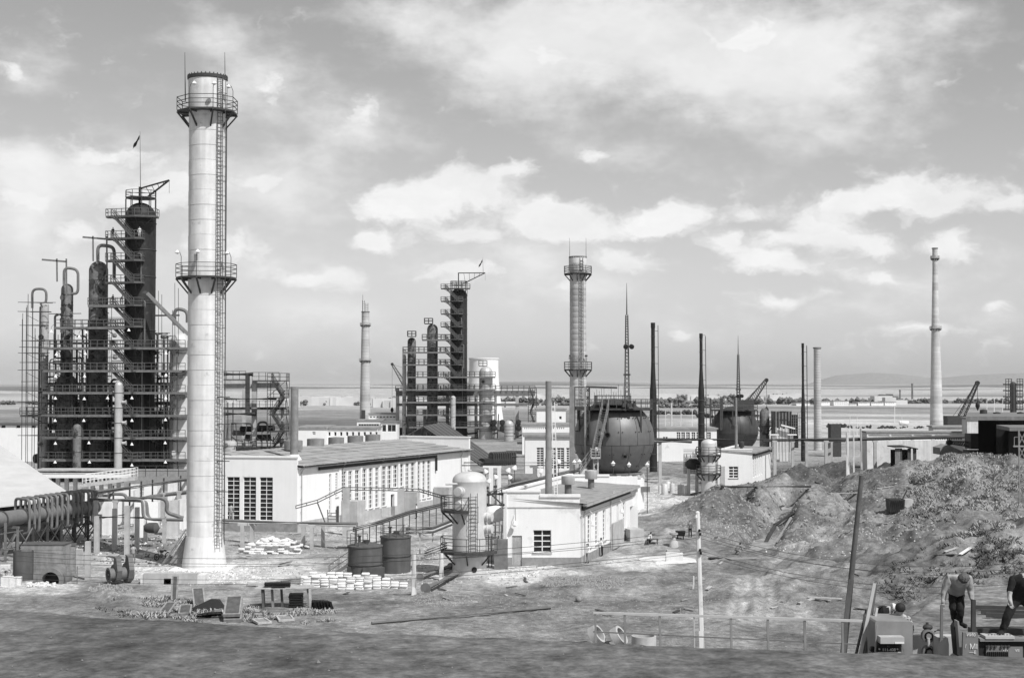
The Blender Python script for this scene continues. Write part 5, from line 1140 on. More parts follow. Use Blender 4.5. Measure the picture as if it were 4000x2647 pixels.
for i, (a, b, t, bt) in enumerate(((3111, 3163, 1574, 1586), (3205, 3242, 1568, 1586), (3257, 3316, 1566, 1585), (3352, 3398, 1571, 1584), (3403, 3452, 1571, 1581), (3456, 3500, 1570, 1579), (3318, 3346, 1576, 1584))):
 block('far white '+('long house', 'house just right of the slim white chimney', 'two-storey house, the tallest', 'low house', 'open shed', 'low house before the dark old factory', 'tiny house')[i]+', '+('leftmost', 'second', 'third', 'fifth', 'sixth', 'rightmost', 'fourth')[i]+' of the far row', a, b, t, bt, 1060, 18, rows=[(a+4+k*7, a+8+k*7, t+3, t+6, 1, 1) for k in range(int((b-a-6)/7))]+([(a+4+k*7, a+8+k*7, t+9, t+13, 1, 1) for k in range(8)] if i == 2 else []), grp='far white houses on the plain', barw=.3)
# old factory on the horizon with two stacks
of = thing('old_factory', 'dark old factory with gabled silhouette far off on the plain', 'factory', (P(3470, 1560, 1500).x, 1500, 0)); q = MB()
poly = [(3430,1566),(3442,1556),(3454,1553),(3455,1545),(3463,1540),(3470,1542),(3488,1542),(3489,1539),(3491,1548),(3497,1552),(3508,1548),(3515,1556),(3530,1566)]
q.extr([P(x, y, 1500) for x, y in poly], (0, 30, 0)); q.build('body', 'brick_far', of, smooth=False)
for lab, px, t, b, w in (('slender far brick stack beside the dark old factory', 3516, 1522, 1568, 6), ('taller far brick stack right of the dark old factory', 3564, 1497, 1566, 7)):
 c_ = Vector((P(px, 1560, 1500).x, 1500, 0)); q = MB(); q.lathe(c_, [(M(w*.62, 1500), 0), (M(w*.45, 1500), ZP(t, 1500)-2), (M(w*.6, 1500), ZP(t, 1500)-2), (M(w*.6, 1500), ZP(t, 1500))], 12); single(q, 'brick_stack', 'brick_far', lab, 'stack', c_)
# tiled gable shed with dark open front
def gable_shed():
 root = thing('open_shed', 'dark open shed with corrugated roof behind the end of the long pump house', 'shed', (P(1700, 1800, 230).x, 230, 0))
 A = P(1648, 1655, 238); B = P(1930, 1782, 232);
 ridge0 = P(1652, 1664, 236); ridge1 = P(1735, 1648, 262); ev0 = P(1872, 1812, 205); ev1 = P(1935, 1790, 232)
 n = 12
 for i in range(n):
  a, b = i/n, (i+1)/n; q = MB(); r0 = ridge0.lerp(ridge1, a); r1 = ridge0.lerp(ridge1, b); e0 = ev0.lerp(ev1, a); e1 = ev0.lerp(ev1, b); dz = UP*(.06*(i % 2))
  q.slab(e0+dz, e1+dz, r1+dz, r0+dz, .15); q.build('roof_sheet', 'roof_corr_dark', root, smooth=False)
 l0 = P(1548, 1722, 236); q = MB(); l1 = l0+(ridge1-ridge0); q.slab(ridge0, ridge1, l1, l0, .15); q.build('roof_sheet', 'roof_corr_dark', root, smooth=False)
 for px, t in ((1590, 1692), (1614, 1680), (1650, 1664), (1688, 1690), (1730, 1722), (1775, 1752), (1820, 1785)):
  q = MB(); p = P(px, t, 235.5-(px-1650)*.1 if px > 1650 else 236); q.bar((p.x, p.y, -.3), (p.x, p.y, p.z-.2), .3); q.build('post', 'steel_dark', root, smooth=False)
 q = MB(); q.hexa([Vector((x, y, z)) for z in (0, 4.3) for x, y in ((P(1550, 1700, 256).x, 256), (P(1745, 1700, 256).x, 256), (P(1745, 1700, 256).x, 256.4), (P(1550, 1700, 256).x, 256.4))]); q.build('back_wall', 'steel_black', root, smooth=False)
 return root
gable_shed()
# pale tent-like roof at the left edge
tr = thing('pale_roof_shed', 'big shed with a smooth pale sloping roof cut off by the left edge', 'shed', (P(60, 2000, 165).x, 165, 0))
r0 = P(-260, 1640, 180); r1 = P(2, 1738, 178); e1 = P(300, 1945, 160); e0 = P(-260, 2005, 150)
for i in range(9):
 a, b = i/9, (i+1)/9; q = MB(); q.slab(e0.lerp(r0, a)+UP*.03*(i % 2), e1.lerp(r1, a)+UP*.03*(i % 2), e1.lerp(r1, b)+UP*.03*(i % 2), e0.lerp(r0, b)+UP*.03*(i % 2), .12); q.build('roof_panel', 'roof_corr_pale', tr, smooth=False)
q = MB(); q.hexa([Vector((x, y, z)) for z in (-.3, 3.2) for x, y in ((e0.x, 156), (P(240, 1950, 162).x, 162), (P(240, 1950, 162).x, 170), (e0.x, 170))]); q.build('wall', 'steel_black', tr, smooth=False)
# long pale concrete trough with footbridge at the foot of the tower group
tg = thing('concrete_trough', 'long pale concrete wall with pipes along it, below the left columns', 'wall', (P(320, 1850, 205).x, 205, 0))
for y0, y1, Yk in ((1832, 1838, 204.4), (1846, 1850, 204.2), (1852, 1866, 204)):
 q = MB(); a = P(140, y1, Yk); b = P(490, y1, Yk); q.hexa([Vector((x, y, z)) for z in (a.z, ZP(y0, Yk)) for x, y in ((a.x, Yk), (b.x, Yk), (b.x, Yk+3), (a.x, Yk+3))]); q.build('slab', 'paint_white' if y1 > 1850 else 'concrete', tg, smooth=False)
for px in range(150, 490, 34): q = MB(); p = P(px, 1890, 205); q.box((p.x, 206, -.3), .5, .5, ZP(1866, 205)+.3); q.build('post', 'concrete', tg, smooth=False)
fb = thing('footbridge', 'pale railed footbridge sloping over the pipe racks below the left columns', 'footbridge', (P(420, 1860, 196).x, 196, 0))
a = P(322, 1889, 196); b = P(527, 1862, 198); q = MB(); q.slab(a, b, b+Vector((0,1.6,0)), a+Vector((0,1.6,0)), .45); q.build('deck', 'concrete', fb, smooth=False)
for dy in (0, 1.5): q = MB(); q.rail([a+Vector((0,dy,0)), b+Vector((0,dy,0))], 1.25, .55, .03, (.33, .66, 1.0)); q.build('railing', 'paint_white', fb, smooth=False)
for px in (333, 520): q = MB(); p = P(px, 1900, 197); q.box((p.x, p.y, -.3), .7, .7, p.z+.6); q.build('pier', 'paint_white', fb, smooth=False)
dw = thing('retaining_wall', 'long dark low wall with a wire rail, left of the big chimney', 'wall', (P(620, 1860, 218).x, 218, 0))
a = P(485, 1866, 218); b = P(745, 1866, 218); q = MB(); q.hexa([Vector((x, y, z)) for z in (-.3, ZP(1832, 218)) for x, y in ((a.x, 218), (b.x, 218), (b.x, 219), (a.x, 219))]); q.build('wall', 'plinth_grey', dw, smooth=False)
q = MB(); q.rail([P(525, 1860, 214), P(740, 1860, 214)], 1.6, 1.8, .04, (.5, 1.0)); q.build('railing', 'rail_dark', dw, smooth=False)
# concrete bunkers at the right, the shade on their walls painted black
bk = thing('bunker', 'black roofless concrete bunkers under a thick slab at the right edge', 'bunker', (P(3900, 1800, 215).x, 215, 0))
for (x0, x1, pt, pb, Y) in ((3822, 3895, 1642, 1785, 214), (3893, 3942, 1660, 1812, 200), (3940, 4100, 1668, 1812, 199), (3850, 4200, 1640, 1780, 225)):
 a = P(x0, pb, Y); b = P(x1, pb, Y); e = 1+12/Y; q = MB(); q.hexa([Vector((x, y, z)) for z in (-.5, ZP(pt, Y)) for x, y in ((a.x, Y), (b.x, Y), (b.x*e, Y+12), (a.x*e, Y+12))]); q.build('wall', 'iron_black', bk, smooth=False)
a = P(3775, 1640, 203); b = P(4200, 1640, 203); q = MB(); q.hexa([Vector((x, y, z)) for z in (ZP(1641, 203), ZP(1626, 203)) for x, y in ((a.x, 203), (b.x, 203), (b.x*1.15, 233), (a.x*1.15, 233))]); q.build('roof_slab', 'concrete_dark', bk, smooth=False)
q = MB(); a = P(3922, 1675, 196); b = P(4200, 1675, 196); q.hexa([Vector((x, y, z)) for z in (a.z, ZP(1661, 196)) for x, y in ((a.x*.97, 188), (b.x*.97, 188), (b.x, 199), (a.x, 199))]); q.build('canopy', 'concrete_dark', bk, smooth=False)
for i, (px, w, t) in enumerate(((3842, 28, 1600), (3894, 28, 1610), (3986, 26, 1610))):
 c_ = Vector((P(px, 1626, 222).x, 222, ZP(1626, 203)+.005)); q = MB(); q.lathe(c_, [(M(w/2, 222), 0), (M(w/2, 222), ZP(t, 222)-c_.z), (.02, ZP(t, 222)-c_.z+.1)], 18); single(q, 'roof_drum', 'steel_dark', 'dark drum on the bunker roof slab, '+('left', 'middle', 'right')[i]+' of three', 'drum', c_, 'dark drums on the bunker roof')
col3 = colpx('dark column with stubby side platforms rising behind the bunkers at the right edge', 3957, 24, 1490, 300, material='steel_dark', bands=5, manholes=0)
for py in (1503, 1527, 1551, 1577, 1601):
 for sg in (-1, 1): q = MB(); c_ = P(3957+sg*22, py, 300); q.box((c_.x, c_.y, c_.z), 1.3, 1.6, .25); q.rail([c_+Vector((-.6,-.8,.2)), c_+Vector((.6,-.8,.2))], 1.1, .6, .06); q.build('side_platform', 'steel_dark', col3, smooth=False)
# little tar-roofed lean-to
ls = thing('wooden_lean_to', 'small dark wooden lean-to before the long low white hall at the right', 'shed', (P(3540, 1775, 240).x, 240, 0)); Y = 240
a = P(3490, 1742, Y); b = P(3583, 1750, Y); m_ = P(3540, 1741, Y); q = MB(); q.slab(a+Vector((0,-.5,0)), m_+Vector((0,-.5,0)), m_+Vector((0,4,0)), a+Vector((0,4,0)), .2); q.slab(m_+Vector((0,-.5,0)), b+Vector((0,-.5,0)), b+Vector((0,4,0)), m_+Vector((0,4,0)), .2); q.build('roof', 'steel_black', ls, smooth=False)
for i in range(12):
 px = 3499+i*7;
 if i in (4, 5, 6, 9): continue
 q = MB(); p = P(px, 1744, Y); q.obox(Vector((p.x, Y, 0)), Vector((1,0,0)), Vector((0,-1,0)), -.13, .14, -.05, .05+.02*(i % 2), -.5, p.z-.25); q.build('plank', 'wood' if i < 3 else 'wood_dark', ls, smooth=False)
q = MB(); p = P(3500, 1770, Y); q.obox(Vector((p.x, Y, 0)), Vector((1,0,0)), Vector((0,-1,0)), 0, M(78, Y), -3.5, -3.3, -.5, p.z+.5); q.build('back_wall', 'steel_black', ls, smooth=False)
# ================================================================== SPHERICAL GAS HOLDERS
def sphere_tank(label, px, py, rpx, Y, mat_, plates=True, base=True):
 c = P(px, py, Y); R = M(rpx, Y); root = thing('spherical_tank', label, 'spherical tank', (c.x, c.y, 0))
 def patch(a0, a1, t0, t1, r, n=6, m=6):
  q = MB(); vs = []
  for j in range(m+1):
   t = t0+(t1-t0)*j/m
   for i in range(n+1):
    a = a0+(a1-a0)*i/n; vs.append(c+Vector((math.cos(a)*math.cos(t), math.sin(a)*math.cos(t), math.sin(t)))*r)
  q._add(vs, [(j*(n+1)+i, j*(n+1)+i+1, (j+1)*(n+1)+i+1, (j+1)*(n+1)+i) for j in range(m) for i in range(n)]); return q
 q = MB(); q.lathe(c, [(max(.01, (R-.05)*math.cos(t)), (R-.05)*math.sin(t)) for t in np.linspace(-math.pi/2, math.pi/2, 25)], 40, cap=False); q.build('inner_shell', 'steel_dark', root)
 for (t0, t1, n) in ((-.95, -.13, 14), (-.13, .72, 14)):
  for k in range(n):
   g = .006; a0 = 2*math.pi*k/n+(.1 if t0 < -.5 else .32); patch(a0+g, a0+2*math.pi/n-g, t0+g, t1-g, R).build('shell_plate', mat_, root)
 for t0, t1 in ((.72, 1.57), (-1.57, -.95)):
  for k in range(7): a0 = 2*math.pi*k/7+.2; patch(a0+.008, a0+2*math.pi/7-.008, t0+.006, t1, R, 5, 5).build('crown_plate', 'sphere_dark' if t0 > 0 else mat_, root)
 return root, c, R
S1, sc, SR = sphere_tank('large riveted steel sphere in the middle with a stair up its left side', 2398, 1713, 157, 188, 'sphere_plate')
# clips and nozzles
q = MB(); pr2 = random.Random(3)
for k in range(14):
 for t in (.55, .2, -.35, -.7):
  for da in (-.05, .05):
   a = 2*math.pi*k/14+(.32 if t > -.1 else .1)+da; d = Vector((math.cos(a)*math.cos(t), math.sin(a)*math.cos(t), math.sin(t))); q.bar(sc+d*SR*.99, sc+d*(SR+.14), .1)
q.build('lifting_lug', 'steel_dark', S1, smooth=False, kind='stuff')
for px, py in ((2375, 1700), (2437, 1776)):
 a, b = ray(px, py); o = Vector((0, 0, H)); dr_ = Vector((a, 1, b)).normalized(); w = o-sc; B_ = w.dot(dr_); t = -B_-math.sqrt(max(0, B_*B_-w.dot(w)+SR*SR)); p = o+dr_*t; n = (p-sc).normalized(); q = MB()
 q.lathe(p, [(.33 if px < 2400 else .2, -.3), (.33 if px < 2400 else .2, .5), (.42 if px < 2400 else .28, .5), (.42 if px < 2400 else .28, .6), (.3 if px < 2400 else .18, .6), (.3 if px < 2400 else .18, .1)], 16, axis=n); q.build('nozzle', 'steel_dark', S1)
def sphere_top(root, c, R, px0, px1, py, Y, legs):
 z = ZP(py, Y); x0 = P(px0, py, Y).x; x1 = P(px1, py, Y).x; cx = c.x; ra = min(cx-x0, x1-cx); q = MB(); n = 14
 pts = [Vector((cx+ra*math.cos(2*math.pi*i/n), c.y+ra*math.sin(2*math.pi*i/n), z)) for i in range(n)]; ins = [Vector((cx+ra*.6*math.cos(2*math.pi*i/n), c.y+ra*.6*math.sin(2*math.pi*i/n), z)) for i in range(n)]
 for i in range(n): q.slab(ins[i], pts[i], pts[(i+1) % n], ins[(i+1) % n], .22)
 pl = q.build('platform_ring', 'steel_dark', root, smooth=False); q = MB(); q.rail([p for p in pts], 1.1, 1.3, .03, (.5, 1.0), closed=True); q.build('railing', 'rail_grey', pl, smooth=False)
 for i in range(n):
  a = 2*math.pi*i/n; d = Vector((math.cos(a), math.sin(a), 0)); p = pts[i]-UP*.2; b = c+d*(R*.985)*math.cos(.12)+UP*(R*math.sin(.12)); b2 = c+d*(R*1.0)*math.cos(.3)+UP*(R*math.sin(.3)); q = MB()
  if i % 2 == 0: q.bar((p.x, p.y, p.z), (p.x, p.y, b2.z-.6), .22); q.bar(p-d*1.7, b2, .16)
  q.bar(p, ins[i]-UP*.2, .2)
  q.build('platform_strut', 'steel_dark', pl, smooth=False)
 return pl
sphere_top(S1, sc, SR, 2242, 2550, 1592, 188, 7)
pl = [o for o in S1.children if o.name.startswith('platform_ring')][0]
q = MB(); a = P(2330, 1578, 186); b = P(2460, 1572, 186); q.hexa([Vector((x, y, z)) for z in (a.z-.1, a.z+.12) for x, y in ((a.x, 184), (b.x, 184), (b.x, 191), (a.x, 191))]); q.rail([(a.x, 184, a.z), (b.x, 184, a.z), (b.x, 191, a.z), (a.x, 191, a.z)], 1.1, 1.1, .03, (.5, 1.0), closed=True); q.build('upper_deck', 'steel_dark', pl, smooth=False)
for i in range(16): px = 2322+i*9.4; q = MB(); p = P(px, 1580, 183.8); q.bar(p, p+UP*pr2.uniform(1.3, 2.6), .05); q.build('rod', 'rail_grey', pl, smooth=False)
for px in (2373, 2435, 2454, 2463, 2478): q = MB(); p = P(px, 1583, 183); q.lathe(p, [(.25, -.2), (.25, .15), (.12, .2), (.12, .5), (.25, .52), (.25, .6)], 10); q.build('valve', 'steel_dark', pl)
# stair up the sphere
ss = thing('stair', 'steep pale stair from a small landing up the left face of the large sphere', 'stair', P(2330, 1790, 180))
q = MB(); stairflight(q, P(2366, 1590, 181.5), P(2326, 1778, 180.3), 1.1, r=.03, tr=.3); q.build('stair_flight', 'steel_mid', ss, smooth=False)
q = MB(); z = ZP(1785, 180); x0 = P(2308, 1785, 180).x; x1 = P(2344, 1785, 180).x; q.hexa([Vector((x, y, zz_)) for zz_ in (z-.15, z) for x, y in ((x0, 179), (x1, 179), (x1, 181.5), (x0, 181.5))]); q.rail([(x0, 181, z), (x0, 179, z), (x1, 179, z)], 1.1, .5, .03, (.33, .66, 1.0)); q.build('landing', 'steel_light', ss, smooth=False)
q = MB(); stairflight(q, P(2309, 1785, 180), P(2262, 1850, 180), .9, r=.03, tr=.3); q.build('stair_flight', 'steel_mid', ss, smooth=False)
q = MB(); x0 = P(2319, 1800, 180).x; x1 = P(2336, 1800, 180).x
for x in (x0, x1):
 for y in (179.4, 181): q.bar((x, y, 0), (x, y, z-.15), .1)
for i in range(6): za = z*i/6; q.bar((x0, 179.4, za), (x1, 179.4, za+z/6), .07); q.bar((x1, 179.4, za), (x0, 179.4, za+z/6), .07)
q.build('trestle', 'steel_light', ss, smooth=False)
# steel gallows frame left of the sphere
gf = thing('gallows_frame', 'tall rusty gallows frame with a long crossbar, left of the large sphere', 'frame', P(2270, 1850, 186))
for px, t, b, w in ((2234, 1510, 1860, .62), (2244, 1512, 1680, .2), (2286, 1508, 1830, .24), (2302, 1510, 1720, .2), (2296, 1520, 1720, .1)): q = MB(); q.bar(P(px, b, 184), P(px, t, 184), w); q.build('post', 'steel_mid' if w > .22 else 'steel_dark', gf, smooth=False)
q = MB(); q.path([P(2229, 1600, 184), P(2229, 1512, 184), P(2286, 1511, 184)], .07, 6, bend=.5); q.build('pipe', 'steel_dark', gf)
q = MB(); q.bar(P(2289, 1510, 184), P(2411, 1514, 184), .24); q.build('crossbar', 'steel_dark', gf, smooth=False)
q = MB()
for i in range(7): q.bar(P(2288, 1515+i*30, 184), P(2302, 1530+i*30, 184), .1); q.bar(P(2302, 1515+i*30, 184), P(2288, 1530+i*30, 184), .1)
q.build('lattice', 'steel_dark', gf, smooth=False)
for x0, x1, py in ((2225, 2310, 1590), (2225, 2310, 1598)): q = MB(); q.bar(P(x0, py, 184), P(x1, py, 184), .2); q.build('crossbar', 'steel_dark', gf, smooth=False)
# pale drum pedestal and its plate
pd = thing('sphere_pedestal', 'round white pedestal wall carrying the large sphere', 'pedestal', (sc.x, sc.y, 0)); q = MB(); r1 = M(118, 188); zt = ZP(1862, 188)
q.lathe((sc.x, sc.y, 0), [(r1, -.5), (r1, zt-.001), (r1*.8, zt)], 48); q.build('drum_wall', 'whitewash', pd)
q = MB(); q.lathe((sc.x, sc.y, 0), [(M(100, 188), zt+.01), (M(100, 188), zt+.42)], 40); q.build('dark_gap', 'steel_black', pd)
q = MB(); q.lathe((sc.x, sc.y, 0), [(M(60, 188), zt+.44), (M(112, 188), zt+.44), (M(114, 188), zt+.62), (M(60, 188), zt+.75)], 40); q.build('seat_plate', 'steel_mid', pd)
for k in range(16): a = 2*math.pi*k/16+.1; q = MB(); q.box((sc.x+M(108, 188)*math.cos(a), sc.y+M(108, 188)*math.sin(a), zt+.004), .9, .7, .42, a, .7); q.build('bearing_block', 'concrete', pd, smooth=False)
q = MB(); p = P(2520, 1925, 186); q.box((p.x, 186, 2.2), 1.2, .5, .7); q.build('recess', 'steel_grey', pd, smooth=False)
for px, py in ((2395, 1810), (2457, 1815), (2528, 1815), (2243, 1805), (2263, 1803)):
 p = P(px, py, 178); t = thing('yard_lamp', 'white yard lamp on a thin pole '+({2395: 'before the large sphere, left of its middle', 2457: 'before the large sphere, right of its middle', 2528: 'at the right foot of the large sphere', 2243: 'by the stair foot of the large sphere, left', 2263: 'by the stair foot of the large sphere, right'}[px]), 'lamp', (p.x, 178, 0), 'white yard lamps round the large sphere')
 q = MB(); q.tube((p.x, 178, 0), (p.x, 178, p.z), .05, n=6); q.build('pole', 'rail_dark', t); q = MB(); q.lathe(p, [(.03,.35),(.09,.28),(.15,.18),(.3,.03),(.22,-.04),(.18,-.22),(.02,-.3)], 12); q.build('shade', 'paint_white', t)
S2, s2c, S2R = sphere_tank('dark sphere tank further off, behind the small white house', 2869, 1678, 93, 318, 'sphere_dark')
sphere_top(S2, s2c, S2R, 2778, 2962, 1599, 318, 6)
q = MB(); q.lathe((s2c.x, s2c.y, 0), [(M(62, 318), -.3), (M(62, 318), 2.0)], 30); q.build('pedestal', 'concrete_dark', S2)
for px, t in ((2775, 1554), (2815, 1554), (2821, 1554)): q = MB(); q.bar(P(px, 1740 if px < 2800 else 1680, 314), P(px, t, 314), .32); q.build('post', 'steel_dark', S2, smooth=False)
q = MB(); p = P(2861, 1668, 308.5); q.lathe(p, [(.3, 0), (.3, -.6), (.45, -.6), (.45, -.75)], 14, axis='y'); q.build('nozzle', 'steel_black', S2)
q = MB(); q.box(P(2903, 1598, 314), 2.6, 2.0, .7); q.build('winch_house', 'steel_dark', S2, smooth=False)
q = MB(); q.extr([P(2908, 1698, 307.4), P(2960, 1696, 307.4), P(2938, 1742, 307.4), P(2900, 1742, 307.4)], (0, .4, 0)); q.build('shade_patch', 'steel_black', S2, smooth=False)  # black patch stands in for the shade low on the sphere
# ================================================================== LATTICE MASTS, CRANES
def mast(label, px, tip, top, bot, wt, wb, Y, lights=None):
 c = Vector((P(px, 1500, Y).x, Y, 0)); zt = ZP(top, Y); zb = 0.0; root = thing('lattice_mast', label, 'mast', c, 'lattice lightning masts'); a, b = M(wt/2, Y), M(wb/2, Y)
 def cn(t, i): r = b+(a-b)*t; return c+Vector(((-1, 1, 1, -1)[i]*r, (-1, -1, 1, 1)[i]*r, zb+(zt-zb)*t))
 q = MB()
 for i in range(4): q.bar(cn(0, i), cn(1, i), .16)
 q.build('legs', 'steel_dark', root, smooth=False); q = MB(); n = 16; t = 0; ts = [0]
 while t < .985: t += .95*(2*(b+(a-b)*t))/(zt-zb)*1.1; ts.append(min(t, 1))
 for t0, t1 in zip(ts, ts[1:]):
  for i in range(4): j = (i+1) % 4; q.bar(cn(t0, i), cn(t1, j), .08); q.bar(cn(t0, j), cn(t1, i), .08)
 q.build('lattice', 'steel_grey', root, smooth=False); q = MB(); q.tube(c+UP*zt, c+UP*ZP(tip, Y), .12, .03, 6); q.build('spike', 'steel_dark', root)
 for t in (.3, .62): q = MB(); r = b+(a-b)*t; q.box((c.x, c.y, zt*t), 2*r+.5, 2*r+.5, .3); q.build('collar', 'steel_dark', root, smooth=False)
 if lights:
  for dx in (-.3, .75): q = MB(); p = P(px, lights, Y)+Vector((dx, -1, 0)); q.lathe(p, [(.12,-.4),(.42,-.25),(.44,.2),(.3,.25)], 12, axis=Vector((dx*.4, -1, -.3))); q.build('searchlight', 'steel_black', root)
 return root
mast('tall lattice mast with two searchlights behind the large sphere', 2449, 1105, 1230, 1700, 8, 26, 256, 1354)
mast('shorter lattice mast with two searchlights behind the dark sphere', 2884, 1310, 1384, 1660, 5, 20, 360, 1546)
def crane_boom(label, foot, tip, Y, w, hook=None, stay=None, body=None, wt=.35, br=.16):
 a = P(*foot, Y); b = P(*tip, Y); root = thing('crane', label, 'crane', (a.x, a.y, 0)); up = Vector((0, 0, 1)); ax = (b-a).normalized(); s_ = ax.cross(Vector((0, 1, 0))).normalized()
 q = MB(); e = []
 for sx in (-1, 1):
  for sy in (-1, 1): e.append((a+s_*sx*w/2+Vector((0, sy*w/2, 0)), b+s_*sx*w*.2+Vector((0, sy*w*.2, 0))))
 for p0, p1 in e: q.bar(p0, p1, br)
 n = 14
 for i in range(n):
  t0, t1 = i/n, (i+1)/n
  for k, m_ in ((0, 2), (1, 3), (0, 1), (2, 3)): q.bar(e[k][0].lerp(e[k][1], t0), e[m_][0].lerp(e[m_][1], t1), br*.6)
 q.build('boom', 'steel_dark', root, smooth=False)
 q = MB(); q.lathe(b-Vector((0,.3,0)), [(.02,0),(wt*1.3, 0),(wt*1.3,.6),(.02,.6)], 12, axis='y'); q.build('sheave', 'steel_black', root)
 if hook: h_ = P(*hook, Y); q = MB(); q.bar(b, Vector((b.x, b.y, h_.z)), .07); q.lathe(Vector((b.x, b.y, h_.z)), [(.02,.9),(.45,.3),(.5,-.2),(.02,-1.2)], 8); q.build('hook_block', 'steel_black', root)
 if stay:
  for s0 in stay: q = MB(); q.bar(P(*s0, Y), b, .07); q.build('stay_rope', 'rail_dark', root, smooth=False)
 if body: q = MB(); q.box(tuple(P(*body, Y)), 4.5, 3, 2.4); q.box(tuple(P(*body, Y)-UP*1.4), 5, 3.4, 1.2); q.build('cab', 'steel_dark', root, smooth=False)
 return root
crane_boom('crane with a raised lattice boom behind the dark sphere', (2916, 1588), (2994, 1484), 345, 1.7, hook=(2994, 1600), stay=((2897, 1574),), body=(2905, 1600))
crane_boom('crane with a long raised boom behind the white hall at the right', (3742, 1655), (3818, 1495), 300, 1.3, hook=(3820, 1582), stay=((3720, 1628),), body=(3735, 1668))
crane_boom('crane boom with trailing rope left of the middle-distance columns', (1580, 1500), (1532, 1422), 440, 1.2, hook=(1533, 1600), stay=((1580, 1438),), body=(1590, 1700), br=.2)
lb = crane_boom('crane boom lowered almost flat behind the grass ridge at the right', (3830, 1738), (3708, 1727), 225, 1.0, body=(3836, 1752));
# ================================================================== CONCRETE FRAME WITH EXCHANGERS, right of the big chimney
YF = 225
cf = thing('exchanger_structure', 'open concrete frame with pipes and exchangers right of the big chimney', 'frame', (P(1000, 1780, YF).x, YF, 0))
for px, t, dy, w in ((993, 1490, 0, .75), (953, 1518, 8, .6), (1100, 1520, 8, .6), (860, 1500, 0, .75), (1103, 1600, 0, .5)): q = MB(); x = P(px, 1700, YF+dy).x; q.box((x, YF+dy, -.3), w, w, ZP(t, YF)+.3); q.build('column', 'concrete', cf, smooth=False)
for x0, x1, t, b in ((860, 1090, 1480, 1498), (860, 1000, 1498, 1515), (995, 1115, 1492, 1514), (870, 1115, 1590, 1600)):
 q = MB(); a = P(x0, b, YF+.6); c_ = P(x1, b, YF+.6); q.hexa([Vector((x, y, z)) for z in (a.z, ZP(t, YF)) for x, y in ((a.x, YF+.5+.01*b % 1), (c_.x, YF+.5+.01*b % 1), (c_.x, YF+1.3), (a.x, YF+1.3))]); q.build('beam', 'concrete' if t != 1590 else 'steel_dark', cf, smooth=False)
for pts, r in (([(860,1461),(988,1461)], .34), ([(967,1461),(967,1612)], .36), ([(860,1616),(1002,1616)], .36), ([(860,1557),(1080,1557)], .2), ([(905,1653),(985,1653),(985,1680)], .16), ([(1008,1670),(1010,1648),(1044,1648),(1046,1690)], .16), ([(872,1655),(872,1720)], .15), ([(890,1570),(890,1760)], .08), ([(910,1572),(910,1700)], .08)):
 q = MB(); q.path([P(x, y, YF-1) for x, y in pts], r, 10, bend=.6); q.build('pipe', 'steel_dark', cf)
for i, (x0, x1, py, r) in enumerate(((935, 1035, 1675, 11), (1000, 1075, 1672, 12), (955, 1060, 1708, 12), (905, 960, 1690, 10))):
 a = P(x0, py, YF+2+i*.3); b = P(x1, py, YF+2+i*.3); L_ = b.x-a.x; R_ = M(r, YF); q = MB(); q.lathe(a, [(.02, 0), (R_*.9, .15), (R_*1.12, .3), (R_*1.12, .45), (R_, .5), (R_, L_-.5), (R_*1.12, L_-.45), (R_*1.12, L_-.3), (R_*.8, L_-.1), (.02, L_)], 18, axis='x'); q.build('exchanger', 'steel_black' if i != 3 else 'steel_grey', cf)
for x0, x1, py in ((985, 1090, 1485), (860, 1115, 1595), (870, 1120, 1745), (860, 960, 1480)):
 q = MB(); a = P(x0, py, YF-1.2); b = P(x1, py, YF-1.2); q.rail([a, b], 1.25, 1.0, .035, (.5, 1.0)); q.hexa([Vector((x, y, z)) for z in (a.z-.2, a.z) for x, y in ((a.x, YF-1.3), (b.x, YF-1.3), (b.x, YF+.4), (a.x, YF+.4))]); q.build('walkway', 'rail_dark', cf, smooth=False)
q = MB(); a = P(860, 1760, YF-2); b = P(1130, 1760, YF-2); q.hexa([Vector((x, y, z)) for z in (-.3, ZP(1750, YF)) for x, y in ((a.x, YF-1), (b.x, YF-1), (b.x, YF+10), (a.x, YF+10))]); q.build('base', 'concrete_dark', cf, smooth=False)
for k in range(10): q = MB(); px = 880+k*24; q.bar(P(px, 1755, YF-1.6), P(px+pr2.randint(-12, 12), 1690+pr2.randint(-40, 30), YF-1), .12); q.bar(P(px, 1720+pr2.randint(-20, 20), YF-1.4), P(px+22, 1722, YF-1.4), .2); q.build('pipe', 'steel_dark', cf, smooth=False)
stair_tower('thin steel stair tower beside the grey flue stack of the long pump house', 1044, 1118, 1485, 1750, YF-4, .04, 4)
q = MB(); c_ = P(897, 1780, 205); q.lathe((c_.x, 205, 0), [(M(24, 205), 0), (M(24, 205), ZP(1742, 205)), (M(27, 205), ZP(1740, 205)), (M(27, 205), ZP(1728, 205)), (M(22, 205), ZP(1722, 205)), (.02, ZP(1720, 205))], 20); single(q, 'tank', 'primer_pale', 'small round tank with a collared top behind the near end of the long pump house', 'tank', (c_.x, 205, 0))
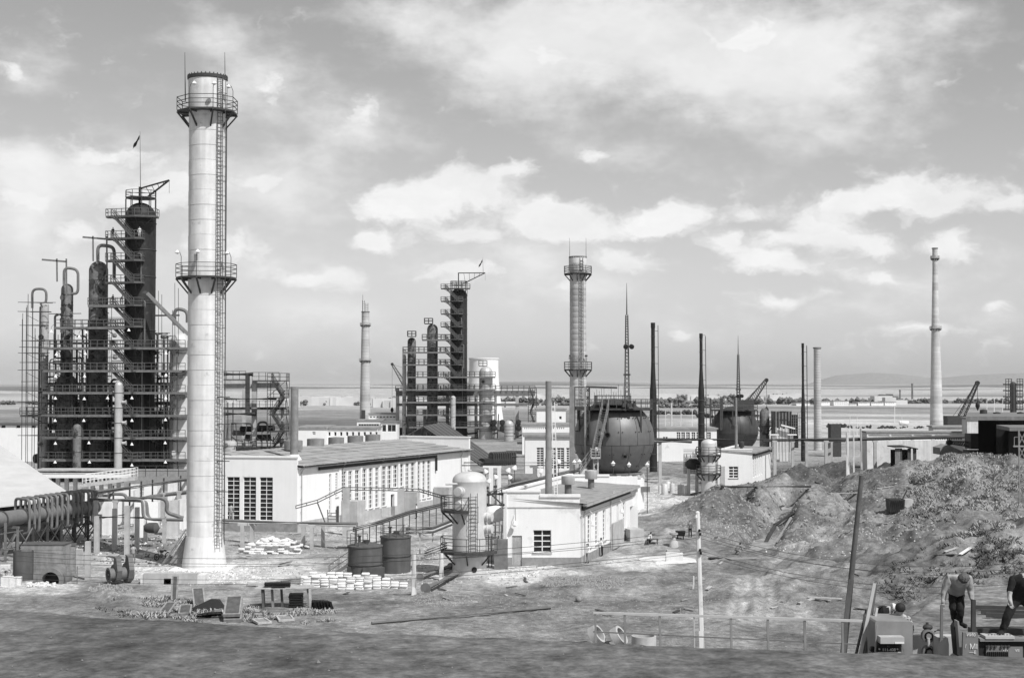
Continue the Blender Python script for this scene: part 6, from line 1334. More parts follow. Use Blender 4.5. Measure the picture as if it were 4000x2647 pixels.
# ================================================================== PALE VESSEL, DARK TANKS
def vessel():
 Y = 122.5; c = Vector((P(1834, 2000, Y).x, Y, 0)); R = M(66.5, Y); zt = ZP(1842, Y); root = thing('vertical_vessel', 'pale domed upright vessel with two railed platforms left of the small white pump house', 'vessel', c)
 zs = ZP(1878, Y); q = MB(); q.lathe(c, [(R*.99, -.3), (R*.99, 1.0), (R, 1.1)]+[(R, z) for z in np.linspace(1.3, zs-.06, 8)]+[(R*1.012, zs-.03), (R*1.012, zs+.03)]+[(R*math.cos(t)**.8 if t > 0 else R, zs+.04+(zt-zs)*math.sin(t)) for t in np.linspace(.05, math.pi/2-.03, 10)], 40); q.build('shell', 'silver_drum', root)
 q = MB(); q.lathe(c+UP*(zt-.02), [(.1, 0), (.1, .12), (.17, .13), (.17, .2)], 10); q.build('top_nozzle', 'silver_drum', root)
 for px, py, dx in ((1783, 1914, -1), (1783, 1968, -1), (1905, 2016, 1), (1905, 2062, 1)):
  a = math.radians(-118 if dx < 0 else -18); d = Vector((math.cos(a), math.sin(a), 0)); z = ZP(py, Y); q = MB(); q.lathe(c+d*(R-.1)+UP*z, [(.38, 0), (.38, .3), (.46, .3), (.46, .38), (.38, .4), (.38, .7), (.02, .72)], 18, axis=d); q.build('manhole', 'silver_drum', root)
 for px0, py in ((1740, 1890),): q = MB(); q.tube(P(px0, py, Y-1), P(1790, py-1, Y-1), .09, n=8); q.build('pipe_stub', 'silver_drum', root)
 for (x0, x1, py, br, full) in ((1732, 1834, 1987, 42, 0), (1718, 1908, 2147, 40, 1)):
  z = ZP(py, Y); a0, a1 = (math.radians(170), math.radians(270)) if not full else (math.radians(160), math.radians(345)); ro = R+1.0; n = 7; pts = []; ins = []
  for i in range(n+1): t = a0+(a1-a0)*i/n; pts.append(c+Vector((math.cos(t)*ro, math.sin(t)*ro, z))); ins.append(c+Vector((math.cos(t)*R, math.sin(t)*R, z)))
  q = MB()
  for i in range(n): q.slab(ins[i], pts[i], pts[i+1], ins[i+1], .22)
  pl = q.build('platform', 'steel_dark', root, smooth=False); q = MB(); q.rail([ins[0]]+pts+[ins[-1]], 1.15, 1.1, .028, (.5, 1.0)); q.build('railing', 'rail_dark', pl, smooth=False)
  for i in range(0, n+1, 2): q = MB(); q.bar(pts[i]-UP*.2, ins[i]-UP*1.15, .1); q.build('bracket', 'steel_dark', pl, smooth=False)
 q = MB(); a = math.radians(-75); o = Vector((math.cos(a), math.sin(a), 0)); q.ladder(c+o*(R+.18)+UP*(ZP(2150, Y)), c+o*(R+.18)+UP*(ZP(1920, Y)), .6, (-o.y, o.x, 0), .3, .025, cage=.65, out=o, cage_from=2.6); q.build('ladder', 'rail_grey', root, smooth=False)
 q = MB(); a = math.radians(-72); o = Vector((math.cos(a), math.sin(a), 0)); q.lathe(c+o*(R-.02)+UP*.55, [(.24, 0), (.24, .03), (.02, .035)], 16, axis=o); q.build('skirt_hole', 'iron_black', root)
 q = MB(); a = P(1892, 1990, 124); b = P(1970, 1970, 126)
 q.path([P(1903, 1971, 124), P(1968, 1971, 126)], .12, 8); q.bar(P(1903, 1915, 124), P(1960, 1968, 125), .1); q.build('gangway', 'steel_dark', root)
vessel()
def dark_tank(label, px, w, top, bot, Y, grp, stairs):
 c = Vector((P(px, bot, Y).x, Y, 0)); R = M(w/2, Y); zt = ZP(top, Y); root = thing('storage_tank', label, 'tank', c, grp); q = MB(); q.lathe(c, [(R, -.3), (R, zt-.12), (R+.06, zt-.1), (R+.06, zt), (R*.5, zt+.2), (.02, zt+.32)], 40); q.build('shell', 'tank_rust', root)
 q = MB(); q.ring(c+UP*(zt*.46), R+.02, .05, 40, 6); q.build('stiffening_ring', 'steel_dark', root)
 q = MB(); q.rail([c+Vector((R*math.cos(t), R*math.sin(t), zt)) for t in np.linspace(math.radians(200 if stairs else 240), math.radians(330), 6)], 1.05, .7, .022, (.5, 1.0)) if stairs else q.rail([c+Vector((-R*.8, -R*.5, zt)), c+Vector((-R*.3, -R*.9, zt)), c+Vector((R*.2, -R*.6, zt))], 1.05, .7, .022); q.build('railing', 'rail_dark', root, smooth=False)
 q = MB(); q.box((c.x+.1, c.y-.3, zt+.12), .5, .5, .35); q.lathe(c+Vector((-.5, .2, zt)), [(.12,0),(.12,.7),(.2,.72),(.2,.8)], 10); q.build('hatch', 'steel_dark', root); return root, c, R, zt
d1, dc, dR, dz = dark_tank('dark rusty upright tank, the nearer of the pair in the middle foreground', 1426, 132, 2128, 2262, 119, 'pair of dark rusty tanks', False)
d2, *_ = dark_tank('dark rusty upright tank behind and right of its twin, with a railed top', 1545, 118, 2092, 2238, 124, 'pair of dark rusty tanks', True)
q = MB(); a = P(1416, 2250, 117.4); b = P(1500, 2250, 117.4); q.hexa([Vector((x, y, z)) for z in (-.2, ZP(2216, 117.4)) for x, y in ((a.x, 117.4), (b.x, 117.4), (b.x, 117.9), (a.x, 117.9))]); q.build('step_box', 'tank_rust', d1, smooth=False)
q = MB(); a = P(1355, 2250, 118); b = P(1378, 2250, 118); q.hexa([Vector((x, y, z)) for z in (-.2, ZP(2212, 118)) for x, y in ((a.x, 118), (b.x, 118), (b.x, 119), (a.x, 119))]); q.build('side_box', 'steel_dark', d1, smooth=False)
q = MB(); stairflight(q, P(1360, 2205, 118.5), P(1285, 2255, 118.5), .8, r=.02, tr=.25); q.build('stair_flight', 'steel_grey', d1, smooth=False)
for z_ in (0, 1): q = MB(); p = P(1360, 2105+z_*10, 119); q.rail([p+Vector((0,-.8,-.4)), p+Vector((.65,-.8,-.4)), p+Vector((.65,.3,-.4))], 1.2, .5, .022) if z_ == 0 else q.slab(p+Vector((-.9,-.8,-.4)), p+Vector((.7,-.8,-.4)), p+Vector((.7,.3,-.4)), p+Vector((-.9,.3,-.4)), .08); q.build('landing', 'rail_dark', d1, smooth=False)
# small far vessel and horizontal drum near the second white house
c_ = Vector((P(2768, 1800, 205).x, 205, 0)); R_ = M(29, 205); zt = ZP(1714, 205); zs = ZP(1732, 205); sv = thing('vertical_vessel', 'pale domed vessel with two ring platforms beside the second small white house', 'vessel', c_); q = MB(); q.lathe(c_, [(R_, -.3), (R_, zs)]+[(R_*math.cos(t), zs+(zt-zs)*math.sin(t)) for t in np.linspace(.1, 1.54, 8)], 28); q.build('shell', 'silver_drum', sv)
for py in (1775, 1847): ring_platform(sv, c_, ZP(py, 205), R_, R_+.75, 10, railh=1.1, w=.035, brk=1.0)
q = MB(); q.ladder(c_+Vector((R_*.85, -R_*.6, 1)), c_+Vector((R_*.85, -R_*.6, zs)), .5, (1, 0, 0), .4, .03); q.build('ladder', 'rail_grey', sv, smooth=False)
hd = thing('horizontal_drum', 'dark horizontal drum on legs left of the pale domed vessel', 'tank', (P(2705, 1830, 207).x, 207, 0)); a = P(2675, 1812, 207); L_ = M(62, 207); q = MB(); q.lathe(a, [(.02, 0), (.55, .25), (.8, .8), (.8, L_-.6), (.5, L_-.15), (.02, L_)], 20, axis='x'); q.build('shell', 'steel_black', hd)
for px in (2690, 2722): q = MB(); p = P(px, 1830, 207); q.box((p.x, 207, -.3), .35, .9, p.z+.3); q.build('leg', 'concrete', hd, smooth=False)
pc = thing('pipe_cage', 'tangle of thin pipes and rails left of the pale domed vessel', 'pipework', (P(2700, 1780, 210).x, 210, 0))
for k in range(16): q = MB(); px = 2672+k*5; q.bar(P(px, 1850, 209), P(px, 1750+pr2.randint(0, 40), 209), .1); q.bar(P(2670, 1755+k*6, 209), P(2742, 1756+k*6, 209), .06); q.build('pipe', 'steel_dark', pc, smooth=False)
# second small white house
def house2():
 C = Vector((P(2938, 1870, 228).x, 228, 0)); d = Vector((.32, .947, 0)).normalized(); nS = Vector((d.y, -d.x, 0)); u = Vector((1, 0, 0)); nF = Vector((0, -1, 0)); x0 = P(2800, 1870, 228).x; Lf = C.x-x0; O = Vector((x0, 228, 0)); zt = ZP(1757, 228); ze = ZP(1770, 228); Ls = 20
 root = thing('pump_house', 'second small white pump house further back, between the spheres and the spoil heaps', 'building', C); k = Lf/138; X = lambda px: (px-2800)*k; Z = lambda py: ZP(py, 228)
 win = (X(2847), X(2884), Z(1866), Z(1821)); q = MB(); wall_holes(q, O, u, nF, Lf, -.4, zt, [win]); q.build('front_wall', 'whitewash', root, smooth=False); window(root, O, u, nF, *win, 2, 4, bar=.12)
 q = MB(); q.obox(O, u, nF, X(2812), X(2832), -.02, .06, 0, Z(1820)); q.build('door', 'concrete', root, smooth=False)
 def sp(px): a, _ = ray(px, 1850); return (C.x-a*C.y)/(a*d.y-d.x)
 hs = []
 for a, b in ((2942, 2947), (2950, 2955), (2958, 2962), (2966, 2970), (2974, 2978)): hs.append((sp(a), sp(b), 1.2, ze-.7))
 q = MB(); wall_holes(q, C, d, nS, Ls, -.4, ze, hs); q.build('side_wall', 'whitewash', root, smooth=False)
 for h in hs: window(root, C, d, nS, *h, 1, 6, glass='glass_mid', bar=.1, pane_objs=False, sill=False)
 q = MB(); q.slab(C+nS*.6+UP*(ze+.2), C+d*Ls+nS*.6+UP*(ze+.2), C+d*Ls-u*Lf+UP*(zt-.1), O+u*.1+UP*(zt-.1), .25); q.build('roof', 'roof_felt', root, smooth=False)
 q = MB(); q.obox(O, u, nF, -.1, Lf+.1, -.4, .1, zt+.003, zt+.2); q.build('parapet_coping', 'whitewash', root, smooth=False)
 q = MB(); q.obox(C, d, nS, 1, Ls-1, .06, .2, ze-.5, ze-.1); q.build('gutter_beam', 'steel_dark', root, smooth=False)
 q = MB(); q.obox(O, d, -nS, 0, Ls, -.3, 0, -.4, zt+.1); q.build('back_wall', 'whitewash', root, smooth=False)
 p = P(2876, 1757, 231); st = thing('flue_stack', 'thin grey flue stack on the second small white pump house, before the dark sphere', 'stack', p); q = MB(); q.lathe(p, [(M(6, 231), -.3), (M(5.5, 231), ZP(1660, 231)-p.z), (M(4.5, 231), ZP(1660, 231)-p.z+.02), (M(4.5, 231), ZP(1553, 231)-p.z)], 16); q.build('shaft', 'steel_mid', st)
 vent_drum(Vector((P(2896, 1752, 236).x, 236, zt-.2)), M(11, 236), .9, 'small dark ventilator drum on the second small white pump house', None, post=.3, mat_='steel_dark')
house2()
# ================================================================== PIPE RACKS
def rack(label, pipes, supports, Y=None, grp=None):
 p0 = pipes[0][0][0]; root = thing('pipe_rack', label, 'pipe rack', (p0.x, p0.y, 0), grp)
 for pts, r, m_ in pipes: q = MB(); q.path(pts, r, 10, bend=max(.35, r*3), seg=4); q.build('pipe', m_, root)
 for (p, w, m_, cap) in supports:
  q = MB(); z0 = hz(p.x, p.y)-.3; q.box((p.x, p.y, z0), w, w, p.z-z0);
  if cap: q.box((p.x, p.y, p.z+.002), w*cap, w*.9, .25)
  q.build('support', m_, root, smooth=False)
 return root
# long pipe in front of the long pump house
Y0 = 148
rack('long straight pipe on concrete supports running before the long white pump house', [([P(868, 2032, Y0), P(1395, 2046, 140)], .2, 'pipe_grey'), ([P(868, 2038, Y0+.5), P(1395, 2051, 140.5)], .14, 'pipe_grey'), ([P(870, 2040, Y0-.4), P(1390, 2054, 139.6)], .1, 'steel_light')],
  [(P(947, 2052, 143), .38, 'concrete', 2.4), (P(985, 2052, 146), .38, 'concrete', 2.2), (P(1185, 2055, 142), .38, 'concrete', 2.4), (P(1218, 2060, 141), .34, 'concrete', 2), (P(1262, 2058, 143), .34, 'concrete', 1)])
rack('dark pipe run on thin steel trestles climbing past the side of the long pump house', [([P(1380, 2066, 139), P(1480, 2040, 144), P(1600, 2000, 152), P(1745, 1966, 162)], .09, 'steel_dark'), ([P(1380, 2073, 138.6), P(1480, 2047, 143.6), P(1600, 2007, 151.6), P(1745, 1973, 161.6)], .07, 'rail_dark'), ([P(1380, 2060, 139.4), P(1480, 2034, 144.4), P(1600, 1994, 152.4), P(1745, 1960, 162.4)], .05, 'rail_grey')], [(P(x, 2072-(x-1380)*.28, 139.3+(x-1380)*.062), .09, 'steel_dark', 0) for x in range(1392, 1740, 26)])
rack('low bundle of pipes bending round before the pale upright vessel', [([P(1585, 2060+k*7, 134-k*.6), P(1690, 2058+k*7, 133-k*.6), P(1765, 2028+k*7, 136-k*.6)], .08, ('pipe_grey', 'steel_dark', 'steel_light', 'steel_dark')[k]) for k in range(4)]+[([P(1660, 2150+k*9, 123-k), P(1745, 2120+k*9, 125-k)], .07, ('steel_light', 'steel_dark', 'pipe_grey')[k]) for k in range(3)], [(P(x, 2090, 132.5), .12, 'concrete', 1.5) for x in (1600, 1640, 1690, 1730)])
# racks left of the big chimney
def mid(px, py, Y): return P(px, py, Y)
rack('long pipe pair rising to the big chimney above the white trough walls', [([mid(370, 1921, 150), mid(745, 1867, 186)], .18, 'pipe_grey'), ([mid(370, 1928, 150), mid(745, 1873, 186)], .12, 'steel_grey')], [(mid(p_, 1905-(p_-370)*.145, 152+(p_-370)*.095), .16, 'steel_dark', 0) for p_ in (370, 443, 507, 552, 596, 640, 706)])
rack('bundle of pale pipes that bends down beside the big chimney', [([mid(350, 1948+k*2.2, 147+k*.4), mid(548+k*6, 1950+k*2.2, 147+k*.4), mid(556+k*6, 1958+k*2, 147+k*.4), mid(558+k*7, 2015, 147+k*.4), mid(572+k*7, 2026+k, 147+k*.4), mid(715, 2028+k, 147+k*.4)], .13, ('pipe_grey', 'steel_light', 'pipe_grey', 'steel_mid')[k]) for k in range(4)]+[([mid(500, 1944, 148.5), mid(640, 1944, 148.5), mid(655, 1965, 148.5), mid(648, 2000, 148.5), mid(715, 2022, 148.5)], .2, 'steel_grey')],
  [(mid(375, 1962, 147), .38, 'concrete', 1.2), (mid(451, 1962, 147), .38, 'concrete', 1.5), (mid(568, 2050, 147), .34, 'steel_grey', 0), (mid(642, 2036, 147), .36, 'concrete', 1.2)])
rack('pair of pipes climbing right past tilted concrete posts, left of the big chimney', [([mid(500, 1948, 158), mid(600, 1937, 165), mid(735, 1918, 178)], .2, 'pipe_grey'), ([mid(425, 1945, 156), mid(432, 1928, 156), mid(488, 1929, 156), mid(496, 1950, 156)], .18, 'pipe_grey'), ([mid(500, 1955, 158), mid(735, 1926, 178)], .13, 'steel_light')], [(mid(636, 1932, 168), .45, 'concrete', 1.4), (mid(700, 1925, 173), .45, 'concrete', 1.4), (mid(622, 1905, 175), .42, 'paint_white', 1.0), (mid(538, 1898, 180), .42, 'paint_white', 1.2)])
rack('thin lower pipes on short white posts near the workman at the left', [([mid(370, 2018, 138), mid(560, 2021, 138)], .09, 'steel_dark'), ([mid(400, 2022, 138), mid(490, 2008, 140)], .07, 'steel_light'), ([mid(520, 1970, 140), mid(500, 1990, 139), mid(500, 2010, 139)], .07, 'steel_light')], [(mid(379, 2025, 138), .45, 'concrete', 1.0), (mid(497, 1985, 132), .42, 'concrete', 1.0), (mid(536, 1990, 140), .4, 'concrete', 1.0), (mid(448, 1995, 141), .4, 'concrete', 1.0), (mid(344, 2113, 119), .40, 'concrete', 0)])
for i, (x0, x1, pt, pb, Y, m_) in enumerate(((432, 515, 1916, 1952, 166, 'paint_white'), (562, 618, 1900, 1938, 176, 'paint_white'), (655, 722, 1880, 1918, 184, 'concrete_pale'), (384, 436, 1958, 1986, 154, 'concrete_pale'), (524, 556, 1958, 2012, 151, 'paint_white'), (650, 690, 1955, 2032, 153, 'concrete'), (694, 730, 1950, 2010, 160, 'concrete_pale'), (575, 612, 1962, 1996, 158, 'paint_white'))):
 a = P(x0, pb, Y); b = P(x1, pb, Y); q = MB(); q.hexa([Vector((x, y, z)) for z in (-.3, ZP(pt, Y)) for x, y in ((a.x, Y), (b.x, Y+.6), (b.x, Y+1.4), (a.x, Y+.8))]); single(q, 'concrete_wall', m_, 'low pale concrete wall among the pipe racks left of the big chimney, '+('furthest left of the back row', 'middle of the back row', 'furthest right of the back row', 'beside the manifold end', 'behind the workman', 'narrow grey one by the bent pipes', 'next to the chimney shaft', 'behind the bent pipes')[i], 'wall', (a.x, Y, 0), 'low pale walls among the pipe racks', smooth=False)
# right pipeline across the middle
rack('long dark pipeline on tall concrete T posts crossing behind the earthworks', [([P(2545, 1716, 236), P(3300, 1716, 250), P(3830, 1703, 256)], .3, 'steel_dark'), ([P(2545, 1724, 235), P(2700, 1724, 238)], .3, 'steel_grey'), ([P(2980, 1722, 242), P(3300, 1722, 249)], .16, 'steel_dark')], [(P(x, 1726, y_), .5, 'concrete', 1.6) for x, y_ in ((2578, 236), (3026, 240), (3096, 246), (3150, 262), (3227, 243), (3238, 250), (3246, 258), (3418, 246))])
sg = thing('u_pipe_manifold', 'fat dark manifold pipe with U shaped risers on a trestle at the left', 'pipe manifold', (P(200, 2100, 140).x, 140, 0))
A = P(-60, 2036, 130); Bm = P(372, 1978, 152); q = MB(); L_ = (Bm-A).length; ax = (Bm-A).normalized(); q.lathe(A, [(.02, 0), (.72, .02), (.72, L_), (.02, L_+.1)], 28, axis=ax); q.build('manifold_pipe', 'pipe_grey', sg)
bx = [90, 110, 128, 160, 177, 198, 218, 242, 265, 284, 301, 330, 347, 366]
for i, px in enumerate(bx):
 t = (px-60+0)/(372+60)*1.0; t = (P(px, 2000, A.y+(Bm.y-A.y)*(px+60)/432)-A).dot(ax)/L_; c_ = A+ax*(L_*t); Y = c_.y; sgn = .93
 lft = c_+Vector((-1.45, 0, 0)); up_ = c_.z+1.55+.25*t; right = c_+Vector((.0, -1.0, 0))
 pts = [c_+Vector((-.75, .6, .3)), Vector((c_.x-.75-.55, c_.y+.6, up_-.0)), Vector((c_.x+.55, c_.y-.9, up_)), Vector((c_.x+.55, c_.y-.9, c_.z-1.55)), Vector((c_.x-.1, c_.y-.5, c_.z-1.7))]
 pts[0] = Vector((pts[1].x, pts[1].y, c_.z+.35)); q = MB(); q.path(pts, .145, 10, bend=.45, seg=5); q.lathe(pts[0], [(.16, -.05), (.24, -.04), (.24, .08), (.15, .1)], 10); q.build('riser', 'pipe_grey', sg)
for k in range(6): t = .12+k*.17; c_ = A+ax*(L_*t); q = MB(); q.lathe(c_, [(.74, 0), (.82, .02), (.82, .16), (.74, .18)], 28, axis=ax); q.build('flange', 'steel_dark', sg)
for k in range(7):
 t = .2+k*.13; c_ = A+ax*(L_*t); q = MB()
 for sx in (-.9, .9):
  q.bar((c_.x+sx, c_.y-sx*.4, -.3), (c_.x+sx, c_.y-sx*.4, c_.z-.75), .2)
 q.bar((c_.x-.9, c_.y+.36, .2), (c_.x+.9, c_.y-.36, c_.z-1.0), .1); q.bar((c_.x+.9, c_.y-.36, .2), (c_.x-.9, c_.y+.36, c_.z-1.0), .1); q.bar((c_.x-1, c_.y+.4, c_.z-.85), (c_.x+1, c_.y-.4, c_.z-.85), .22)
 if k < 6: n_ = A+ax*(L_*(t+.13)); q.bar((c_.x+.9, c_.y-.36, .2), (n_.x+.9, n_.y-.36, n_.z-1.0), .09); q.bar((n_.x+.9, n_.y-.36, .2), (c_.x+.9, c_.y-.36, c_.z-1.0), .09)
 q.build('trestle', 'steel_grey' if k in (0, 6) else 'steel_dark', sg, smooth=False)
q = MB(); a = P(20, 2190, 131); q.bar((a.x, 131, -.2), (a.x, 131, ZP(2040, 131)), .2); q.build('post', 'steel_grey', sg, smooth=False)
q = MB(); q.bar(P(0, 2085, 131), P(90, 2070, 131), .08); q.bar(P(20, 2165, 131), P(62, 2085, 132), .12); q.build('brace', 'steel_grey', sg, smooth=False)
bw_ = thing('dark_wall', 'wall under the manifold at the left, its shade painted black', 'wall', (P(120, 2130, 148).x, 148, 0)); q = MB(); a = P(-80, 2100, 148); b = P(215, 2100, 148); q.hexa([Vector((x, y, z)) for z in (-.3, ZP(2040, 148)) for x, y in ((a.x, 146), (b.x, 149), (b.x, 149.5), (a.x, 146.5))]); q.build('wall', 'steel_black', bw_, smooth=False)  # shade under the manifold is put into the black colour
# second manifold, far, with vertical U pipes and frames by the open shed
m2 = thing('u_pipe_manifold', 'second dark manifold with U pipes before the middle-distance columns', 'pipe manifold', (P(1970, 1800, 220).x, 220, 0)); q = MB(); a = P(1880, 1805, 212); b = P(2000, 1800, 226); q.lathe(a, [(.6, 0), (.6, (b-a).length)], 20, axis=(b-a).normalized()); q.build('manifold_pipe', 'steel_black', m2)
for k in range(11): px = 1912+k*8.5; q = MB(); Y = 216+k; q.path([P(px, 1812, Y), P(px, 1768-k*.4, Y), P(px+16, 1768-k*.4, Y), P(px+16, 1815, Y)], .17, 8, bend=.4); q.build('riser', 'steel_dark', m2)
q = MB(); q.path([P(2000, 1783, 222), P(2078, 1782, 222), P(2080, 1815, 222)], .18, 8, bend=.5); q.build('pipe', 'steel_dark', m2)
# T posts and trays between the vessel and the near house
rack('thin pipes on white T posts behind the pale upright vessel', [([P(1800, 1806, 196), P(2230, 1806, 190)], .08, 'rail_dark'), ([P(1800, 1817, 195), P(2230, 1817, 189)], .08, 'rail_dark'), ([P(1890, 1930, 150), P(2000, 1890, 165), P(2260, 1830, 184)], .13, 'pipe_grey'), ([P(1890, 1938, 150), P(2000, 1898, 165), P(2260, 1838, 184)], .1, 'steel_dark'), ([P(1890, 1932, 152), P(1970, 1927, 152)], .2, 'steel_dark')], [(P(1918, 1826, 192), .6, 'paint_white', 3.6), (P(1950, 1826, 192), .5, 'paint_white', 1.2), (P(2090, 1826, 190), .6, 'paint_white', 3.6), (P(2168, 1820, 190), .3, 'concrete', 1)]+[(P(1880+k*14, 1935-k*3, 150+k), .08, 'steel_dark', 0) for k in range(7)])
lp = thing('ladder', 'white ladder with dark rungs', 'ladder', (0,0,0)) if False else None
for i, (px, py) in enumerate(((1897, 1842), (1911, 1878), (1936, 1863), (1986, 1837), (1991, 1864), (2010, 1827), (2182, 1803), (2113, 1840))):
 Y = 176; p = P(px, py, Y); t = thing('yard_lamp', 'white bulbous yard lamp on a pole in the pipe yard behind the pale upright vessel', 'lamp', (p.x, Y, 0), 'white yard lamps in the pipe yard'); q = MB(); q.tube((p.x, Y, 0), p, .04, n=6); q.build('pole', 'rail_dark', t); q = MB(); q.lathe(p, [(.03,.4),(.12,.32),(.24,.16),(.34,-.08),(.16,-.24),(.02,-.28)], 12, axis=Vector(((-.3, .35)[i % 2], -.3, .8))); q.build('shade', 'paint_white', t)
q = MB(); q.lathe(P(1990, 1870, 185), [(.02,0),(.7,.3),(.7,3.5),(.02,3.8)], 18, axis=Vector((1,0,0))); single(q, 'horizontal_tank', 'steel_grey', 'ribbed grey horizontal tank in the pipe yard left of the near pump house', 'tank', P(1990, 1870, 185))
q = MB(); q.lathe(P(1905, 2010, 130.5), [(.02,0),(.6,.3),(.75,.5),(.75,1.7),(.02,1.75)], 24, axis=Vector((.5,.85,0)).normalized()); single(q, 'horizontal_tank', 'paint_white', 'white horizontal tank between the upright vessel and the near pump house', 'tank', P(1905, 2035, 127))
for z_, yy in ((0, 2050), (1, 2090)):
 pass
pkt = thing('pump_skid', 'dark pump skid and frames in the gap left of the near pump house', 'pump', P(1935, 2120, 127))
for k in range(5): q = MB(); p = P(1908+k*13, 2190, 127); q.bar((p.x, 127, 0), (p.x, 127, ZP(2050+k % 2*40, 127)), .09); q.build('frame_post', 'steel_dark', pkt, smooth=False)
for py in (2050, 2078, 2105, 2140): q = MB(); q.bar(P(1905, py, 127), P(1965, py-2, 127), .08); q.build('frame_rail', 'steel_grey', pkt, smooth=False)
q = MB(); a = P(1926, 2200, 126); q.box((a.x+.7, 126, 0), 1.2, .8, ZP(2105, 126)); q.build('cabinet', 'steel_grey', pkt, smooth=False)
# ================================================================== SACKS
rs = random.Random(11)
def sack_mesh():
 q = MB(); L_, W_, T_ = .66, .42, .19; vs = []
 for z, k in ((0, .86), (T_*.3, 1), (T_*.7, 1), (T_, .84)):
  for x, y in ((-1,-.8),(-.85,-1),(.85,-1),(1,-.8),(1,.8),(.85,1),(-.85,1),(-1,.8)): vs.append((x*L_/2*k, y*W_/2*k, z))
 fs = [tuple(range(7, -1, -1)), tuple(range(24, 32))]
 for j in range(3): fs += [(j*8+i, j*8+(i+1) % 8, (j+1)*8+(i+1) % 8, (j+1)*8+i) for i in range(8)]
 q._add(vs, fs); return q
sack0 = None
def sack(p, rz, label, group, tilt=0):
 global sack0
 if sack0 is None:
  sack0 = sack_mesh().build('cement_sack', 'sack_white', None, loc=(0, 0, 0)); s_ = sack0
 else: s_ = sack0.copy(); COL.objects.link(s_)
 s_.location = p; s_.rotation_euler = (tilt*rs.uniform(-1, 1), tilt*rs.uniform(-1, 1), rz); s_.scale = (1, rs.uniform(.92, 1.08), rs.uniform(.9, 1.1)); s_['label'] = label; s_['category'] = 'sack'; s_['group'] = group
 return s_
for row, (Y, xs, lay) in enumerate(((113.6, (1335, 1615), 4), (114.4, (1200, 1560), 5), (115.3, (1190, 1500), 6))):
 n = int(M(xs[1]-xs[0], Y)/.7)
 for i in range(n):
  x = P(xs[0], 2300, Y).x+i*.7; L_ = lay-(1 if rs.random() < .35 else 0)-(1 if i in (0, n-1) else 0)
  for k in range(max(2, L_)): sack((x+rs.uniform(-.04, .04), Y+rs.uniform(-.06, .06), hz(x, Y)-.03+k*.19), rs.uniform(-.09, .09), 'flat white sack in the long low stack before the dark rusty tanks', 'white sacks stacked before the dark tanks')
for i in range(11):
 x = P(945+i*22, 2165, 137).x;
 for k in range((3, 4, 5, 6, 6, 6, 7, 6, 5, 4, 3)[i]): sack((x+rs.uniform(-.06, .06), 137+rs.uniform(-.3, .3), hz(x, 137)-.03+k*.19), rs.uniform(-.15, .15), 'flat white sack in the tumbled pile behind the big chimney', 'white sacks piled behind the big chimney', .04)
for i in range(46):
 px = rs.uniform(955, 1205); Y = rs.uniform(139, 144); x = P(px, 2100, Y).x; h_ = max(0, .9-abs(px-1080)/130)
 sack((x, Y, hz(x, Y)+h_+rs.uniform(-.1, .15)), rs.uniform(-1, 1), 'white sack lying askew on the tumbled pile behind the big chimney', 'white sacks piled behind the big chimney', .3)
# ================================================================== RADIATORS AND JOINERY
def radiator_at(p, rx, rz, label, group, n=11, proto=[None]):
 if proto[0] is None:
  root = thing('radiator', label, 'radiator', (0, 0, 0), group); q = MB(); q.path([(0, -.07, .05), (0, -.07, .55), (0, .07, .55), (0, .07, .05), (0, -.07, .05)], .032, 6); q.tube((-.045, 0, .06), (.045, 0, .06), .05, n=8); q.tube((-.045, 0, .54), (.045, 0, .54), .05, n=8); q.box((0, 0, .08), .03, .12, .44)
  s0 = q.build('radiator_section', 'iron_black', root); s0.location = (-.09*n/2, 0, 0)
  for i in range(1, n): inst(s0, root, (.09*i, 0, 0))
  proto[0] = root; r_ = root
 else: r_ = dup(proto[0], (0, 0, 0), 0, label, group)
 r_.location = p; r_.rotation_euler = (rx, 0, rz); return r_
tp = GT(1100, 2372); TY = tp.y; tz = hz(tp.x, TY)
tb_ = thing('trestle_table', 'rough plank table under the black radiators in the left foreground', 'table', (P(1110, 2300, TY).x, TY, tz))
zt_ = ZP(2293, TY); a = P(996, 2297, TY); b = P(1225, 2290, TY)
for i in range(4): q = MB(); q.obox(Vector((a.x, TY+.75-i*.4, 0)), Vector((1,.1,0)).normalized(), Vector((.1,-1,0)).normalized(), (.1, 0, .2, .05)[i], b.x-a.x-(.1, .5, 0, .3)[i], -.17, .17, zt_-.06, zt_); q.build('plank', 'wood_pale', tb_, smooth=False)
for px, dy, m_ in ((1027, 0, 'wood_dark'), (1022, .9, 'wood_dark'), (1060, .5, 'wood'), (1096, .6, 'wood_dark'), (1212, 0, 'wood_pale'), (1198, .8, 'wood')): q = MB(); p = P(px, 2370, TY); q.bar((p.x+.1, TY+dy-.3, tz-.2), (p.x, TY+dy-.3, zt_-.07), .16); q.build('leg', m_, tb_, smooth=False)
for k in range(2):
 for j in range(3): x = P(1050+j*34, 2280, TY).x; radiator_at((P(1083, 2280, TY).x+(.45 if j == 1 else -.45 if j == 0 else .15), TY+.5-.0*j-.35*(j == 2), zt_+.09+.17*k), math.pi/2, .1, 'black cast iron radiator lying on the plank table, '+(('lower layer left', 'lower layer right', 'lower layer front'), ('upper layer left', 'upper layer right', 'upper layer front'))[k][j], 'black radiators on the plank table') if not (k == 1 and j == 2) else None
for k in range(6): radiator_at((P(1160, 2370, TY).x, TY+.2, tz+.12+.17*k), math.pi/2, rs.uniform(-.08, .08), 'black cast iron radiator in the pile under the right end of the plank table', 'black radiators piled under the table')
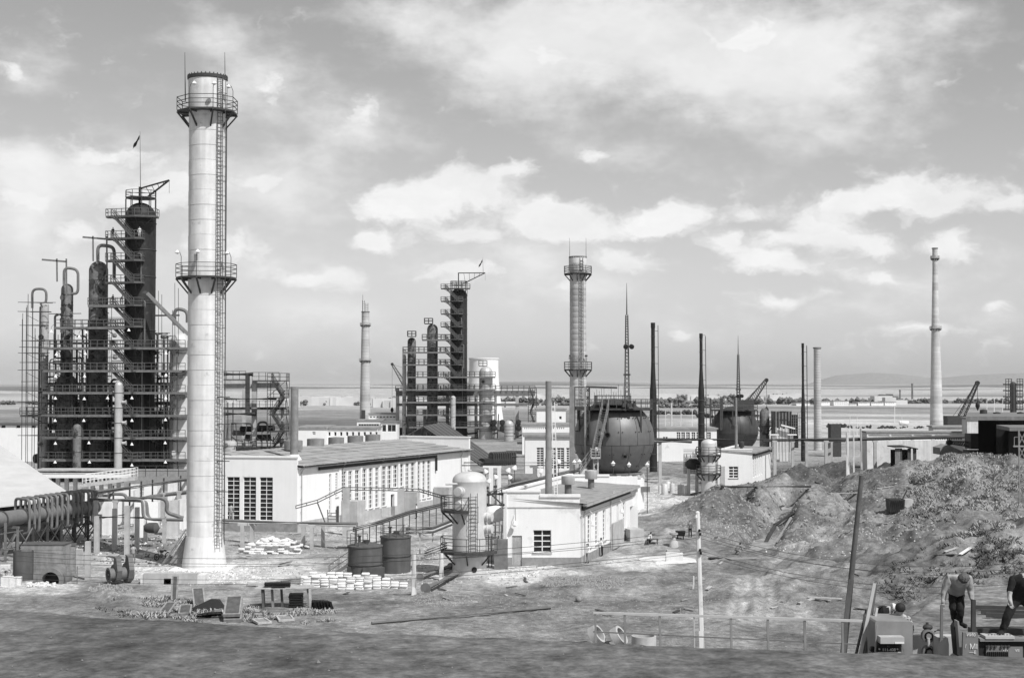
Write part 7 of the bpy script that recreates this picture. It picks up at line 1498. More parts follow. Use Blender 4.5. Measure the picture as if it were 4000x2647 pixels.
for k in range(6): radiator_at((P(1232+k*12, 2372, TY-.3).x, TY-.3-k*.05, tz+.02), -.35, math.pi/2+.5, 'black cast iron radiator leaning in the slumped row right of the plank table', 'black radiators leaning right of the table')
for k in range(3): radiator_at((P(800+k*20, 2418, TY-4.3).x, TY-4.3, hz(P(800, 2410, TY-4.3).x, TY-4.3)+.06+.05*k), 1.1, .25, 'black cast iron radiator lying in the weeds left of the tilted tray', 'black radiators in the weeds')
# tilted tray of joinery
def tray(label, c, L_, W_, h, rz, tilt, mat_='wood', inner='wood_dark', group=None):
 root = thing('wooden_tray', label, 'wooden frame', c, group); q = MB(); U = Vector((math.cos(rz), math.sin(rz), 0)); N_ = Vector((-math.sin(rz)*math.cos(tilt), math.cos(rz)*math.cos(tilt), math.sin(tilt))); Z_ = U.cross(N_)
 def bx(a0, a1, b0, b1, c0, c1):
  q = MB(); o = []
  for z in (c0, c1):
   for s_, d in ((a0,b0),(a1,b0),(a1,b1),(a0,b1)): o.append(Vector(c)+U*s_+N_*d+Z_*z)
  q.hexa(o); return q
 for a0, a1, b0, b1 in ((-W_/2, -W_/2+.12, 0, L_), (W_/2-.12, W_/2, 0, L_), (-W_/2+.12, W_/2-.12, 0, .12), (-W_/2+.12, W_/2-.12, L_-.12, L_)): bx(a0, a1, b0, b1, 0, h).build('rail', mat_, root, smooth=False)
 bx(-W_/2+.12, W_/2-.12, .12, L_-.12, h*.3, h*.6).build('panel', inner, root, smooth=False); return root
p = GT(905, 2432); tray('dark wooden door tray tilted up on others in the left foreground', (p.x, p.y, p.z+.38), 2.6, 1.15, .22, .12, .35, 'wood', 'wood_dark', 'stacked wooden trays')
tray('lower wooden tray under the tilted door tray', (p.x+.05, p.y+.05, p.z+.02), 2.5, 1.2, .22, .14, .33, 'wood', 'wood_dark', 'stacked wooden trays')
for i, (px, py, L_, W_, rz) in enumerate(((1035, 2438, 1.5, 1.0, .5), (1120, 2428, 1.7, 1.1, .3), (1010, 2412, 1.3, .8, .2))): p = GT(px, py); tray(('pale window frame lying flat before the radiator table, left', 'pale window frame lying flat before the radiator table, right', 'dark narrow frame lying flat before the radiator table')[i], (p.x, p.y, p.z+.03), L_, W_, .14, rz, .04, 'wood_pale' if i < 2 else 'wood_dark', 'wood', 'frames lying on the ground')
for i, (px, py, L_, W_, rz, tl) in enumerate(((680, 2345, 1.9, .5, .1, 1.2), (640, 2395, 1.7, .8, -.1, .3), (720, 2400, 1.6, .9, .15, .25), (780, 2368, 2.2, .9, .3, .5), (850, 2385, 1.9, .5, .25, .15))):
 p = GT(px, py); q = MB(); tray(('long board box half sunk in the weeds', 'flat plank sheet in the weeds, leftmost', 'flat plank sheet in the weeds next to the dark tin', 'slanted plank lid over a dark hollow in the weeds', 'narrow dark board in the weeds beside the hollow')[i], (p.x, p.y, p.z), L_, W_, .1, rz, tl, 'wood', 'wood_dark', 'boards scattered in the weeds')
p = GT(815, 2385); q = MB(); q.extr([p+Vector((-1.6,0,0)), p+Vector((1.2,.2,0)), p+Vector((.6,.5,.7)), p+Vector((0,.5,.75))], (0, .5, 0)); single(q, 'tar_sheet', 'iron_black', 'black tar sheet heaped in the weeds behind the tilted door tray', 'tar sheet', p)
# ================================================================== FAN, BOXES, CULVERT
def fan():
 p = GT(440, 2282); Y = p.y; c = P(432, 2243, Y); ax = Vector((.80, .60, .02)).normalized(); k = Y/F; root = thing('blower_fan', 'grey double inlet blower fan lying on the ground left of the big chimney', 'fan', (p.x, p.y, p.z))
 R = 27*k; c0 = c-ax*.2
 q = MB(); q.lathe(c0, [(R*.72, .25), (R*.72, 0), (R*1.02, -.02), (R*1.02, .08), (R*.9, .1), (R*.9, .5), (R*1.15, .55), (R*1.15, .65), (R*.9, .7), (R*.9, 1.9), (R*1.1, 1.92), (R*1.1, 2.0), (.05, 2.02)], 28, axis=ax); q.build('casing', 'fan_grey', root)
 q = MB(); q.lathe(c0, [(R*.7, .3), (.02, .32)], 24, axis=ax); q.build('inlet', 'iron_black', root); q = MB(); q.bar(c0+UP*R*.7+ax*.1, c0-UP*R*.7+ax*.1, .05); A, B = basis(ax); q.bar(c0+A*R*.7+ax*.1, c0-A*R*.7+ax*.1, .05); q.lathe(c0, [(.12, .0), (.12, .3)], 10, axis=ax); q.build('inlet_brace', 'fan_grey', root, smooth=False)
 for d, s_ in ((.45, 1.0), (1.45, 1.05)):
  cc = c0+ax*d; up_ = B if B.z > 0 else -B; sd = up_.cross(ax).normalized(); poly = []
  for t in np.linspace(-2.6, 1.5, 18): r = R*(1.25+.18*(t+2.6)/4)*s_; poly.append(cc+sd*math.cos(t)*r+up_*math.sin(t)*r)
  poly += [cc-sd*R*.2+up_*R*2.5*s_, cc-sd*R*1.1+up_*R*2.35*s_, cc-sd*R*1.55*s_+up_*R*.6]
  q = MB(); q.extr(poly, ax*.42); q.build('scroll_housing', 'fan_grey', root, smooth=False)
  q = MB(); q.bar(poly[-3]+ax*.21, poly[-2]+ax*.21, .5, .1); q.build('outlet_flange', 'steel_grey', root, smooth=False)
fan()
def boxy(name, label, cat, x0, x1, pt, pb, dep, mat_, planks=0, rz=0, group=None):
 g = GT((x0+x1)/2, pb); Y = g.y; a = P(x0, pb, Y); b = P(x1, pb, Y); h = ZP(pt, Y)-g.z; w = b.x-a.x; root = thing(name, label, cat, ((a.x+b.x)/2, Y, g.z), group)
 u = Vector((math.cos(rz), math.sin(rz), 0)); n = Vector((math.sin(rz), -math.cos(rz), 0)); O = Vector((a.x, Y, g.z))
 q = MB(); q.obox(O, u, n, 0, w, -dep, 0, -.15, h); q.build('body', mat_, root, smooth=False)
 for i in range(planks): q = MB(); q.obox(O, u, n, -.01, w+.01, .002, .035+.01*(i % 2), h*i/planks+.012, h*(i+1)/planks-.012); q.build('plank', mat_, root, smooth=False)
 if planks: q = MB(); q.obox(O, u, n, -.06, w+.06, -dep-.05, .08, h+.003, h+.06); q.build('lid', 'wood_dark', root, smooth=False)
 return root
boxy('plank_crate', 'big grey plank crate behind the culvert pipe at the lower left', 'crate', 83, 246, 2128, 2262, 2.2, 'wood', 7)
boxy('plank_crate', 'narrower plank crate joined to the right of the big grey crate', 'crate', 247, 290, 2133, 2250, 2.0, 'wood', 5, .25)
g = GT(100, 2262); q = MB(); R_ = M(38, g.y-.6); q.lathe((g.x, g.y-.6, g.z), [(R_*.97, -.2), (R_, 0), (R_, ZP(2146, g.y)-g.z), (R_*.95, ZP(2146, g.y)-g.z), (R_*.95, .2)], 24); single(q, 'steel_drum', 'tank_rust', 'rusty upright steel drum before the big grey crate', 'drum', (g.x, g.y-.6, g.z))
g = GT(196, 2282); R_ = M(50, g.y); cz = g.z+.3; q = MB(); q.lathe((g.x, g.y, cz), [(R_*.68, 2.5), (R_*.68, 0), (R_, -.01), (R_, 2.5)], 32, axis='y', cap=False); cu = thing('culvert_pipe', 'thick walled culvert pipe with a black mouth at the lower left', 'pipe', (g.x, g.y, g.z)); q.build('pipe_wall', 'concrete_dark', cu)
q = MB(); q.lathe((g.x, g.y, cz), [(R_*.67, .9), (.02, .91)], 24, axis='y'); q.build('dark_inside', 'iron_black', cu)
q = MB(); q.obox(Vector((g.x, g.y, g.z)), Vector((1,0,0)), Vector((0,-1,0)), -R_*1.35, -R_*.9, -1.6, -.1, -.2, R_*.8); q.build('abutment', 'concrete_dark', cu, smooth=False)
stone0 = None
def stone(p, s, rz, label, group):
 global stone0
 if stone0 is None:
  q = MB(); vs = []
  for z in (0, .5, 1):
   for i in range(7): t = 2*math.pi*i/7; r = (1+.25*rs.uniform(-1, 1))*(.8 if z == 1 else 1); vs.append((math.cos(t)*.5*r, math.sin(t)*.38*r, z*.5))
  q._add(vs, [tuple(range(6, -1, -1)), tuple(range(14, 21))]+[(j*7+i, j*7+(i+1) % 7, (j+1)*7+(i+1) % 7, (j+1)*7+i) for j in range(2) for i in range(7)]); stone0 = q.build('stone', 'stone_white', None, smooth=False, loc=(0,0,0)); o = stone0
 else: o = stone0.copy(); COL.objects.link(o)
 o.location = p; o.rotation_euler = (rs.uniform(-.2, .2), rs.uniform(-.2, .2), rz); o.scale = (s*rs.uniform(.8, 1.3), s*rs.uniform(.8, 1.2), s*rs.uniform(.7, 1.1)); o['label'] = label; o['category'] = 'stone'; o['group'] = group
for i in range(26): px = rs.uniform(95, 215); q_ = GT(px, rs.uniform(2282, 2292)); stone(q_+UP*rs.uniform(-.05, .1), .38, rs.uniform(0, 3), 'pale rough stone in the heap before the culvert pipe', 'pale stones before the culvert')
for i in range(46): px = rs.uniform(850, 930); q_ = GT(rs.uniform(700, 1010), rs.uniform(2222, 2262)); stone(q_-UP*.05, rs.uniform(.2, .45), rs.uniform(0, 3), 'pale rough stone scattered on the bright ground before the big chimney', 'pale stones before the big chimney')
for i in range(40): q_ = GT(rs.uniform(1950, 2110), rs.uniform(2215, 2262)); stone(q_-UP*.06, rs.uniform(.12, .3), rs.uniform(0, 3), 'pale stone scattered before the near pump house', 'pale stones before the near pump house')
for i, (x0, x1, pt, pb) in enumerate(((2, 40, 2252, 2290), (36, 58, 2256, 2292), (55, 80, 2255, 2286), (0, 38, 2208, 2235))): boxy('stone_block', 'squared white block at the lower left edge, '+('largest', 'second', 'third', 'the one behind')[i], 'block', x0, x1, pt, pb, .8, 'stone_white', 0, .1*i, 'squared white blocks at the left edge')
for i, (px, py) in enumerate(((12, 2235), (22, 2243), (33, 2240))): g = GT(px, py+12); q = MB(); q.ring(g+UP*.35, .28, .09, 18, 6, axis=Vector((.7, -.6, .3))); single(q, 'cable_ring', 'steel_light', 'pale pipe ring propped behind the white blocks at the left edge, '+('left', 'middle', 'right')[i], 'ring', g, 'pale rings at the left edge')
boxy('gas_bottle_box', 'pale gas bottle box right of the plank crates', 'box', 288, 314, 2145, 2215, .8, 'concrete', 0);
g = GT(270, 2280); lf = thing('pipe_stand', 'small rusty upright pipe frame right of the culvert', 'frame', g)
for px in (258, 301): q = MB(); p = P(px, 2275, g.y); q.bar((p.x, g.y, g.z-.1), (p.x, g.y, ZP(2210, g.y)), .06); q.build('post', 'steel_grey', lf, smooth=False)
for py in (2247, 2230, 2268): q = MB(); q.bar(P(258, py, g.y), P(301, py-2, g.y), .05); q.build('crossbar', 'steel_grey', lf, smooth=False)
# pale pit walls before the big chimney
pw = thing('concrete_pit', 'pale low concrete pit walls before the foot of the big chimney', 'pit', GT(660, 2275))
for x0, x1, pt, pb, d_ in ((560, 770, 2238, 2282, .5), (770, 800, 2245, 2280, 1.6), (640, 668, 2258, 2282, 1.0), (548, 566, 2242, 2280, 1.5)): g = GT((x0+x1)/2, pb); a = P(x0, pb, g.y); b = P(x1, pb, g.y); q = MB(); q.hexa([Vector((x, y, z)) for z in (g.z-.3, ZP(pt, g.y)) for x, y in ((a.x, g.y), (b.x, g.y), (b.x, g.y+d_), (a.x, g.y+d_))]); q.build('pit_wall', 'concrete' if x0 in (560,) else 'plinth_grey' if x0 == 640 else 'concrete_pale', pw, smooth=False)
boxy('white_box', 'small bright white box standing at the right of the big chimney foot', 'box', 836, 858, 2200, 2222, .5, 'paint_white', 0)
# leaning pole with dark cloth, motorbike
ln = thing('leaning_prop', 'pale pole propped against the big chimney over a dark sheet', 'pole', GT(640, 2208)); q = MB(); g0 = GT(632, 2208); q.tube(g0, P(728, 2065, 126.2), .09, .06, 8); q.build('pole', 'wood_pale', ln); q = MB(); q.extr([P(660, 2200, 127.6), P(722, 2198, 127.6), P(724, 2090, 127.6)], (0, .25, 0)); q.build('sheet', 'plinth_grey', ln, smooth=False)
for k in range(4): q = MB(); q.tube(P(640+k*16, 2205, 127.2), P(725, 2085+k*26, 126.9), .03, n=5); q.build('rod', 'steel_grey', ln)
def moto():
 g = GT(612, 2188); Y = g.y; k = Y/F; root = thing('motorcycle', 'parked motorcycle left of the big chimney', 'motorcycle', g)
 d = Vector((.55, .83, 0)); w0 = g+UP*.31; w1 = w0+d*1.35; ax = Vector((.83, -.55, 0))
 for w_ in (w0, w1): q = MB(); q.ring(w_, .29, .05, 20, 6, axis=ax); q.lathe(w_-ax*.05, [(.07, 0), (.07, .1)], 8, axis=ax); [q.bar(w_, w_+(d*math.cos(t)+UP*math.sin(t))*.28, .015) for t in np.linspace(0, 6.28, 9)[:-1]]; q.build('wheel', 'iron_black', root)
 q = MB(); st = w0+d*.38+UP*.62; q.bar(w0, st, .06); q.bar(st-ax*.33+UP*.1, st+ax*.33+UP*.1, .04); q.bar(st, w0+d*.55+UP*.05, .06); q.bar(w0+d*.55+UP*.05, w1, .06); q.bar(st, w1+UP*.35, .05); q.build('frame', 'steel_light', root, smooth=False)
 q = MB(); q.ell(tuple(w0+d*.62+UP*.45), .2, .28, .13, 12, 8); q.build('fuel_tank', 'steel_dark', root); q = MB(); q.ell(tuple(w0+d*1.0+UP*.5), .16, .32, .07, 12, 6); q.build('saddle', 'iron_black', root); q = MB(); q.ell(tuple(w0+d*.6+UP*.08), .16, .2, .2, 10, 6); q.build('engine', 'steel_grey', root); q = MB(); q.ell(tuple(st-d*.15+UP*.02), .1, .1, .1, 10, 6); q.build('headlight', 'paint_white', root)
moto()
q = MB(); g = P(600, 2062, 143); q.lathe(Vector((P(568, 2060, 143).x, 143, ZP(2060, 143))), [(.02,0),(.42,.05),(.52,.4),(.55,1.2),(.02,1.6)], 22, axis=Vector((1,-.25,0))); single(q, 'fallen_drum', 'tank_rust', 'dark round drum lying under the bent pipes left of the big chimney', 'drum', (P(568, 2060, 143).x, 143, 0))
# rubble heaps: piled lumps, uncountable
def lumps(name, label, cx, cy, rx, ry, n, smin, smax, mat_, dome=.0):
 q = MB()
 for i in range(n):
  a = rs.uniform(0, 6.28); r = math.sqrt(rs.random()); px = cx+rx*r*math.cos(a); py = cy+ry*r*math.sin(a); g = GT(px, py) if n < 90 else None
  if g is None: g = G(px, py); g.z = hz(g.x, g.y)
  s_ = rs.uniform(smin, smax); z = g.z+dome*(1-r*r)
  vs = [(g.x+s_*x*rs.uniform(.6, 1.2), g.y+s_*y*rs.uniform(.6, 1.2), z+s_*zz*rs.uniform(.5, 1.1)) for x, y, zz in ((-1,0,-.3),(0,-1,-.3),(1,0,-.3),(0,1,-.3),(.1,.1,.9))]; q._add(vs, [(0,1,4),(1,2,4),(2,3,4),(3,0,4),(3,2,1,0)])
 o = q.build(name, mat_, None, smooth=False, kind='stuff'); return o
lumps('rubble', '', 2270, 2280, 170, 32, 1500, .04, .17, 'plinth_grey'); lumps('rubble', '', 430, 2300, 90, 20, 260, .05, .2, 'plinth_grey'); lumps('rubble', '', 1720, 2345, 130, 26, 420, .03, .13, 'plinth_grey')
lumps('clods', '', 2800, 2040, 190, 70, 700, .08, .3, 'plinth_grey'); lumps('clods', '', 3150, 1880, 260, 50, 600, .1, .35, 'wood_dark'); lumps('clods', '', 3300, 2080, 500, 110, 1600, .04, .2, 'plinth_grey'); lumps('clods', '', 3350, 2000, 640, 190, 4200, .05, .3, 'plinth_grey'); lumps('clods', '', 3300, 1950, 560, 150, 1800, .06, .34, 'wood_dark'); lumps('pale_rubble', '', 3350, 2050, 560, 160, 900, .03, .13, 'stone_white'); lumps('pale_rubble', '', 800, 2240, 320, 46, 700, .03, .12, 'stone_white'); lumps('pale_rubble', '', 2500, 1960, 150, 50, 320, .05, .16, 'stone_white'); lumps('clods', '', 1500, 2180, 900, 130, 1500, .03, .16, 'plinth_grey'); lumps('pale_rubble', '', 1650, 2200, 380, 80, 800, .03, .1, 'stone_white'); lumps('pale_rubble', '', 420, 2080, 330, 90, 500, .04, .2, 'stone_white')
lumps('clods', '', 2600, 2340, 700, 90, 1500, .02, .10, 'plinth_grey'); lumps('clods', '', 1100, 2120, 260, 50, 400, .04, .2, 'plinth_grey'); lumps('clods', '', 560, 2150, 260, 60, 400, .05, .22, 'wood_dark')
# ================================================================== LOOSE PIPES, PLANKS, POSTS
def lying(label, a, b, r, mat_='pipe_grey', lift=None, name='pipe', cat='pipe', group=None, caps=False, segs=8):
 A = GT(*a); B = GT(*b); pts = []
 for i in range(segs+1): p = A.lerp(B, i/segs); pts.append(p)
 z0 = max([hz(p.x, p.y)-((A.z+(B.z-A.z)*i/segs)) for i, p in enumerate(pts)]); pts = [Vector((p.x, p.y, A.z+(B.z-A.z)*i/segs+(r*.7 if lift is None else lift)+min(max(z0, 0), .25))) for i, p in enumerate(pts)]
 q = MB(); q.path([pts[0], pts[-1]], r, 12)
 if caps: d = (pts[-1]-pts[0]).normalized(); q.lathe(pts[0], [(r*.6, .02), (r*1.7, 0), (r*1.7, .09), (r, .1)], 16, axis=d); q.lathe(pts[-1]-d*.1, [(r, 0), (r*1.5, .01), (r*1.5, .1), (r*.6, .11)], 16, axis=d)
 return single(q, name, mat_, label, cat, pts[0], group)
lying('long grey pipe lying on the bare ground in the foreground', (1452, 2440), (2150, 2378), .11)
lying('flanged grey pipe lying on blocks before the pale upright vessel', (1662, 2312), (1782, 2254), .24, 'pipe_grey', .3, caps=True)
lying('second grey pipe lying behind the flanged one', (1640, 2268), (1760, 2222), .2, 'steel_mid', .25, caps=True)
lying('pipe laid across the spoil heaps behind the trench', (2820, 1922), (3165, 1912), .16, 'steel_dark', .2)
lying('dark pipe running down into the trench', (2962, 2112), (3025, 2062), .22, 'steel_dark', .15); lying('dark pipe further up the trench', (3025, 2060), (3098, 2012), .22, 'steel_dark', .2); lying('paler pipe beside the dark pipes in the trench', (3030, 2085), (3090, 2035), .15, 'wood', .1)
lying('dark pipe propped up before the second small white house', (2780, 1862), (2862, 1886), .28, 'steel_dark', .5)
for i, (a, b, m_) in enumerate((((3120, 2362), (3175, 2346), 'wood_pale'), ((3155, 2338), (3290, 2346), 'wood_pale'), ((3190, 2345), (3240, 2356), 'wood'), ((3640, 2270), (3668, 2256), 'wood_pale'), ((2340, 2398), (2390, 2408), 'wood_dark'), ((2330, 2386), (2380, 2402), 'wood_dark'), ((3560, 1890), (3640, 1875), 'wood_pale'), ((3420, 1903), (3500, 1896), 'paint_white'), ((3425, 1912), (3490, 1902), 'wood_pale'), ((3310, 1925), (3390, 1917), 'wood'), ((3240, 1930), (3345, 1928), 'wood_pale'), ((3650, 2180), (3730, 2172), 'wood_dark'), ((3690, 2165), (3735, 2150), 'wood_pale'), ((3750, 2172), (3790, 2155), 'paint_white'), ((2760, 2312), (2775, 2298), 'wood_pale'))):
 A = GT(*a); B = GT(*b); q = MB(); q.bar(A+UP*.12, B+UP*.14, .28, .07); single(q, 'board', m_, ('thick pale beam end of a board pile by the leaning dark pole', 'long pale board of the pile by the leaning dark pole', 'short board under the long pale one by the leaning pole', 'short pale board on the dark slope below the weeds', 'dark board beside the rail end, lower', 'dark board beside the rail end, upper', 'pale board on the spoil right of the pole trio', 'white sheet on top of the board heap on the spoil', 'pale board under the white sheet on the spoil', 'grey board on the spoil beside the leaning pole top', 'long pale plank on the spoil left of the leaning pole top', 'dark board at the cut bank in the weeds', 'pale board at the cut bank in the weeds', 'white board at the cut bank in the weeds', 'short pale peg board by the white pole')[i], 'board', A)
for i in range(46):
 px, py = (rs.uniform(930, 2080), rs.uniform(2085, 2345)) if i < 28 else (rs.uniform(2480, 3500), rs.uniform(2000, 2400))
 A = GT(px, py); t = rs.uniform(0, 3.14); d = Vector((math.cos(t), math.sin(t), rs.uniform(-.04, .12)))*rs.uniform(.4, 1.3); q = MB(); q.bar(A+UP*.06, A+d+UP*.1, rs.uniform(.1, .26), .05); single(q, 'board', rs.choice(['wood', 'wood_dark', 'wood_pale', 'steel_dark']), 'stray board lying about the yard' if i < 28 else 'stray board lying on the dug ground at the right', 'board', A, 'stray boards in the yard' if i < 28 else 'stray boards on the dug ground')
def post(label, px, pt, pb, Y, w, mat_, px2=None, group=None, name='concrete_pole', taper=.75, notch=True):
 p0 = P(px2 or px, pb, Y); p1 = P(px, pt, Y); root = thing(name, label, 'pole', (p0.x, Y, 0), group); d = p1-p0; z0 = hz(p0.x, Y)-.4 if Y > 48 else p0.z-1.2
 base = p0+d*((z0-p0.z)/d.z); q = MB(); r = M(w/2, Y); q.bar(base, base.lerp(p1, .02), r*2)
 q = MB(); q.path([base, base.lerp(p1, .5), p1], [r*1.08, r*(1+taper)/2, r*taper], 8 if name != 'timber_pole' else 10); q.build('shaft', mat_, root)
 return root, p1, base
PW, pt_, pb_ = post('white concrete pole with insulators in the middle foreground, before the railing', 2725, 1998, 2510, 65, 22, 'concrete_pale', 2741)
q = MB(); q.box((pt_.x, pt_.y, pt_.z-.02), .17, .17, .05, 0, .5); q.build('cap', 'paint_white', PW, smooth=False)
for py, dx in ((2018, -8), (2072, 3), (2086, 6), (2148, 3), (2160, 6)): q = MB(); p = P(2727+dx+(py-2000)*.032, py, 64.85); q.lathe(p, [(.03,-.06),(.06,-.03),(.045,.0),(.06,.04),(.02,.08)], 8); q.build('insulator', 'paint_white' if py < 2050 else 'iron_black', PW)
post('dark timber pole leaning to the right beside the railing', 3366, 1856, 2490, 38, 27, 'wood_dark', 3301, name='timber_pole', taper=.66)
post('tallest pale concrete pole of the trio among the spoil heaps', 3309, 1688, 1884, 206, 13, 'concrete_pale', 3313, 'pale poles among the spoil heaps'); post('thin pale pole right of the tallest of the trio', 3334, 1686, 1838, 224, 7, 'concrete_pale', 3336, 'pale poles among the spoil heaps'); post('grey pole behind the trio, nearest the long low hall', 3362, 1672, 1782, 250, 9, 'concrete', 3365, 'pale poles among the spoil heaps')
for i, (px, t, b, Y, w) in enumerate(((2623, 1573, 1668, 330, 8), (3495, 1586, 1634, 600, 3), (3523, 1625, 1685, 420, 3), (3855, 1560, 1600, 700, 3), (3884, 1556, 1598, 700, 3), (3917, 1560, 1598, 700, 3), (3320, 1625, 1680, 420, 3), (3348, 1625, 1672, 450, 2.5), (2600, 1600, 1640, 500, 3), (2660, 1600, 1650, 500, 3), (2704, 1598, 1640, 520, 3))): post('thin pale post on the plain, '+('thickest, between two black stacks', 'before the far brick stack', 'before the tallest right chimney', 'left of three by the bunker column', 'middle of three by the bunker column', 'right of three by the bunker column', 'above the pole trio, left', 'above the pole trio, right', 'leftmost behind the white workshop', 'middle behind the white workshop', 'right behind the white workshop')[i], px, t, b, Y, w, 'concrete_pale', None, 'thin posts on the plain')
for i, (px, t, b) in enumerate(((1617, 2162, 2322), (1724, 2160, 2266), (2709, 2248, 2300))): g = GT(px, b); post(('white stump post left of the flanged pipe', 'white stump post at the foot of the pale vessel', 'low white marker post left of the white concrete pole')[i], px, t, b, g.y, (20, 20, 8)[i], 'concrete_pale', None, 'white stump posts')
# lattice post at the right edge
lp_ = thing('lattice_post', 'rusty lattice post at the right edge', 'post', (P(3990, 1980, 150).x, 150, hz(P(3990, 1980, 150).x, 150))); z0 = lp_.location.z-.3
for px in (3980, 4004): q = MB(); p = P(px, 1700, 150); q.bar((p.x, 150, z0), (p.x, 150, ZP(1678, 150)), .14); q.build('leg', 'steel_mid', lp_, smooth=False)
for k in range(5): q = MB(); q.bar(P(3980, 1960-k*56, 150), P(4004, 1910-k*56, 150), .08); q.bar(P(4004, 1960-k*56, 150), P(3980, 1910-k*56, 150), .08); q.build('brace', 'steel_mid', lp_, smooth=False)
q = MB(); q.bar(P(3958, 1742, 150), P(4030, 1742, 150), .16); q.bar(P(3962, 1742, 150), P(3962, 1706, 150), .06); q.bar(P(3962, 1706, 150), P(3980, 1706, 150), .06); q.build('arm', 'steel_mid', lp_, smooth=False)
# wires strung from the white pole
for i, (py, yl, yr) in enumerate(((2072, 2118, 2150), (2086, 2160, 2196), (2148, 2205, 2232), (2160, 2225, 2262), (2100, 2135, 2170))):
 a = P(2731, py, 65);
 for e, nm in ((P(-300, yl, 84), 'left'), (P(4300, yr, 60), 'right')):
  pts = [a.lerp(e, t)-UP*(1.1*4*t*(1-t)) for t in np.linspace(0, 1, 14)]; q = MB(); q.path(pts, .011, 4, cap=False); single(q, 'wire', 'rail_dark', 'thin sagging wire from the white concrete pole to the '+nm+', '+('topmost', 'third', 'fourth', 'lowest', 'second')[i], 'wire', a, 'wires strung from the white pole')
# drums, bins, slabs in the right middle ground
for i, (px, py, w, h) in enumerate(((2577, 1926, 12, 30), (2597, 1930, 27, 38), (2626, 1922, 20, 34), (2660, 1931, 27, 38), (2685, 1930, 22, 34), (2608, 1906, 22, 26))):
 g = GT(px, py); k = g.y/F; q = MB(); q.lathe(g, [(w/2*k, -.1), (w/2*k, h*k*.95), (w/2*k*.9, h*k), (.08, h*k+.05), (.08, h*k+.25), (.02, h*k+.25)], 16); single(q, 'drum', 'silver_drum', 'pale upright drum right of the sphere pedestal, '+('thin leftmost one', 'large left one', 'middle one', 'large right one', 'rightmost', 'the one behind')[i], 'drum', g, 'pale drums right of the pedestal')
boxy('concrete_box', 'pale concrete box on the manhole slab before the white concrete pole', 'box', 2602, 2668, 2160, 2192, 1.0, 'concrete_pale', 0, -.05); boxy('concrete_box', 'small flat concrete top box behind the pale concrete box', 'box', 2606, 2655, 2148, 2160, .8, 'concrete', 0)
g = GT(2610, 2190); q = MB(); q.lathe((g.x, g.y+.8, g.z-.15), [(.9, 0), (.9, .22), (2.6, .2), (2.7, .02)], 30); single(q, 'manhole_slab', 'concrete_pale', 'round pale concrete slab with a dark opening before the white concrete pole', 'slab', (g.x, g.y+.8, g.z))
q = MB(); g = GT(2795, 2180); q.box((g.x, g.y, g.z+.0), 1.2, .9, .06); single(q, 'steel_plate', 'iron_black', 'black square plate lying on the ground right of the white concrete pole', 'plate', g)
q = MB(); g = GT(2860, 2182); q.box((g.x+1, g.y, g.z), 3.0, 1.2, .05, .2); single(q, 'steel_plate', 'wood', 'long flat brown plate lying right of the black plate', 'plate', g)
sk_ = GT(3500, 2000); skp = thing('skip_bin', 'dark riveted skip bin with rods sticking out, on the spoil at the right', 'skip', sk_); k = sk_.y/F; q = MB(); w = 58*k; h = 48*k
q._add([(sk_.x-w*.46, sk_.y-.6, sk_.z-.1), (sk_.x+w*.46, sk_.y-.6, sk_.z-.1), (sk_.x+w*.46, sk_.y+1.2, sk_.z-.1), (sk_.x-w*.46, sk_.y+1.2, sk_.z-.1), (sk_.x-w*.5, sk_.y-.8, sk_.z+h), (sk_.x+w*.5, sk_.y-.8, sk_.z+h), (sk_.x+w*.5, sk_.y+1.4, sk_.z+h), (sk_.x-w*.5, sk_.y+1.4, sk_.z+h)], [(0,3,2,1),(0,1,5,4),(1,2,6,5),(2,3,7,6),(3,0,4,7)]); q.build('body', 'steel_dark', skp, smooth=False)
for i in range(7): q = MB(); x = sk_.x-w*.4+i*w*.13; q.bar((x, sk_.y-.82, sk_.z+.1), (x, sk_.y-.84, sk_.z+h-.1), .07); q.build('rib', 'steel_black', skp, smooth=False)
q = MB(); q.bar((sk_.x+w*.2, sk_.y, sk_.z+h*.4), (sk_.x+w*.75, sk_.y, sk_.z+h*1.7), .14); q.bar((sk_.x, sk_.y, sk_.z+h*.4), (sk_.x-w*.1, sk_.y, sk_.z+h*1.5), .06); q.build('rod', 'steel_dark', skp, smooth=False)
boxy('rag_crate', 'pale slumped crate right of the dark skip bin', 'crate', 3528, 3572, 1950, 1985, .9, 'concrete', 0, .2)
def dumper(px, py, label):
 g = GT(px, py); root = thing('brazier', label, 'brazier', g); q = MB(); q.box((g.x, g.y, g.z+.35), .8, .6, .5, 0, 1.25); q.build('basin', 'iron_black', root, smooth=False)
 for sx in (-.3, .3):
  for sy in (-.2, .2): q = MB(); q.bar((g.x+sx, g.y+sy, g.z-.1), (g.x+sx, g.y+sy, g.z+.4), .06); q.build('leg', 'iron_black', root, smooth=False)
dumper(2658, 2106, 'small black brazier on legs beside the standing workman at the pump house corner path')
g = GT(2632, 2135); q = MB(); q.lathe(g, [(.5,-.1),(.42,.5),(.2,.7),(.16,1.1),(.42,1.25),(.42,1.4),(.02,1.45)], 16); single(q, 'mortar_mixer', 'concrete', 'pale stubby mixer before the pale concrete box', 'mixer', g)
boxy('stair_block', 'pale concrete loading block beside the far corner of the near pump house', 'block', 2462, 2520, 2068, 2112, 2.5, 'concrete', 0, .28)
for i, (px, py) in enumerate(((2586, 2120), (2590, 2122), (2540, 2128))): pass
tr2 = GT(2542, 2125); wb = thing('work_table', 'low dark work table with tools beside the crouching man near the pump house', 'table', tr2); q = MB(); q.box((tr2.x+.2, tr2.y, tr2.z+.5), 1.1, .7, .06); q.build('table_top', 'wood_dark', wb, smooth=False)
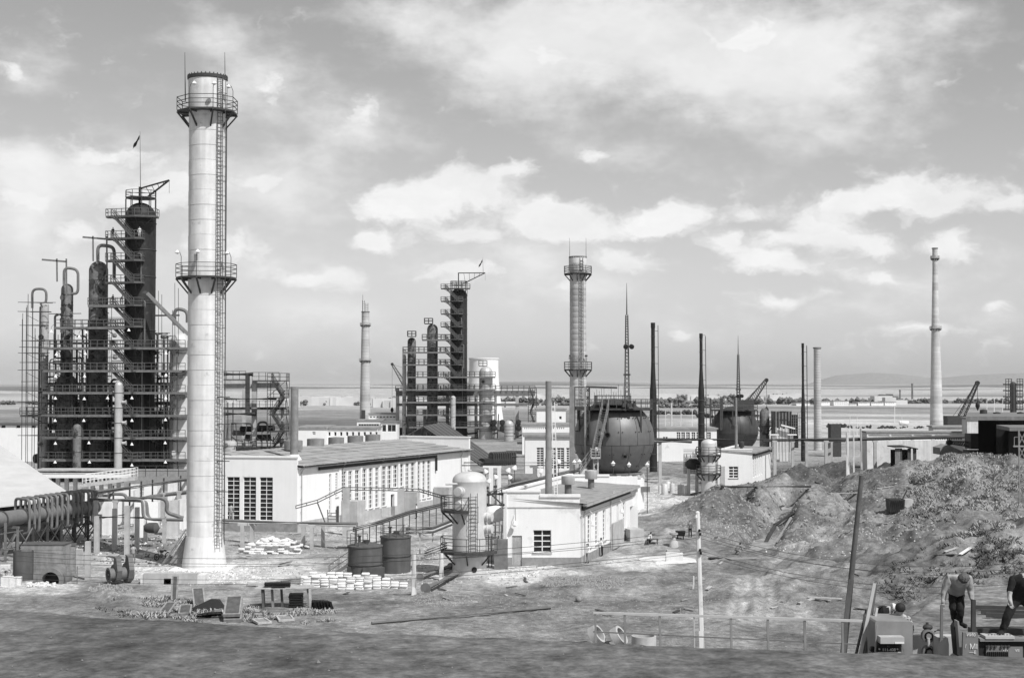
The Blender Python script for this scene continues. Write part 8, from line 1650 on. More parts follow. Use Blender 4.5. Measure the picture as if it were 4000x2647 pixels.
for sx in (-.45, .45):
 for sy in (-.25, .25): q = MB(); q.box((tr2.x+.2+sx, tr2.y+sy, tr2.z-.1), .07, .07, .6); q.build('leg', 'wood_dark', wb, smooth=False)
g = GT(2260, 2350); q = MB(); q.ell(tuple(g+UP*.18), .24, .24, .24, 10, 7); single(q, 'boulder', 'plinth_grey', 'lone dark boulder on the bare ground left of the railing end', 'boulder', g)
for i, (px, py, r) in enumerate(((2318, 2514, .62), (2404, 2516, .62), (2515, 2532, .76))):
 g = G(px, py); g.z = hz(g.x, g.y); q = MB()
 if i < 2: q.lathe(g+UP*.35, [(r*.75, 0), (r, .0), (r, .5), (r*.75, .5), (r*.75, 0)], 24, axis=Vector((.8, -.35, .55)), cap=False)
 else: q.lathe(g, [(r*.86, .1), (r, 0), (r, .8), (r*.86, .8), (r*.86, .1)], 28, cap=False)
 single(q, 'concrete_ring', 'concrete', 'pale concrete well ring behind the railing, '+('tilted, leftmost', 'tilted, middle', 'upright, with an open top')[i], 'concrete ring', g, 'concrete rings behind the railing')
# ================================================================== PEOPLE IN THE DISTANCE
def worker(label, px, pb, rz=0, top='cloth_mid', leg='cloth_dark', Y=None, z=None, h=1.72, group=None, **k):
 g = GT(px, pb) if Y is None else P(px, pb, Y)
 if z is not None: g.z = z
 return person(label, tuple(g), stand(g, rz, h, **k), dict(chest=.175, pelvis=.16, knl=.075, knr=.075, anl=.055, anr=.055, ell=.055, elr=.055), TONE(top, leg), group, facing=(-math.sin(rz), math.cos(rz), 0))
worker('workman in a pale shirt walking away between the fan and the big chimney', 520, 2200, .3, 'cloth_grey', 'cloth_mid', walk=.22, arms=(.35, .5))
worker('man in pale overalls standing at the front corner of the near pump house', 2294, 2200, 2.6, 'cloth_white', 'cloth_grey', arms=(.5, .2))
worker('man in dark clothes leaning beside the pale one at the near pump house corner', 2281, 2196, 1.2, 'cloth_dark', 'cloth_dark', h=1.55, lean=.2)
worker('man with raised arms working at the side wall of the near pump house', 2352, 2172, 1.3, 'cloth_white', 'cloth_dark', arms=(.9, .9), lean=.15)
worker('crouching man in a white shirt at the low work table near the pump house', 2530, 2124, -1.2, 'cloth_white', 'cloth_dark', crouch=.9, lean=.6)
worker('man in a dark jacket standing on the path below the spoil heap', 2696, 2098, 2.9, 'cloth_mid', 'cloth_dark', arms=(.2, .3))
worker('stooping man in grey digging at the foot of the spoil heap', 2876, 2166, -.9, 'cloth_mid', 'cloth_mid', crouch=.7, lean=1.0, arms=(.2, .2))
worker('stooping man in black beside the grey one at the foot of the spoil heap', 2905, 2152, .9, 'cloth_dark', 'cloth_dark', crouch=.6, lean=.9)
worker('man in white shirt standing by the side wall of the long pump house', 1626, 2025, 1.9, 'cloth_white', 'cloth_dark')
worker('man in pale clothes seen from behind before the left window of the long pump house', 902, 2034, .1, 'cloth_grey', 'cloth_grey', Y=149, h=1.8)
worker('man standing at the left end of the second highest tower balcony', 441, 934, 2.8, 'cloth_dark', 'cloth_dark', Y=240.4, z=ZP(935, 243), h=1.78)
worker('man in a white coat on the right of the second highest tower balcony', 545, 934, 3.0, 'cloth_white', 'cloth_white', Y=239.6, z=ZP(935, 243), h=1.78)
worker('man at the left end of the sixth tower balcony', 441, 1192, 2.5, 'cloth_dark', 'cloth_dark', Y=240.4, z=ZP(1193, 243)); worker('second man stooping on the sixth tower balcony', 471, 1192, -1.2, 'cloth_dark', 'cloth_dark', Y=240.0, z=ZP(1193, 243), lean=.5)
worker('man in a pale shirt climbing the sphere stair, the upper one', 2343, 1728, 0, 'cloth_white', 'cloth_dark', Y=181.2, lean=.2, walk=.15, arms=(.6, .4)); worker('man in a pale shirt on the landing of the sphere stair, the lower one', 2333, 1786, 0, 'cloth_white', 'cloth_dark', Y=180.2, lean=.35, crouch=.3)
worker('man standing in the gloom of the open corrugated shed', 1683, 1722, 3.0, 'cloth_grey', 'cloth_dark', Y=240)
# ================================================================== FOREGROUND: railing
rl = thing('railing', 'long grey steel railing along the bank in the right foreground', 'railing', P(2322, 2510, 36))
ex = [(2325, 2512), (2440, 2516), (2577, 2520), (2711, 2526), (2855, 2532), (2999, 2536), (3143, 2540), (3290, 2546)]
topy = lambda px: 2392+(px-2325)*.0305
RY = lambda px: 36-.6*(px-2325)/1000
for px, pb in ex: q = MB(); Y = RY(px); q.bar(P(px+3, pb+45, Y), P(px, topy(px)+3, Y), .055 if px != 2711 else .03); q.build('post', 'steel_mid' if px != 2711 else 'steel_light', rl, smooth=False)
q = MB(); q.bar(P(2318, topy(2318), 36), P(3380, topy(3380), RY(3380)), .075, .055); q.build('top_rail', 'steel_light', rl, smooth=False)
q = MB(); q.bar(P(2316, topy(2316)+74, 36), P(3380, topy(3380)+92, RY(3380)), .028); q.build('mid_rail', 'steel_grey', rl, smooth=False)
# leaning planks
for i, (a, b, w, m_) in enumerate((((3416, 2276), (3358, 2545), .075, 'wood_pale'), ((3426, 2372), (3392, 2545), .05, 'wood_pale'), ((3420, 2285), (3380, 2545), .07, 'wood_dark'), ((3405, 2330), (3372, 2545), .06, 'wood_dark'), ((3385, 2380), (3340, 2545), .05, 'wood_dark'))):
 Y = 32.6+i*.15; q = MB(); q.bar(P(b[0], b[1]+25, Y-.2), P(*a, Y), w, .04); single(q, 'plank', m_, 'plank leaning by the grey box trailer, '+('longest and palest', 'short pale one in front', 'dark one behind the longest', 'dark middle one', 'dark outermost left one')[i], 'plank', P(*b, Y), 'planks leaning by the trailer')
# box trailer with number plate
def trailer():
 Y = 32.0; root = thing('box_trailer', 'grey box trailer with dark number plate 111-408 between the leaning planks and the wheelset', 'trailer', P(3492, 2545, Y)); u = Vector((1, 0, 0)); n = Vector((0, -1, 0)); O = Vector((P(3419, 2500, Y).x, Y, 0)); k = M(1, Y); Z = lambda py: ZP(py, Y)
 q = MB(); q.extr([P(3419, 2570, Y), P(3565, 2570, Y), P(3565, 2432, Y), P(3558, 2427, Y), P(3424, 2424, Y), P(3419, 2430, Y)], (0, 1.1, 0)); q.build('body', 'steel_mid', root, smooth=False)
 q = MB(); q.obox(O, u, n, k*7, k*99, .02, .3, Z(2503), Z(2478)); q.build('tail_board', 'concrete', root, smooth=False)
 q = MB(); q.obox(O, u, n, k*62, k*97, .303, .31, Z(2502.5), Z(2496)); q.build('reflector', 'paint_white', root, smooth=False)
 q = MB(); q.obox(O, u, n, k*5, k*96, .02, .12, Z(2541), Z(2504)); pl = q.build('number_plate', 'iron_black', root, smooth=False)
 text_part('111-408', O+u*k*47+n*.128+UP*Z(2532), (1,0,0), (0,0,1), .092, 'paint_white', pl, depth=.002); text_part('BG', O+u*k*45+n*.128+UP*Z(2519), (1,0,0), (0,0,1), .05, 'steel_grey', pl, depth=.002)
 for x in (10, 80): q = MB(); q.lathe(O+u*k*x+n*.12+UP*Z(2529), [(.02, 0), (.02, .012)], 10, axis='y'); q.v = [(a, b-.012, c) for a, b, c in q.v]; q.build('bolt', 'steel_light', pl)
 q = MB(); q.obox(O, u, n, k*5, k*92, .125, .15, Z(2545), Z(2540)); q.build('lower_strip', 'concrete', root, smooth=False)
 for a, b in (((3517, 2500), (3534, 2545)), ((3426, 2440), (3418, 2545))): q = MB(); q.bar(P(*a, Y-.1), P(*b, Y-.1), .03); q.build('strut', 'steel_mid', root, smooth=False)
 q = MB(); q.lathe(P(3412, 2536, Y-.05), [(.02,0),(.07,0),(.07,.1),(.02,.1)], 12, axis='y'); q.build('lamp', 'iron_black', root)
 p = P(3520, 2570, Y+.6); q = MB()
 for sx in (-.45, .45): q.lathe(Vector((p.x+sx-.05, p.y, 9.25+.28)), [(.1,0),(.28,.0),(.28,.12),(.1,.12)], 16, axis='x')
 q.build('wheel', 'iron_black', root)
trailer()
def wheelset():
 Y = 32.4; root = thing('flanged_wheelset', 'dark axle with two half-round flanged wheels right of the box trailer', 'wheelset', P(3628, 2560, Y)); Z = lambda py: ZP(py, Y)
 for px, py, R, nm in ((3626, 2482, .145, 0), (3629, 2545, .15, 1)):
  c = P(px, py, Y); q = MB(); q.lathe(c, [(R*.72, -.02), (R*.74, .12), (R, .1), (R*1.02, -.04), (R*.72, -.05)], 28, axis='y', cap=False); q.build('rim', 'steel_grey', root); q = MB(); q.lathe(c, [(R*.7, .1), (.03, .11)], 24, axis='y'); q.build('web', 'iron_black', root); q = MB(); q.lathe(c+Vector((0, -.06, 0)), [(.06, 0), (.06, .2)], 14, axis='y'); q.build('hub', 'steel_mid', root)
 q = MB(); q.tube(P(3626, 2490, Y-.08), P(3628, 2522, Y-.08), .035, n=10); q.build('shaft', 'steel_light', root)
 q = MB(); q.ell(tuple(P(3624, 2448, Y+.1)), .12, .1, .07, 10, 6); q.box(tuple(P(3622, 2446, Y+.1)), .05, .05, .1); q.build('valve_head', 'steel_dark', root); q = MB(); q.path([P(3650, 2466, Y), P(3665, 2458, Y), P(3680, 2460, Y)], .02, 6); q.path([P(3645, 2500, Y), P(3665, 2496, Y), P(3690, 2502, Y)], .025, 6); q.build('hose', 'iron_black', root)
wheelset()
def fbox(name, label, cat, poly, Y, dep, mat_, group=None): q = MB(); q.extr([P(*p, Y) for p in poly], (0, dep, 0)); return single(q, name, mat_, label, cat, P(*poly[0], Y), group, smooth=False)
fbox('concrete_block', 'grey concrete block right of the flanged wheelset', 'block', [(3663, 2560), (3707, 2560), (3707, 2516), (3703, 2490), (3664, 2488)], 32.0, .35, 'concrete')
fbox('timber_baulk', 'pale flat timber under the concrete block', 'timber', [(3560, 2560), (3740, 2560), (3740, 2484), (3560, 2482)], 33.2, .3, 'concrete')
fbox('steel_upright', 'tall grey steel upright held by the stooping man, left', 'post', [(3673, 2500), (3684, 2500), (3684, 2366), (3676, 2362)], 31.9, .06, 'steel_grey'); fbox('steel_upright', 'dark steel upright under the right hand of the stooping man', 'post', [(3797, 2480), (3813, 2480), (3812, 2342), (3798, 2340)], 31.9, .1, 'steel_dark')
fbox('steel_wedge_plate', 'tall slanted dark plate beside the paint-marked board', 'plate', [(3740, 2425), (3746, 2425), (3764, 2560), (3750, 2560)], 31.6, .25, 'steel_mid')
fbox('steel_wedge_plate', 'ragged dark edge of stacked plates under the stooping man', 'plate', [(3728, 2450), (3736, 2436), (3752, 2560), (3738, 2560)], 31.8, .3, 'steel_black')
pb2 = thing('paint_marked_board', 'grey board with dashes of white paint below the stooping man', 'board', P(3790, 2560, 31.3)); q = MB(); q.extr([P(3760, 2565, 31.3), P(3823, 2565, 31.3), P(3820, 2470, 31.3), P(3762, 2468, 31.3)], (0, .08, 0)); q.build('board', 'concrete_dark', pb2, smooth=False)
text_part('ИИ0', P(3793, 2478, 31.285), (1,0,0), (0,0,1), .1, 'paint_white', pb2, 'paint_mark', .002); text_part('МI', P(3803, 2524, 31.285), (1,0,0), (0,0,1), .16, 'paint_white', pb2, 'paint_mark', .002); text_part('/', P(3772, 2522, 31.285), (1,0,0), (0,0,1), .12, 'paint_white', pb2, 'paint_mark', .002); text_part('—E', P(3800, 2546, 31.285), (1,0,0), (0,0,1), .1, 'paint_white', pb2, 'paint_mark', .002)
gd = thing('steel_girder', 'dark riveted steel girder with bolted plates at the lower right corner', 'girder', P(3920, 2560, 32)); Yg = 32.0
a = P(3822, 2492, Yg); L_ = M(420, Yg); Zg = lambda py: ZP(py, Yg); Og = Vector((a.x, Yg, 0)); U_ = Vector((1, 0, 0)); Ng = Vector((0, -1, 0))
q = MB(); q.obox(Og, U_, Ng, 0, L_, -.4, .12, Zg(2500), Zg(2490)); q.build('top_flange', 'steel_mid', gd, smooth=False)
q = MB(); q.obox(Og, U_, Ng, 0, L_, -.1, .02, Zg(2580), Zg(2501)); q.build('web', 'steel_black', gd, smooth=False)
q = MB(); q.obox(Og, U_, Ng, M(20, Yg), M(132, Yg), -.25, .14, Zg(2489.7), Zg(2479)); q.build('joint_plate', 'steel_light', gd, smooth=False)
q = MB(); q.obox(Og, U_, Ng, M(26, Yg), M(110, Yg), .022, .07, Zg(2565), Zg(2518)); pj = q.build('side_plate', 'steel_grey', gd, smooth=False)
q = MB(); q.obox(Og, U_, Ng, M(112, Yg), M(168, Yg), .022, .06, Zg(2565), Zg(2522)); q.build('side_plate', 'steel_mid', gd, smooth=False)
for i in range(6): q = MB(); c_ = Og+U_*M(33+i*14+(10 if i > 2 else 0), Yg)+Ng*.07+UP*Zg(2520); q.lathe(c_, [(.03,-.04),(.03,0),(.02,.0)], 8, axis='y'); q.build('bolt', 'steel_dark', gd)
for i in range(11): q = MB(); c_ = M(30+i*7.5, Yg); q.obox(Og, U_, Ng, c_, c_+M(3.6, Yg), .072, .12, Zg(2570), Zg(2541)); q.build('rib', 'steel_black', gd, smooth=False)
text_part('VIV', Og+U_*M(100, Yg)+Ng*.075+UP*Zg(2535), (1,0,0), (0,0,1), .09, 'paint_white', gd, 'lettering', .002); text_part('VII', Og+U_*M(146, Yg)+Ng*.065+UP*Zg(2537), (1,0,0), (0,0,1), .09, 'paint_white', gd, 'lettering', .002)
for i in range(8): q = MB(); c_ = Og+U_*M(40+i*12, Yg)+UP*(Zg(2479)+.001)+Vector((0, .0, 0)); q.lathe(c_, [(.018,0),(.018,.02),(.004,.025)], 8); q.build('bolt', 'steel_grey', gd)
q = MB(); q.obox(Og, U_, Ng, 0, L_, -.75, -.45, Zg(2494), Zg(2468)); q.build('back_flange', 'steel_dark', gd, smooth=False)
for i, (py, Y) in enumerate(((2377, 44.2), (2390, 43.4), (2400, 42.7))): q = MB(); a = P(3812+i*20, py, Y); b = P(4300, py+7, Y-.6); z_ = max(bank_z(3900, Y)+.07, a.z); a.z = z_; b.z = z_; q.bar(a, b, .09, .13); single(q, 'steel_rail', 'steel_dark', 'loose steel rail lying behind the men at the right, '+('furthest', 'middle', 'nearest')[i], 'rail', a, 'loose rails behind the men')
q = MB(); a = P(3836, 2438, 37.5); q.box((a.x+.5, 37.5, bank_z(3850, 37)+.02), 1.7, .5, .05); single(q, 'white_board', 'paint_white', 'white board lying on the ground behind the girder', 'board', a)
# ------------------------------------------------------------------ the men on the bank
def J3(d, Y): return {k: P(v[0], v[1], Y+(v[2] if len(v) > 2 else 0)) for k, v in d.items()}
Ym = 32.3
bent = J3(dict(pelvis=(3736, 2318, .42), chest=(3740, 2270, .08), neck=(3752, 2256, -.12), head=(3764, 2259, -.24), crown=(3767, 2264, -.34),
 shl=(3706, 2258, .02), ell=(3690, 2304, .05), hal=(3685, 2340, -.02), fil=(3683, 2356, -.05), shr=(3786, 2262, .02), elr=(3791, 2306, .08), har=(3797, 2338, .0), fir=(3804, 2354, -.03),
 hil=(3724, 2330, .42), knl=(3722, 2374, .22), anl=(3729, 2420, .5), tol=(3734, 2432, .3), hir=(3750, 2330, .42), knr=(3752, 2378, .12), anr=(3750, 2434, .3), tor=(3778, 2446, .1)), Ym)
person('curly-haired man in a grey jacket stooping with both hands on two uprights', tuple(P(3740, 2450, Ym+.3)), bent, dict(chest=.2, pelvis=.18, head=.115, crown=.1, shl=.115, shr=.115, ell=.085, elr=.085, hal=.058, har=.058, fil=.035, fir=.035, hil=.12, hir=.12, knl=.09, knr=.09, anl=.065, anr=.06, tol=.05, tor=.055), TONE('cloth_grey', 'cloth_dark'), hairmat='hair_brown', hands=True, facing=(0, -.6, -.8))
Yr = 32.0
right = J3(dict(pelvis=(3985, 2322, .25), chest=(3996, 2262, .0), neck=(4030, 2240, -.1), head=(4052, 2232, -.18), crown=(4066, 2230, -.25),
 shl=(3958, 2262, -.05), ell=(3942, 2310, -.12), hal=(3946, 2346, -.2), fil=(3951, 2364, -.22), shr=(4030, 2275, .0), elr=(4050, 2320, -.1), har=(4062, 2355, -.15), fir=(4066, 2372, -.16),
 hil=(3968, 2336, .25), knl=(3938, 2398, .1), anl=(3914, 2466, .15), tol=(3900, 2484, -.02), hir=(4004, 2336, .25), knr=(4042, 2400, .1), anr=(4062, 2468, .2), tor=(4056, 2484, .05)), Yr)
person('man in a black T-shirt and dark trousers bending at the right edge, bare arm hanging', tuple(P(3910, 2488, Yr)), right, dict(chest=.23, pelvis=.2, shl=.11, shr=.11, ell=.062, elr=.062, hal=.045, har=.045, fil=.04, fir=.04, hil=.135, hir=.135, knl=.105, knr=.105, anl=.075, anr=.075, tol=.055, tor=.055), TONE('cloth_dark', 'cloth_dark', fore='skin'), hands=True, facing=(.6, -.4, -.6))
Yk = 32.9
plaid = J3(dict(pelvis=(3500, 2490, .35), chest=(3508, 2428, .15), neck=(3513, 2398, .05), head=(3516, 2380, .0), crown=(3517, 2366, -.02), shl=(3470, 2418, .1), ell=(3452, 2460, .1), hal=(3470, 2490, -.1), fil=(3476, 2500, -.15), shr=(3548, 2418, .1), elr=(3562, 2456, .1), har=(3556, 2490, -.05), fir=(3552, 2500, -.1),
 hil=(3484, 2500, .35), knl=(3470, 2480, -.1), anl=(3480, 2560, .1), tol=(3478, 2570, 0), hir=(3520, 2500, .35), knr=(3540, 2480, -.1), anr=(3530, 2560, .1), tor=(3532, 2570, 0)), Yk)
person('dark-haired man in a plaid shirt crouching behind the grey box trailer', tuple(P(3505, 2565, Yk+.2)), plaid, dict(chest=.21, pelvis=.17, head=.105, crown=.095, shl=.1, shr=.1, ell=.065, elr=.065, neck=.065), TONE('cloth_plaid', 'cloth_dark'), facing=(.2, 1, 0))
back = J3(dict(pelvis=(3432, 2450, .2), chest=(3452, 2392, .1), neck=(3488, 2376, .1), head=(3500, 2378, .15), crown=(3508, 2384, .18), shl=(3440, 2380, -.05), ell=(3412, 2420, -.05), hal=(3420, 2470, -.1), fil=(3422, 2482, -.12), shr=(3478, 2390, .35), elr=(3490, 2440, .4), har=(3500, 2470, .3), fir=(3504, 2480, .3),
 hil=(3424, 2460, .2), knl=(3412, 2500, .05), anl=(3404, 2560, .2), tol=(3408, 2570, .05), hir=(3446, 2460, .3), knr=(3452, 2500, .15), anr=(3446, 2560, .3), tor=(3450, 2570, .15)), 33.4)
person('man in a dark jacket with a white collar bent over behind the leaning planks', tuple(P(3430, 2565, 33.6)), back, dict(chest=.23, pelvis=.2, shl=.12, shr=.12, ell=.08, elr=.08, hil=.13, hir=.13, knl=.09, knr=.09), TONE('cloth_dark', 'cloth_dark'), facing=(1, .3, -.3))
q = MB(); c_ = P(3489, 2370, 33.4); q.lathe(c_, [(.085, -.03), (.095, 0), (.085, .04)], 14, axis=Vector((1, 0, -.1)), cap=False); pr_ = [o for o in COL.objects if o.get('label', '').startswith('man in a dark jacket with a white')][0]; q.build('collar', 'cloth_white', pr_)
# ================================================================== WEEDS, TREE LINES
def tufts(name, n, zones, mat_, h0, h1, blades=5, spread=.25):
 vs = []; fs = []; rv = np.random.RandomState(len(name)+n)
 for (cx, cy, rx, ry, wgt) in zones:
  m = int(n*wgt); a = rv.rand(m)*6.283; r = np.sqrt(rv.rand(m)); px = cx+rx*r*np.cos(a); py = cy+ry*r*np.sin(a)
  Y = 16.3*F/np.maximum(py-1498, 60); X = (px-2000)/F*Y; keep = fbm(X*.35+7, Y*.35, 3) > -.12; X = X[keep]; Y = Y[keep]; Z = hgrid(X, Y)
  for x, y, z in zip(X, Y, Z):
   h = h0+(h1-h0)*rv.rand()**1.5
   for b in range(blades):
    t = rv.rand()*6.283; d = np.array((math.cos(t), math.sin(t))); o = (rv.rand(2)-.5)*spread*2; w = h*.26; l = d*h*(.7+.9*rv.rand()); k = len(vs)
    vs += [(x+o[0]-d[1]*w, y+o[1]+d[0]*w, z-.05), (x+o[0]+d[1]*w, y+o[1]-d[0]*w, z-.05), (x+o[0]+l[0]+d[1]*w*.7, y+o[1]+l[1]-d[0]*w*.7, z+h*.6), (x+o[0]+l[0]*1.3, y+o[1]+l[1]*1.3, z+h)]; fs.append((k, k+1, k+2, k+3))
 me = bpy.data.meshes.new(name); me.from_pydata(vs, [], fs); me.materials.append(MATS[mat_]); o = bpy.data.objects.new(name, me); COL.objects.link(o); o['kind'] = 'stuff'; return o
Zp = [(3850, 2230, 170, 60, .22), (3720, 2110, 220, 34, .2), (3800, 2035, 240, 40, .2), (3860, 1960, 200, 40, .16), (3650, 2000, 120, 40, .12), (3960, 2120, 120, 50, .1)]
tufts('pale_weeds', 15000, Zp, 'leaf_pale', .07, .32, 5, .35)
tufts('dark_weeds', 5200, [(3870, 1930, 230, 26, .35), (3900, 2280, 150, 60, .12), (3620, 2130, 150, 40, .12), (3760, 2330, 330, 50, .2), (3950, 2060, 120, 60, .1)], 'leaf_dark', .06, .28, 5, .4)
tufts('yard_weeds', 1500, [(760, 2390, 260, 34, .4), (1120, 2400, 230, 30, .3), (1010, 2395, 60, 30, .1), (600, 2345, 120, 20, .2)], 'leaf_pale', .08, .26, 5, .2)
tufts('yard_weeds_dark', 800, [(620, 2370, 230, 40, .5), (1000, 2410, 260, 26, .5)], 'leaf_dark', .06, .2, 5, .2)
# bushes on the plain and the far wood lines
def woods(name, rows, mat_, seed):
 vs = []; fs = []; rv = random.Random(seed)
 for (x0, x1, py, n, s0, s1, dp) in rows:
  for i in range(n):
   px = rv.uniform(x0, x1); Y = 16.3*F/(py-1498+rv.uniform(-.6, .6)); x = (px-2000)/F*Y; s = rv.uniform(s0, s1); z = 0
   for j in range(5):
    ox, oy, oz = rv.uniform(-1, 1)*s, rv.uniform(-1, 1)*s, rv.uniform(.1, 1.0)*s; r = s*rv.uniform(.4, .8); k = len(vs)
    for a, b, c in ((-1,0,0),(0,-1,0),(1,0,0),(0,1,0),(0,0,1),(0,0,-.8),(.6,-.6,.5),(-.6,-.6,.5)): vs.append((x+ox+a*r*rv.uniform(.7, 1.2), Y+oy+b*r*rv.uniform(.7, 1.2), z+oz+c*r*rv.uniform(.7, 1.2)))
    fs += [(k, k+7, k+4), (k+7, k+1, k+6), (k+7, k+6, k+4), (k+1, k+2, k+6), (k+6, k+2, k+4), (k+2, k+3, k+4), (k+3, k, k+4), (k, k+1, k+7), (k+1, k, k+5), (k+2, k+1, k+5), (k+3, k+2, k+5), (k, k+3, k+5)]
 me = bpy.data.meshes.new(name); me.from_pydata(vs, [], fs); me.materials.append(MATS[mat_]); o = bpy.data.objects.new(name, me); COL.objects.link(o); o['kind'] = 'stuff'
woods('far_wood', [(1160, 2260, 1572, 120, 1.5, 4, 0), (1180, 2240, 1583, 80, 1, 3, 0), (2550, 3420, 1578, 110, 1.5, 4, 0), (3420, 4100, 1574, 120, 1, 3.4, 0), (2580, 2830, 1592, 40, 1, 2.6, 0), (700, 1450, 1576, 50, 1.5, 3.5, 0), (-200, 160, 1580, 30, 1.5, 3, 0), (2600, 3100, 1562, 60, 2, 4.5, 0)], 'leaf_far', 3)
woods('plain_bushes', [(2560, 2720, 1618, 22, 1.0, 1.9, 0), (2720, 3100, 1630, 20, .8, 1.6, 0), (3300, 3760, 1672, 26, .4, .9, 0), (3220, 3300, 1668, 8, .6, 1.1, 0)], 'leaf_dark', 9)
def far_town(name, rows, seed):
 vs = MB(); rv = random.Random(seed)
 for x0, x1, py, n in rows:
  for i in range(n): px = rv.uniform(x0, x1); Y = 16.3*F/(py-1498+rv.uniform(-1.5, 1.5)); vs.box(((px-2000)/F*Y, Y, 0), rv.uniform(6, 22), 8, rv.uniform(3, 7), rv.uniform(-.2, .2))
 vs.build(name, 'town_white', None, smooth=False, kind='stuff')
far_town('far_town', [(1170, 1420, 1582, 40), (2040, 2240, 1560, 20), (2560, 3100, 1562, 26), (1500, 2000, 1590, 18), (700, 1150, 1590, 16), (3400, 3520, 1580, 6)], 4)
for i, (px, py, w, h) in enumerate(((3305, 1566, 7, 14), (3330, 1566, 5, 10), (3408, 1558, 6, 14), (3080, 1568, 8, 12))):
 Y = 1090; g = P(px, py+h, Y); root = thing('far_tree', 'small far tree on the skyline of the plain, '+('tallest between white houses', 'short one between white houses', 'pointed one left of the old factory', 'beside the leftmost white house')[i], 'tree', (g.x, Y, 0), 'far trees on the plain'); q = MB(); q.tube((g.x, Y, 0), (g.x, Y, 2), .25, .18, 6); q.build('trunk', 'trunk', root); q = MB()
 for k in range(24): s = rs.uniform(.5, 1.1); q.ell((g.x+rs.uniform(-.9, .9)*(1 if k < 16 else .4), Y+rs.uniform(-.9, .9), 1.4+k*.11), s*.8, s*.8, s*.7, 6, 4)
 q.build('crown', 'leaf_dark', root)
# tanks and wagons on the plain
def htank(label, px, py, w, h, Y, mat_):
 a = P(px-w/2, py, Y); q = MB(); r = M(h/2, Y); L_ = M(w, Y); q.lathe(Vector((a.x, Y, r)), [(.02, 0), (r*.7, L_*.05), (r, L_*.16), (r, L_*.84), (r*.7, L_*.95), (.02, L_)], 18, axis='x'); return single(q, 'horizontal_tank', mat_, label, 'tank', (a.x, Y, 0))
htank('white horizontal tank lying on the plain left of the tallest right chimney', 3531, 1652, 40, 18, 560, 'paint_white'); htank('pale horizontal tank right of the tallest right chimney', 3725, 1644, 76, 22, 330, 'silver_drum')
for k in range(2): htank('long dark tank wagon behind the pipeline, '+('left' if k == 0 else 'right')+' one', 3305+k*54, 1700, 58, 20, 275+k, 'steel_grey')
for i in range(7): px = 2630+i*12; c_ = Vector((P(px, 1640, 400).x, 400, 0)); q = MB(); q.lathe(c_+UP*.7, [(.5, 0), (.7, .1), (.7, 2.2), (.5, 2.3)], 12, axis=Vector((.4, -1, 0))); single(q, 'barrel', 'steel_light' if i % 2 else 'steel_grey', 'barrel in the row lying on the plain above the white workshop', 'barrel', c_, 'barrels lying on the plain')
# boxy boiler in scaffolding
YB_ = 340; bl = thing('boiler_casing', 'boxy ribbed boiler casing in scaffolding right of the dark sphere', 'boiler', (P(3065, 1680, YB_).x, YB_, 0)); a = P(3027, 1680, YB_); b = P(3090, 1680, YB_); q = MB(); z0, z1 = 0, ZP(1606, YB_); q.hexa([Vector((x, y, z)) for z in (z0, z1) for x, y in ((a.x, YB_), (b.x, YB_), (b.x+1.2, YB_+5), (a.x, YB_+5))]); q.build('casing', 'steel_grey', bl, smooth=False)
for i in range(6): q = MB(); x = a.x+(b.x-a.x)*i/5; q.bar((x, YB_-.08, 0), (x, YB_-.08, z1), .2); q.build('rib', 'steel_black', bl, smooth=False)
for i in range(5): q = MB(); z = z1*(.2+.2*i); q.bar((a.x+1.2, YB_-.1, z), (b.x-1, YB_-.1, z), .12); q.build('rib', 'steel_dark', bl, smooth=False)
q = MB(); q.hexa([Vector((x, y, z)) for z in (1, z1*.92) for x, y in ((b.x+.3, YB_-.2), (b.x+1.7, YB_-.2), (b.x+1.9, YB_+4), (b.x+.5, YB_+4))]); q.build('dark_end', 'steel_black', bl, smooth=False)
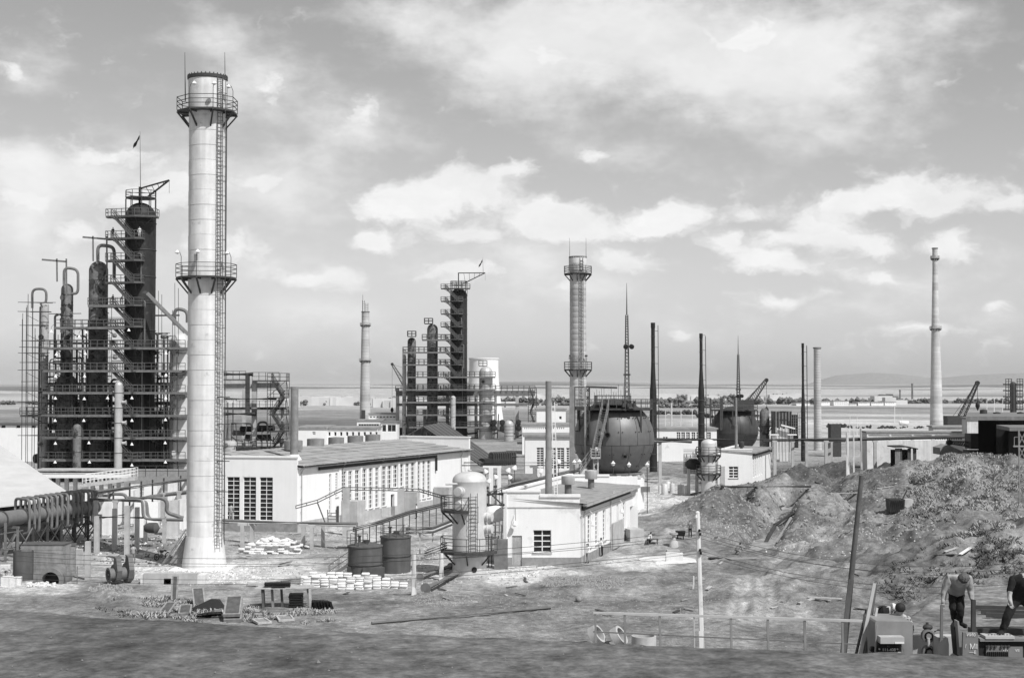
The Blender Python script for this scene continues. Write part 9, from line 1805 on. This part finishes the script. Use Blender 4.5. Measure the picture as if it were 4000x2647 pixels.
for i in range(7): q = MB(); px = 3092+i*8; q.bar(P(px, 1700, YB_-1), P(px, 1612+i % 3*5, YB_-1), .12); q.bar(P(3090, 1620+i*11, YB_-1), P(3142, 1620+i*11, YB_-1), .09); q.build('scaffold_pole', 'steel_grey', bl, smooth=False)
c_ = Vector((P(2986, 1660, 345).x, 345, 0)); q = MB(); r = M(19, 345); zt = ZP(1592, 345); q.lathe(c_, [(r, 0), (r, zt-2), (r*.9, zt-1), (r*.5, zt-.2), (.02, zt)], 20); bl2 = thing('vertical_vessel', 'dim grey domed vessel between the dark sphere and the boiler casing', 'vessel', c_); q.build('shell', 'primer_mottled', bl2); ring_platform(bl2, c_, ZP(1660, 345), r, r+1, 10, w=.06)
wsh = thing('unfinished_shed', 'unfinished white plank shed with a slanted board, before the boiler casing', 'shed', (P(3055, 1700, 300).x, 300, 0))
for i in range(9): q = MB(); p = P(3032+i*6, 1700, 300); q.box((p.x, 300, 0), .24, .1, ZP(1668+(i % 3)*3, 300)); q.build('plank', 'paint_white' if i % 2 else 'wood_pale', wsh, smooth=False)
q = MB(); q.bar(P(3051, 1659, 299), P(3105, 1673, 299), .5, .3); q.build('slanted_board', 'paint_white', wsh, smooth=False)
for px, w in ((3023, 36), (3092, 36)): q = MB(); a = P(px-w/2, 1697, 296); b = P(px+w/2, 1697, 296); q.bar(a, b, 1.4, .22); m_ = a.lerp(b, .5); q.box((m_.x, m_.y, 0), .6, .6, a.z-.15); q.build('canopy_post', 'paint_white', wsh, smooth=False)
c_ = P(3260, 1690, 320); boxx = MB(); boxx.box((c_.x, 320, 0), M(40, 320), 3, ZP(1655, 320)); single(boxx, 'container', 'steel_dark', 'dark container box right of the slim white chimney', 'container', (c_.x, 320, 0), smooth=False)
q = MB(); c_ = P(3700, 1760, 236); q.extr([P(3672, 1775, 236), P(3672, 1748, 236), P(3704, 1736, 236), P(3755, 1760, 236), P(3790, 1776, 236)], (0, 4, 0)); single(q, 'plank_heap', 'wood', 'slanted heap of planks and sheets on the grass ridge at the right', 'plank heap', c_, smooth=False)
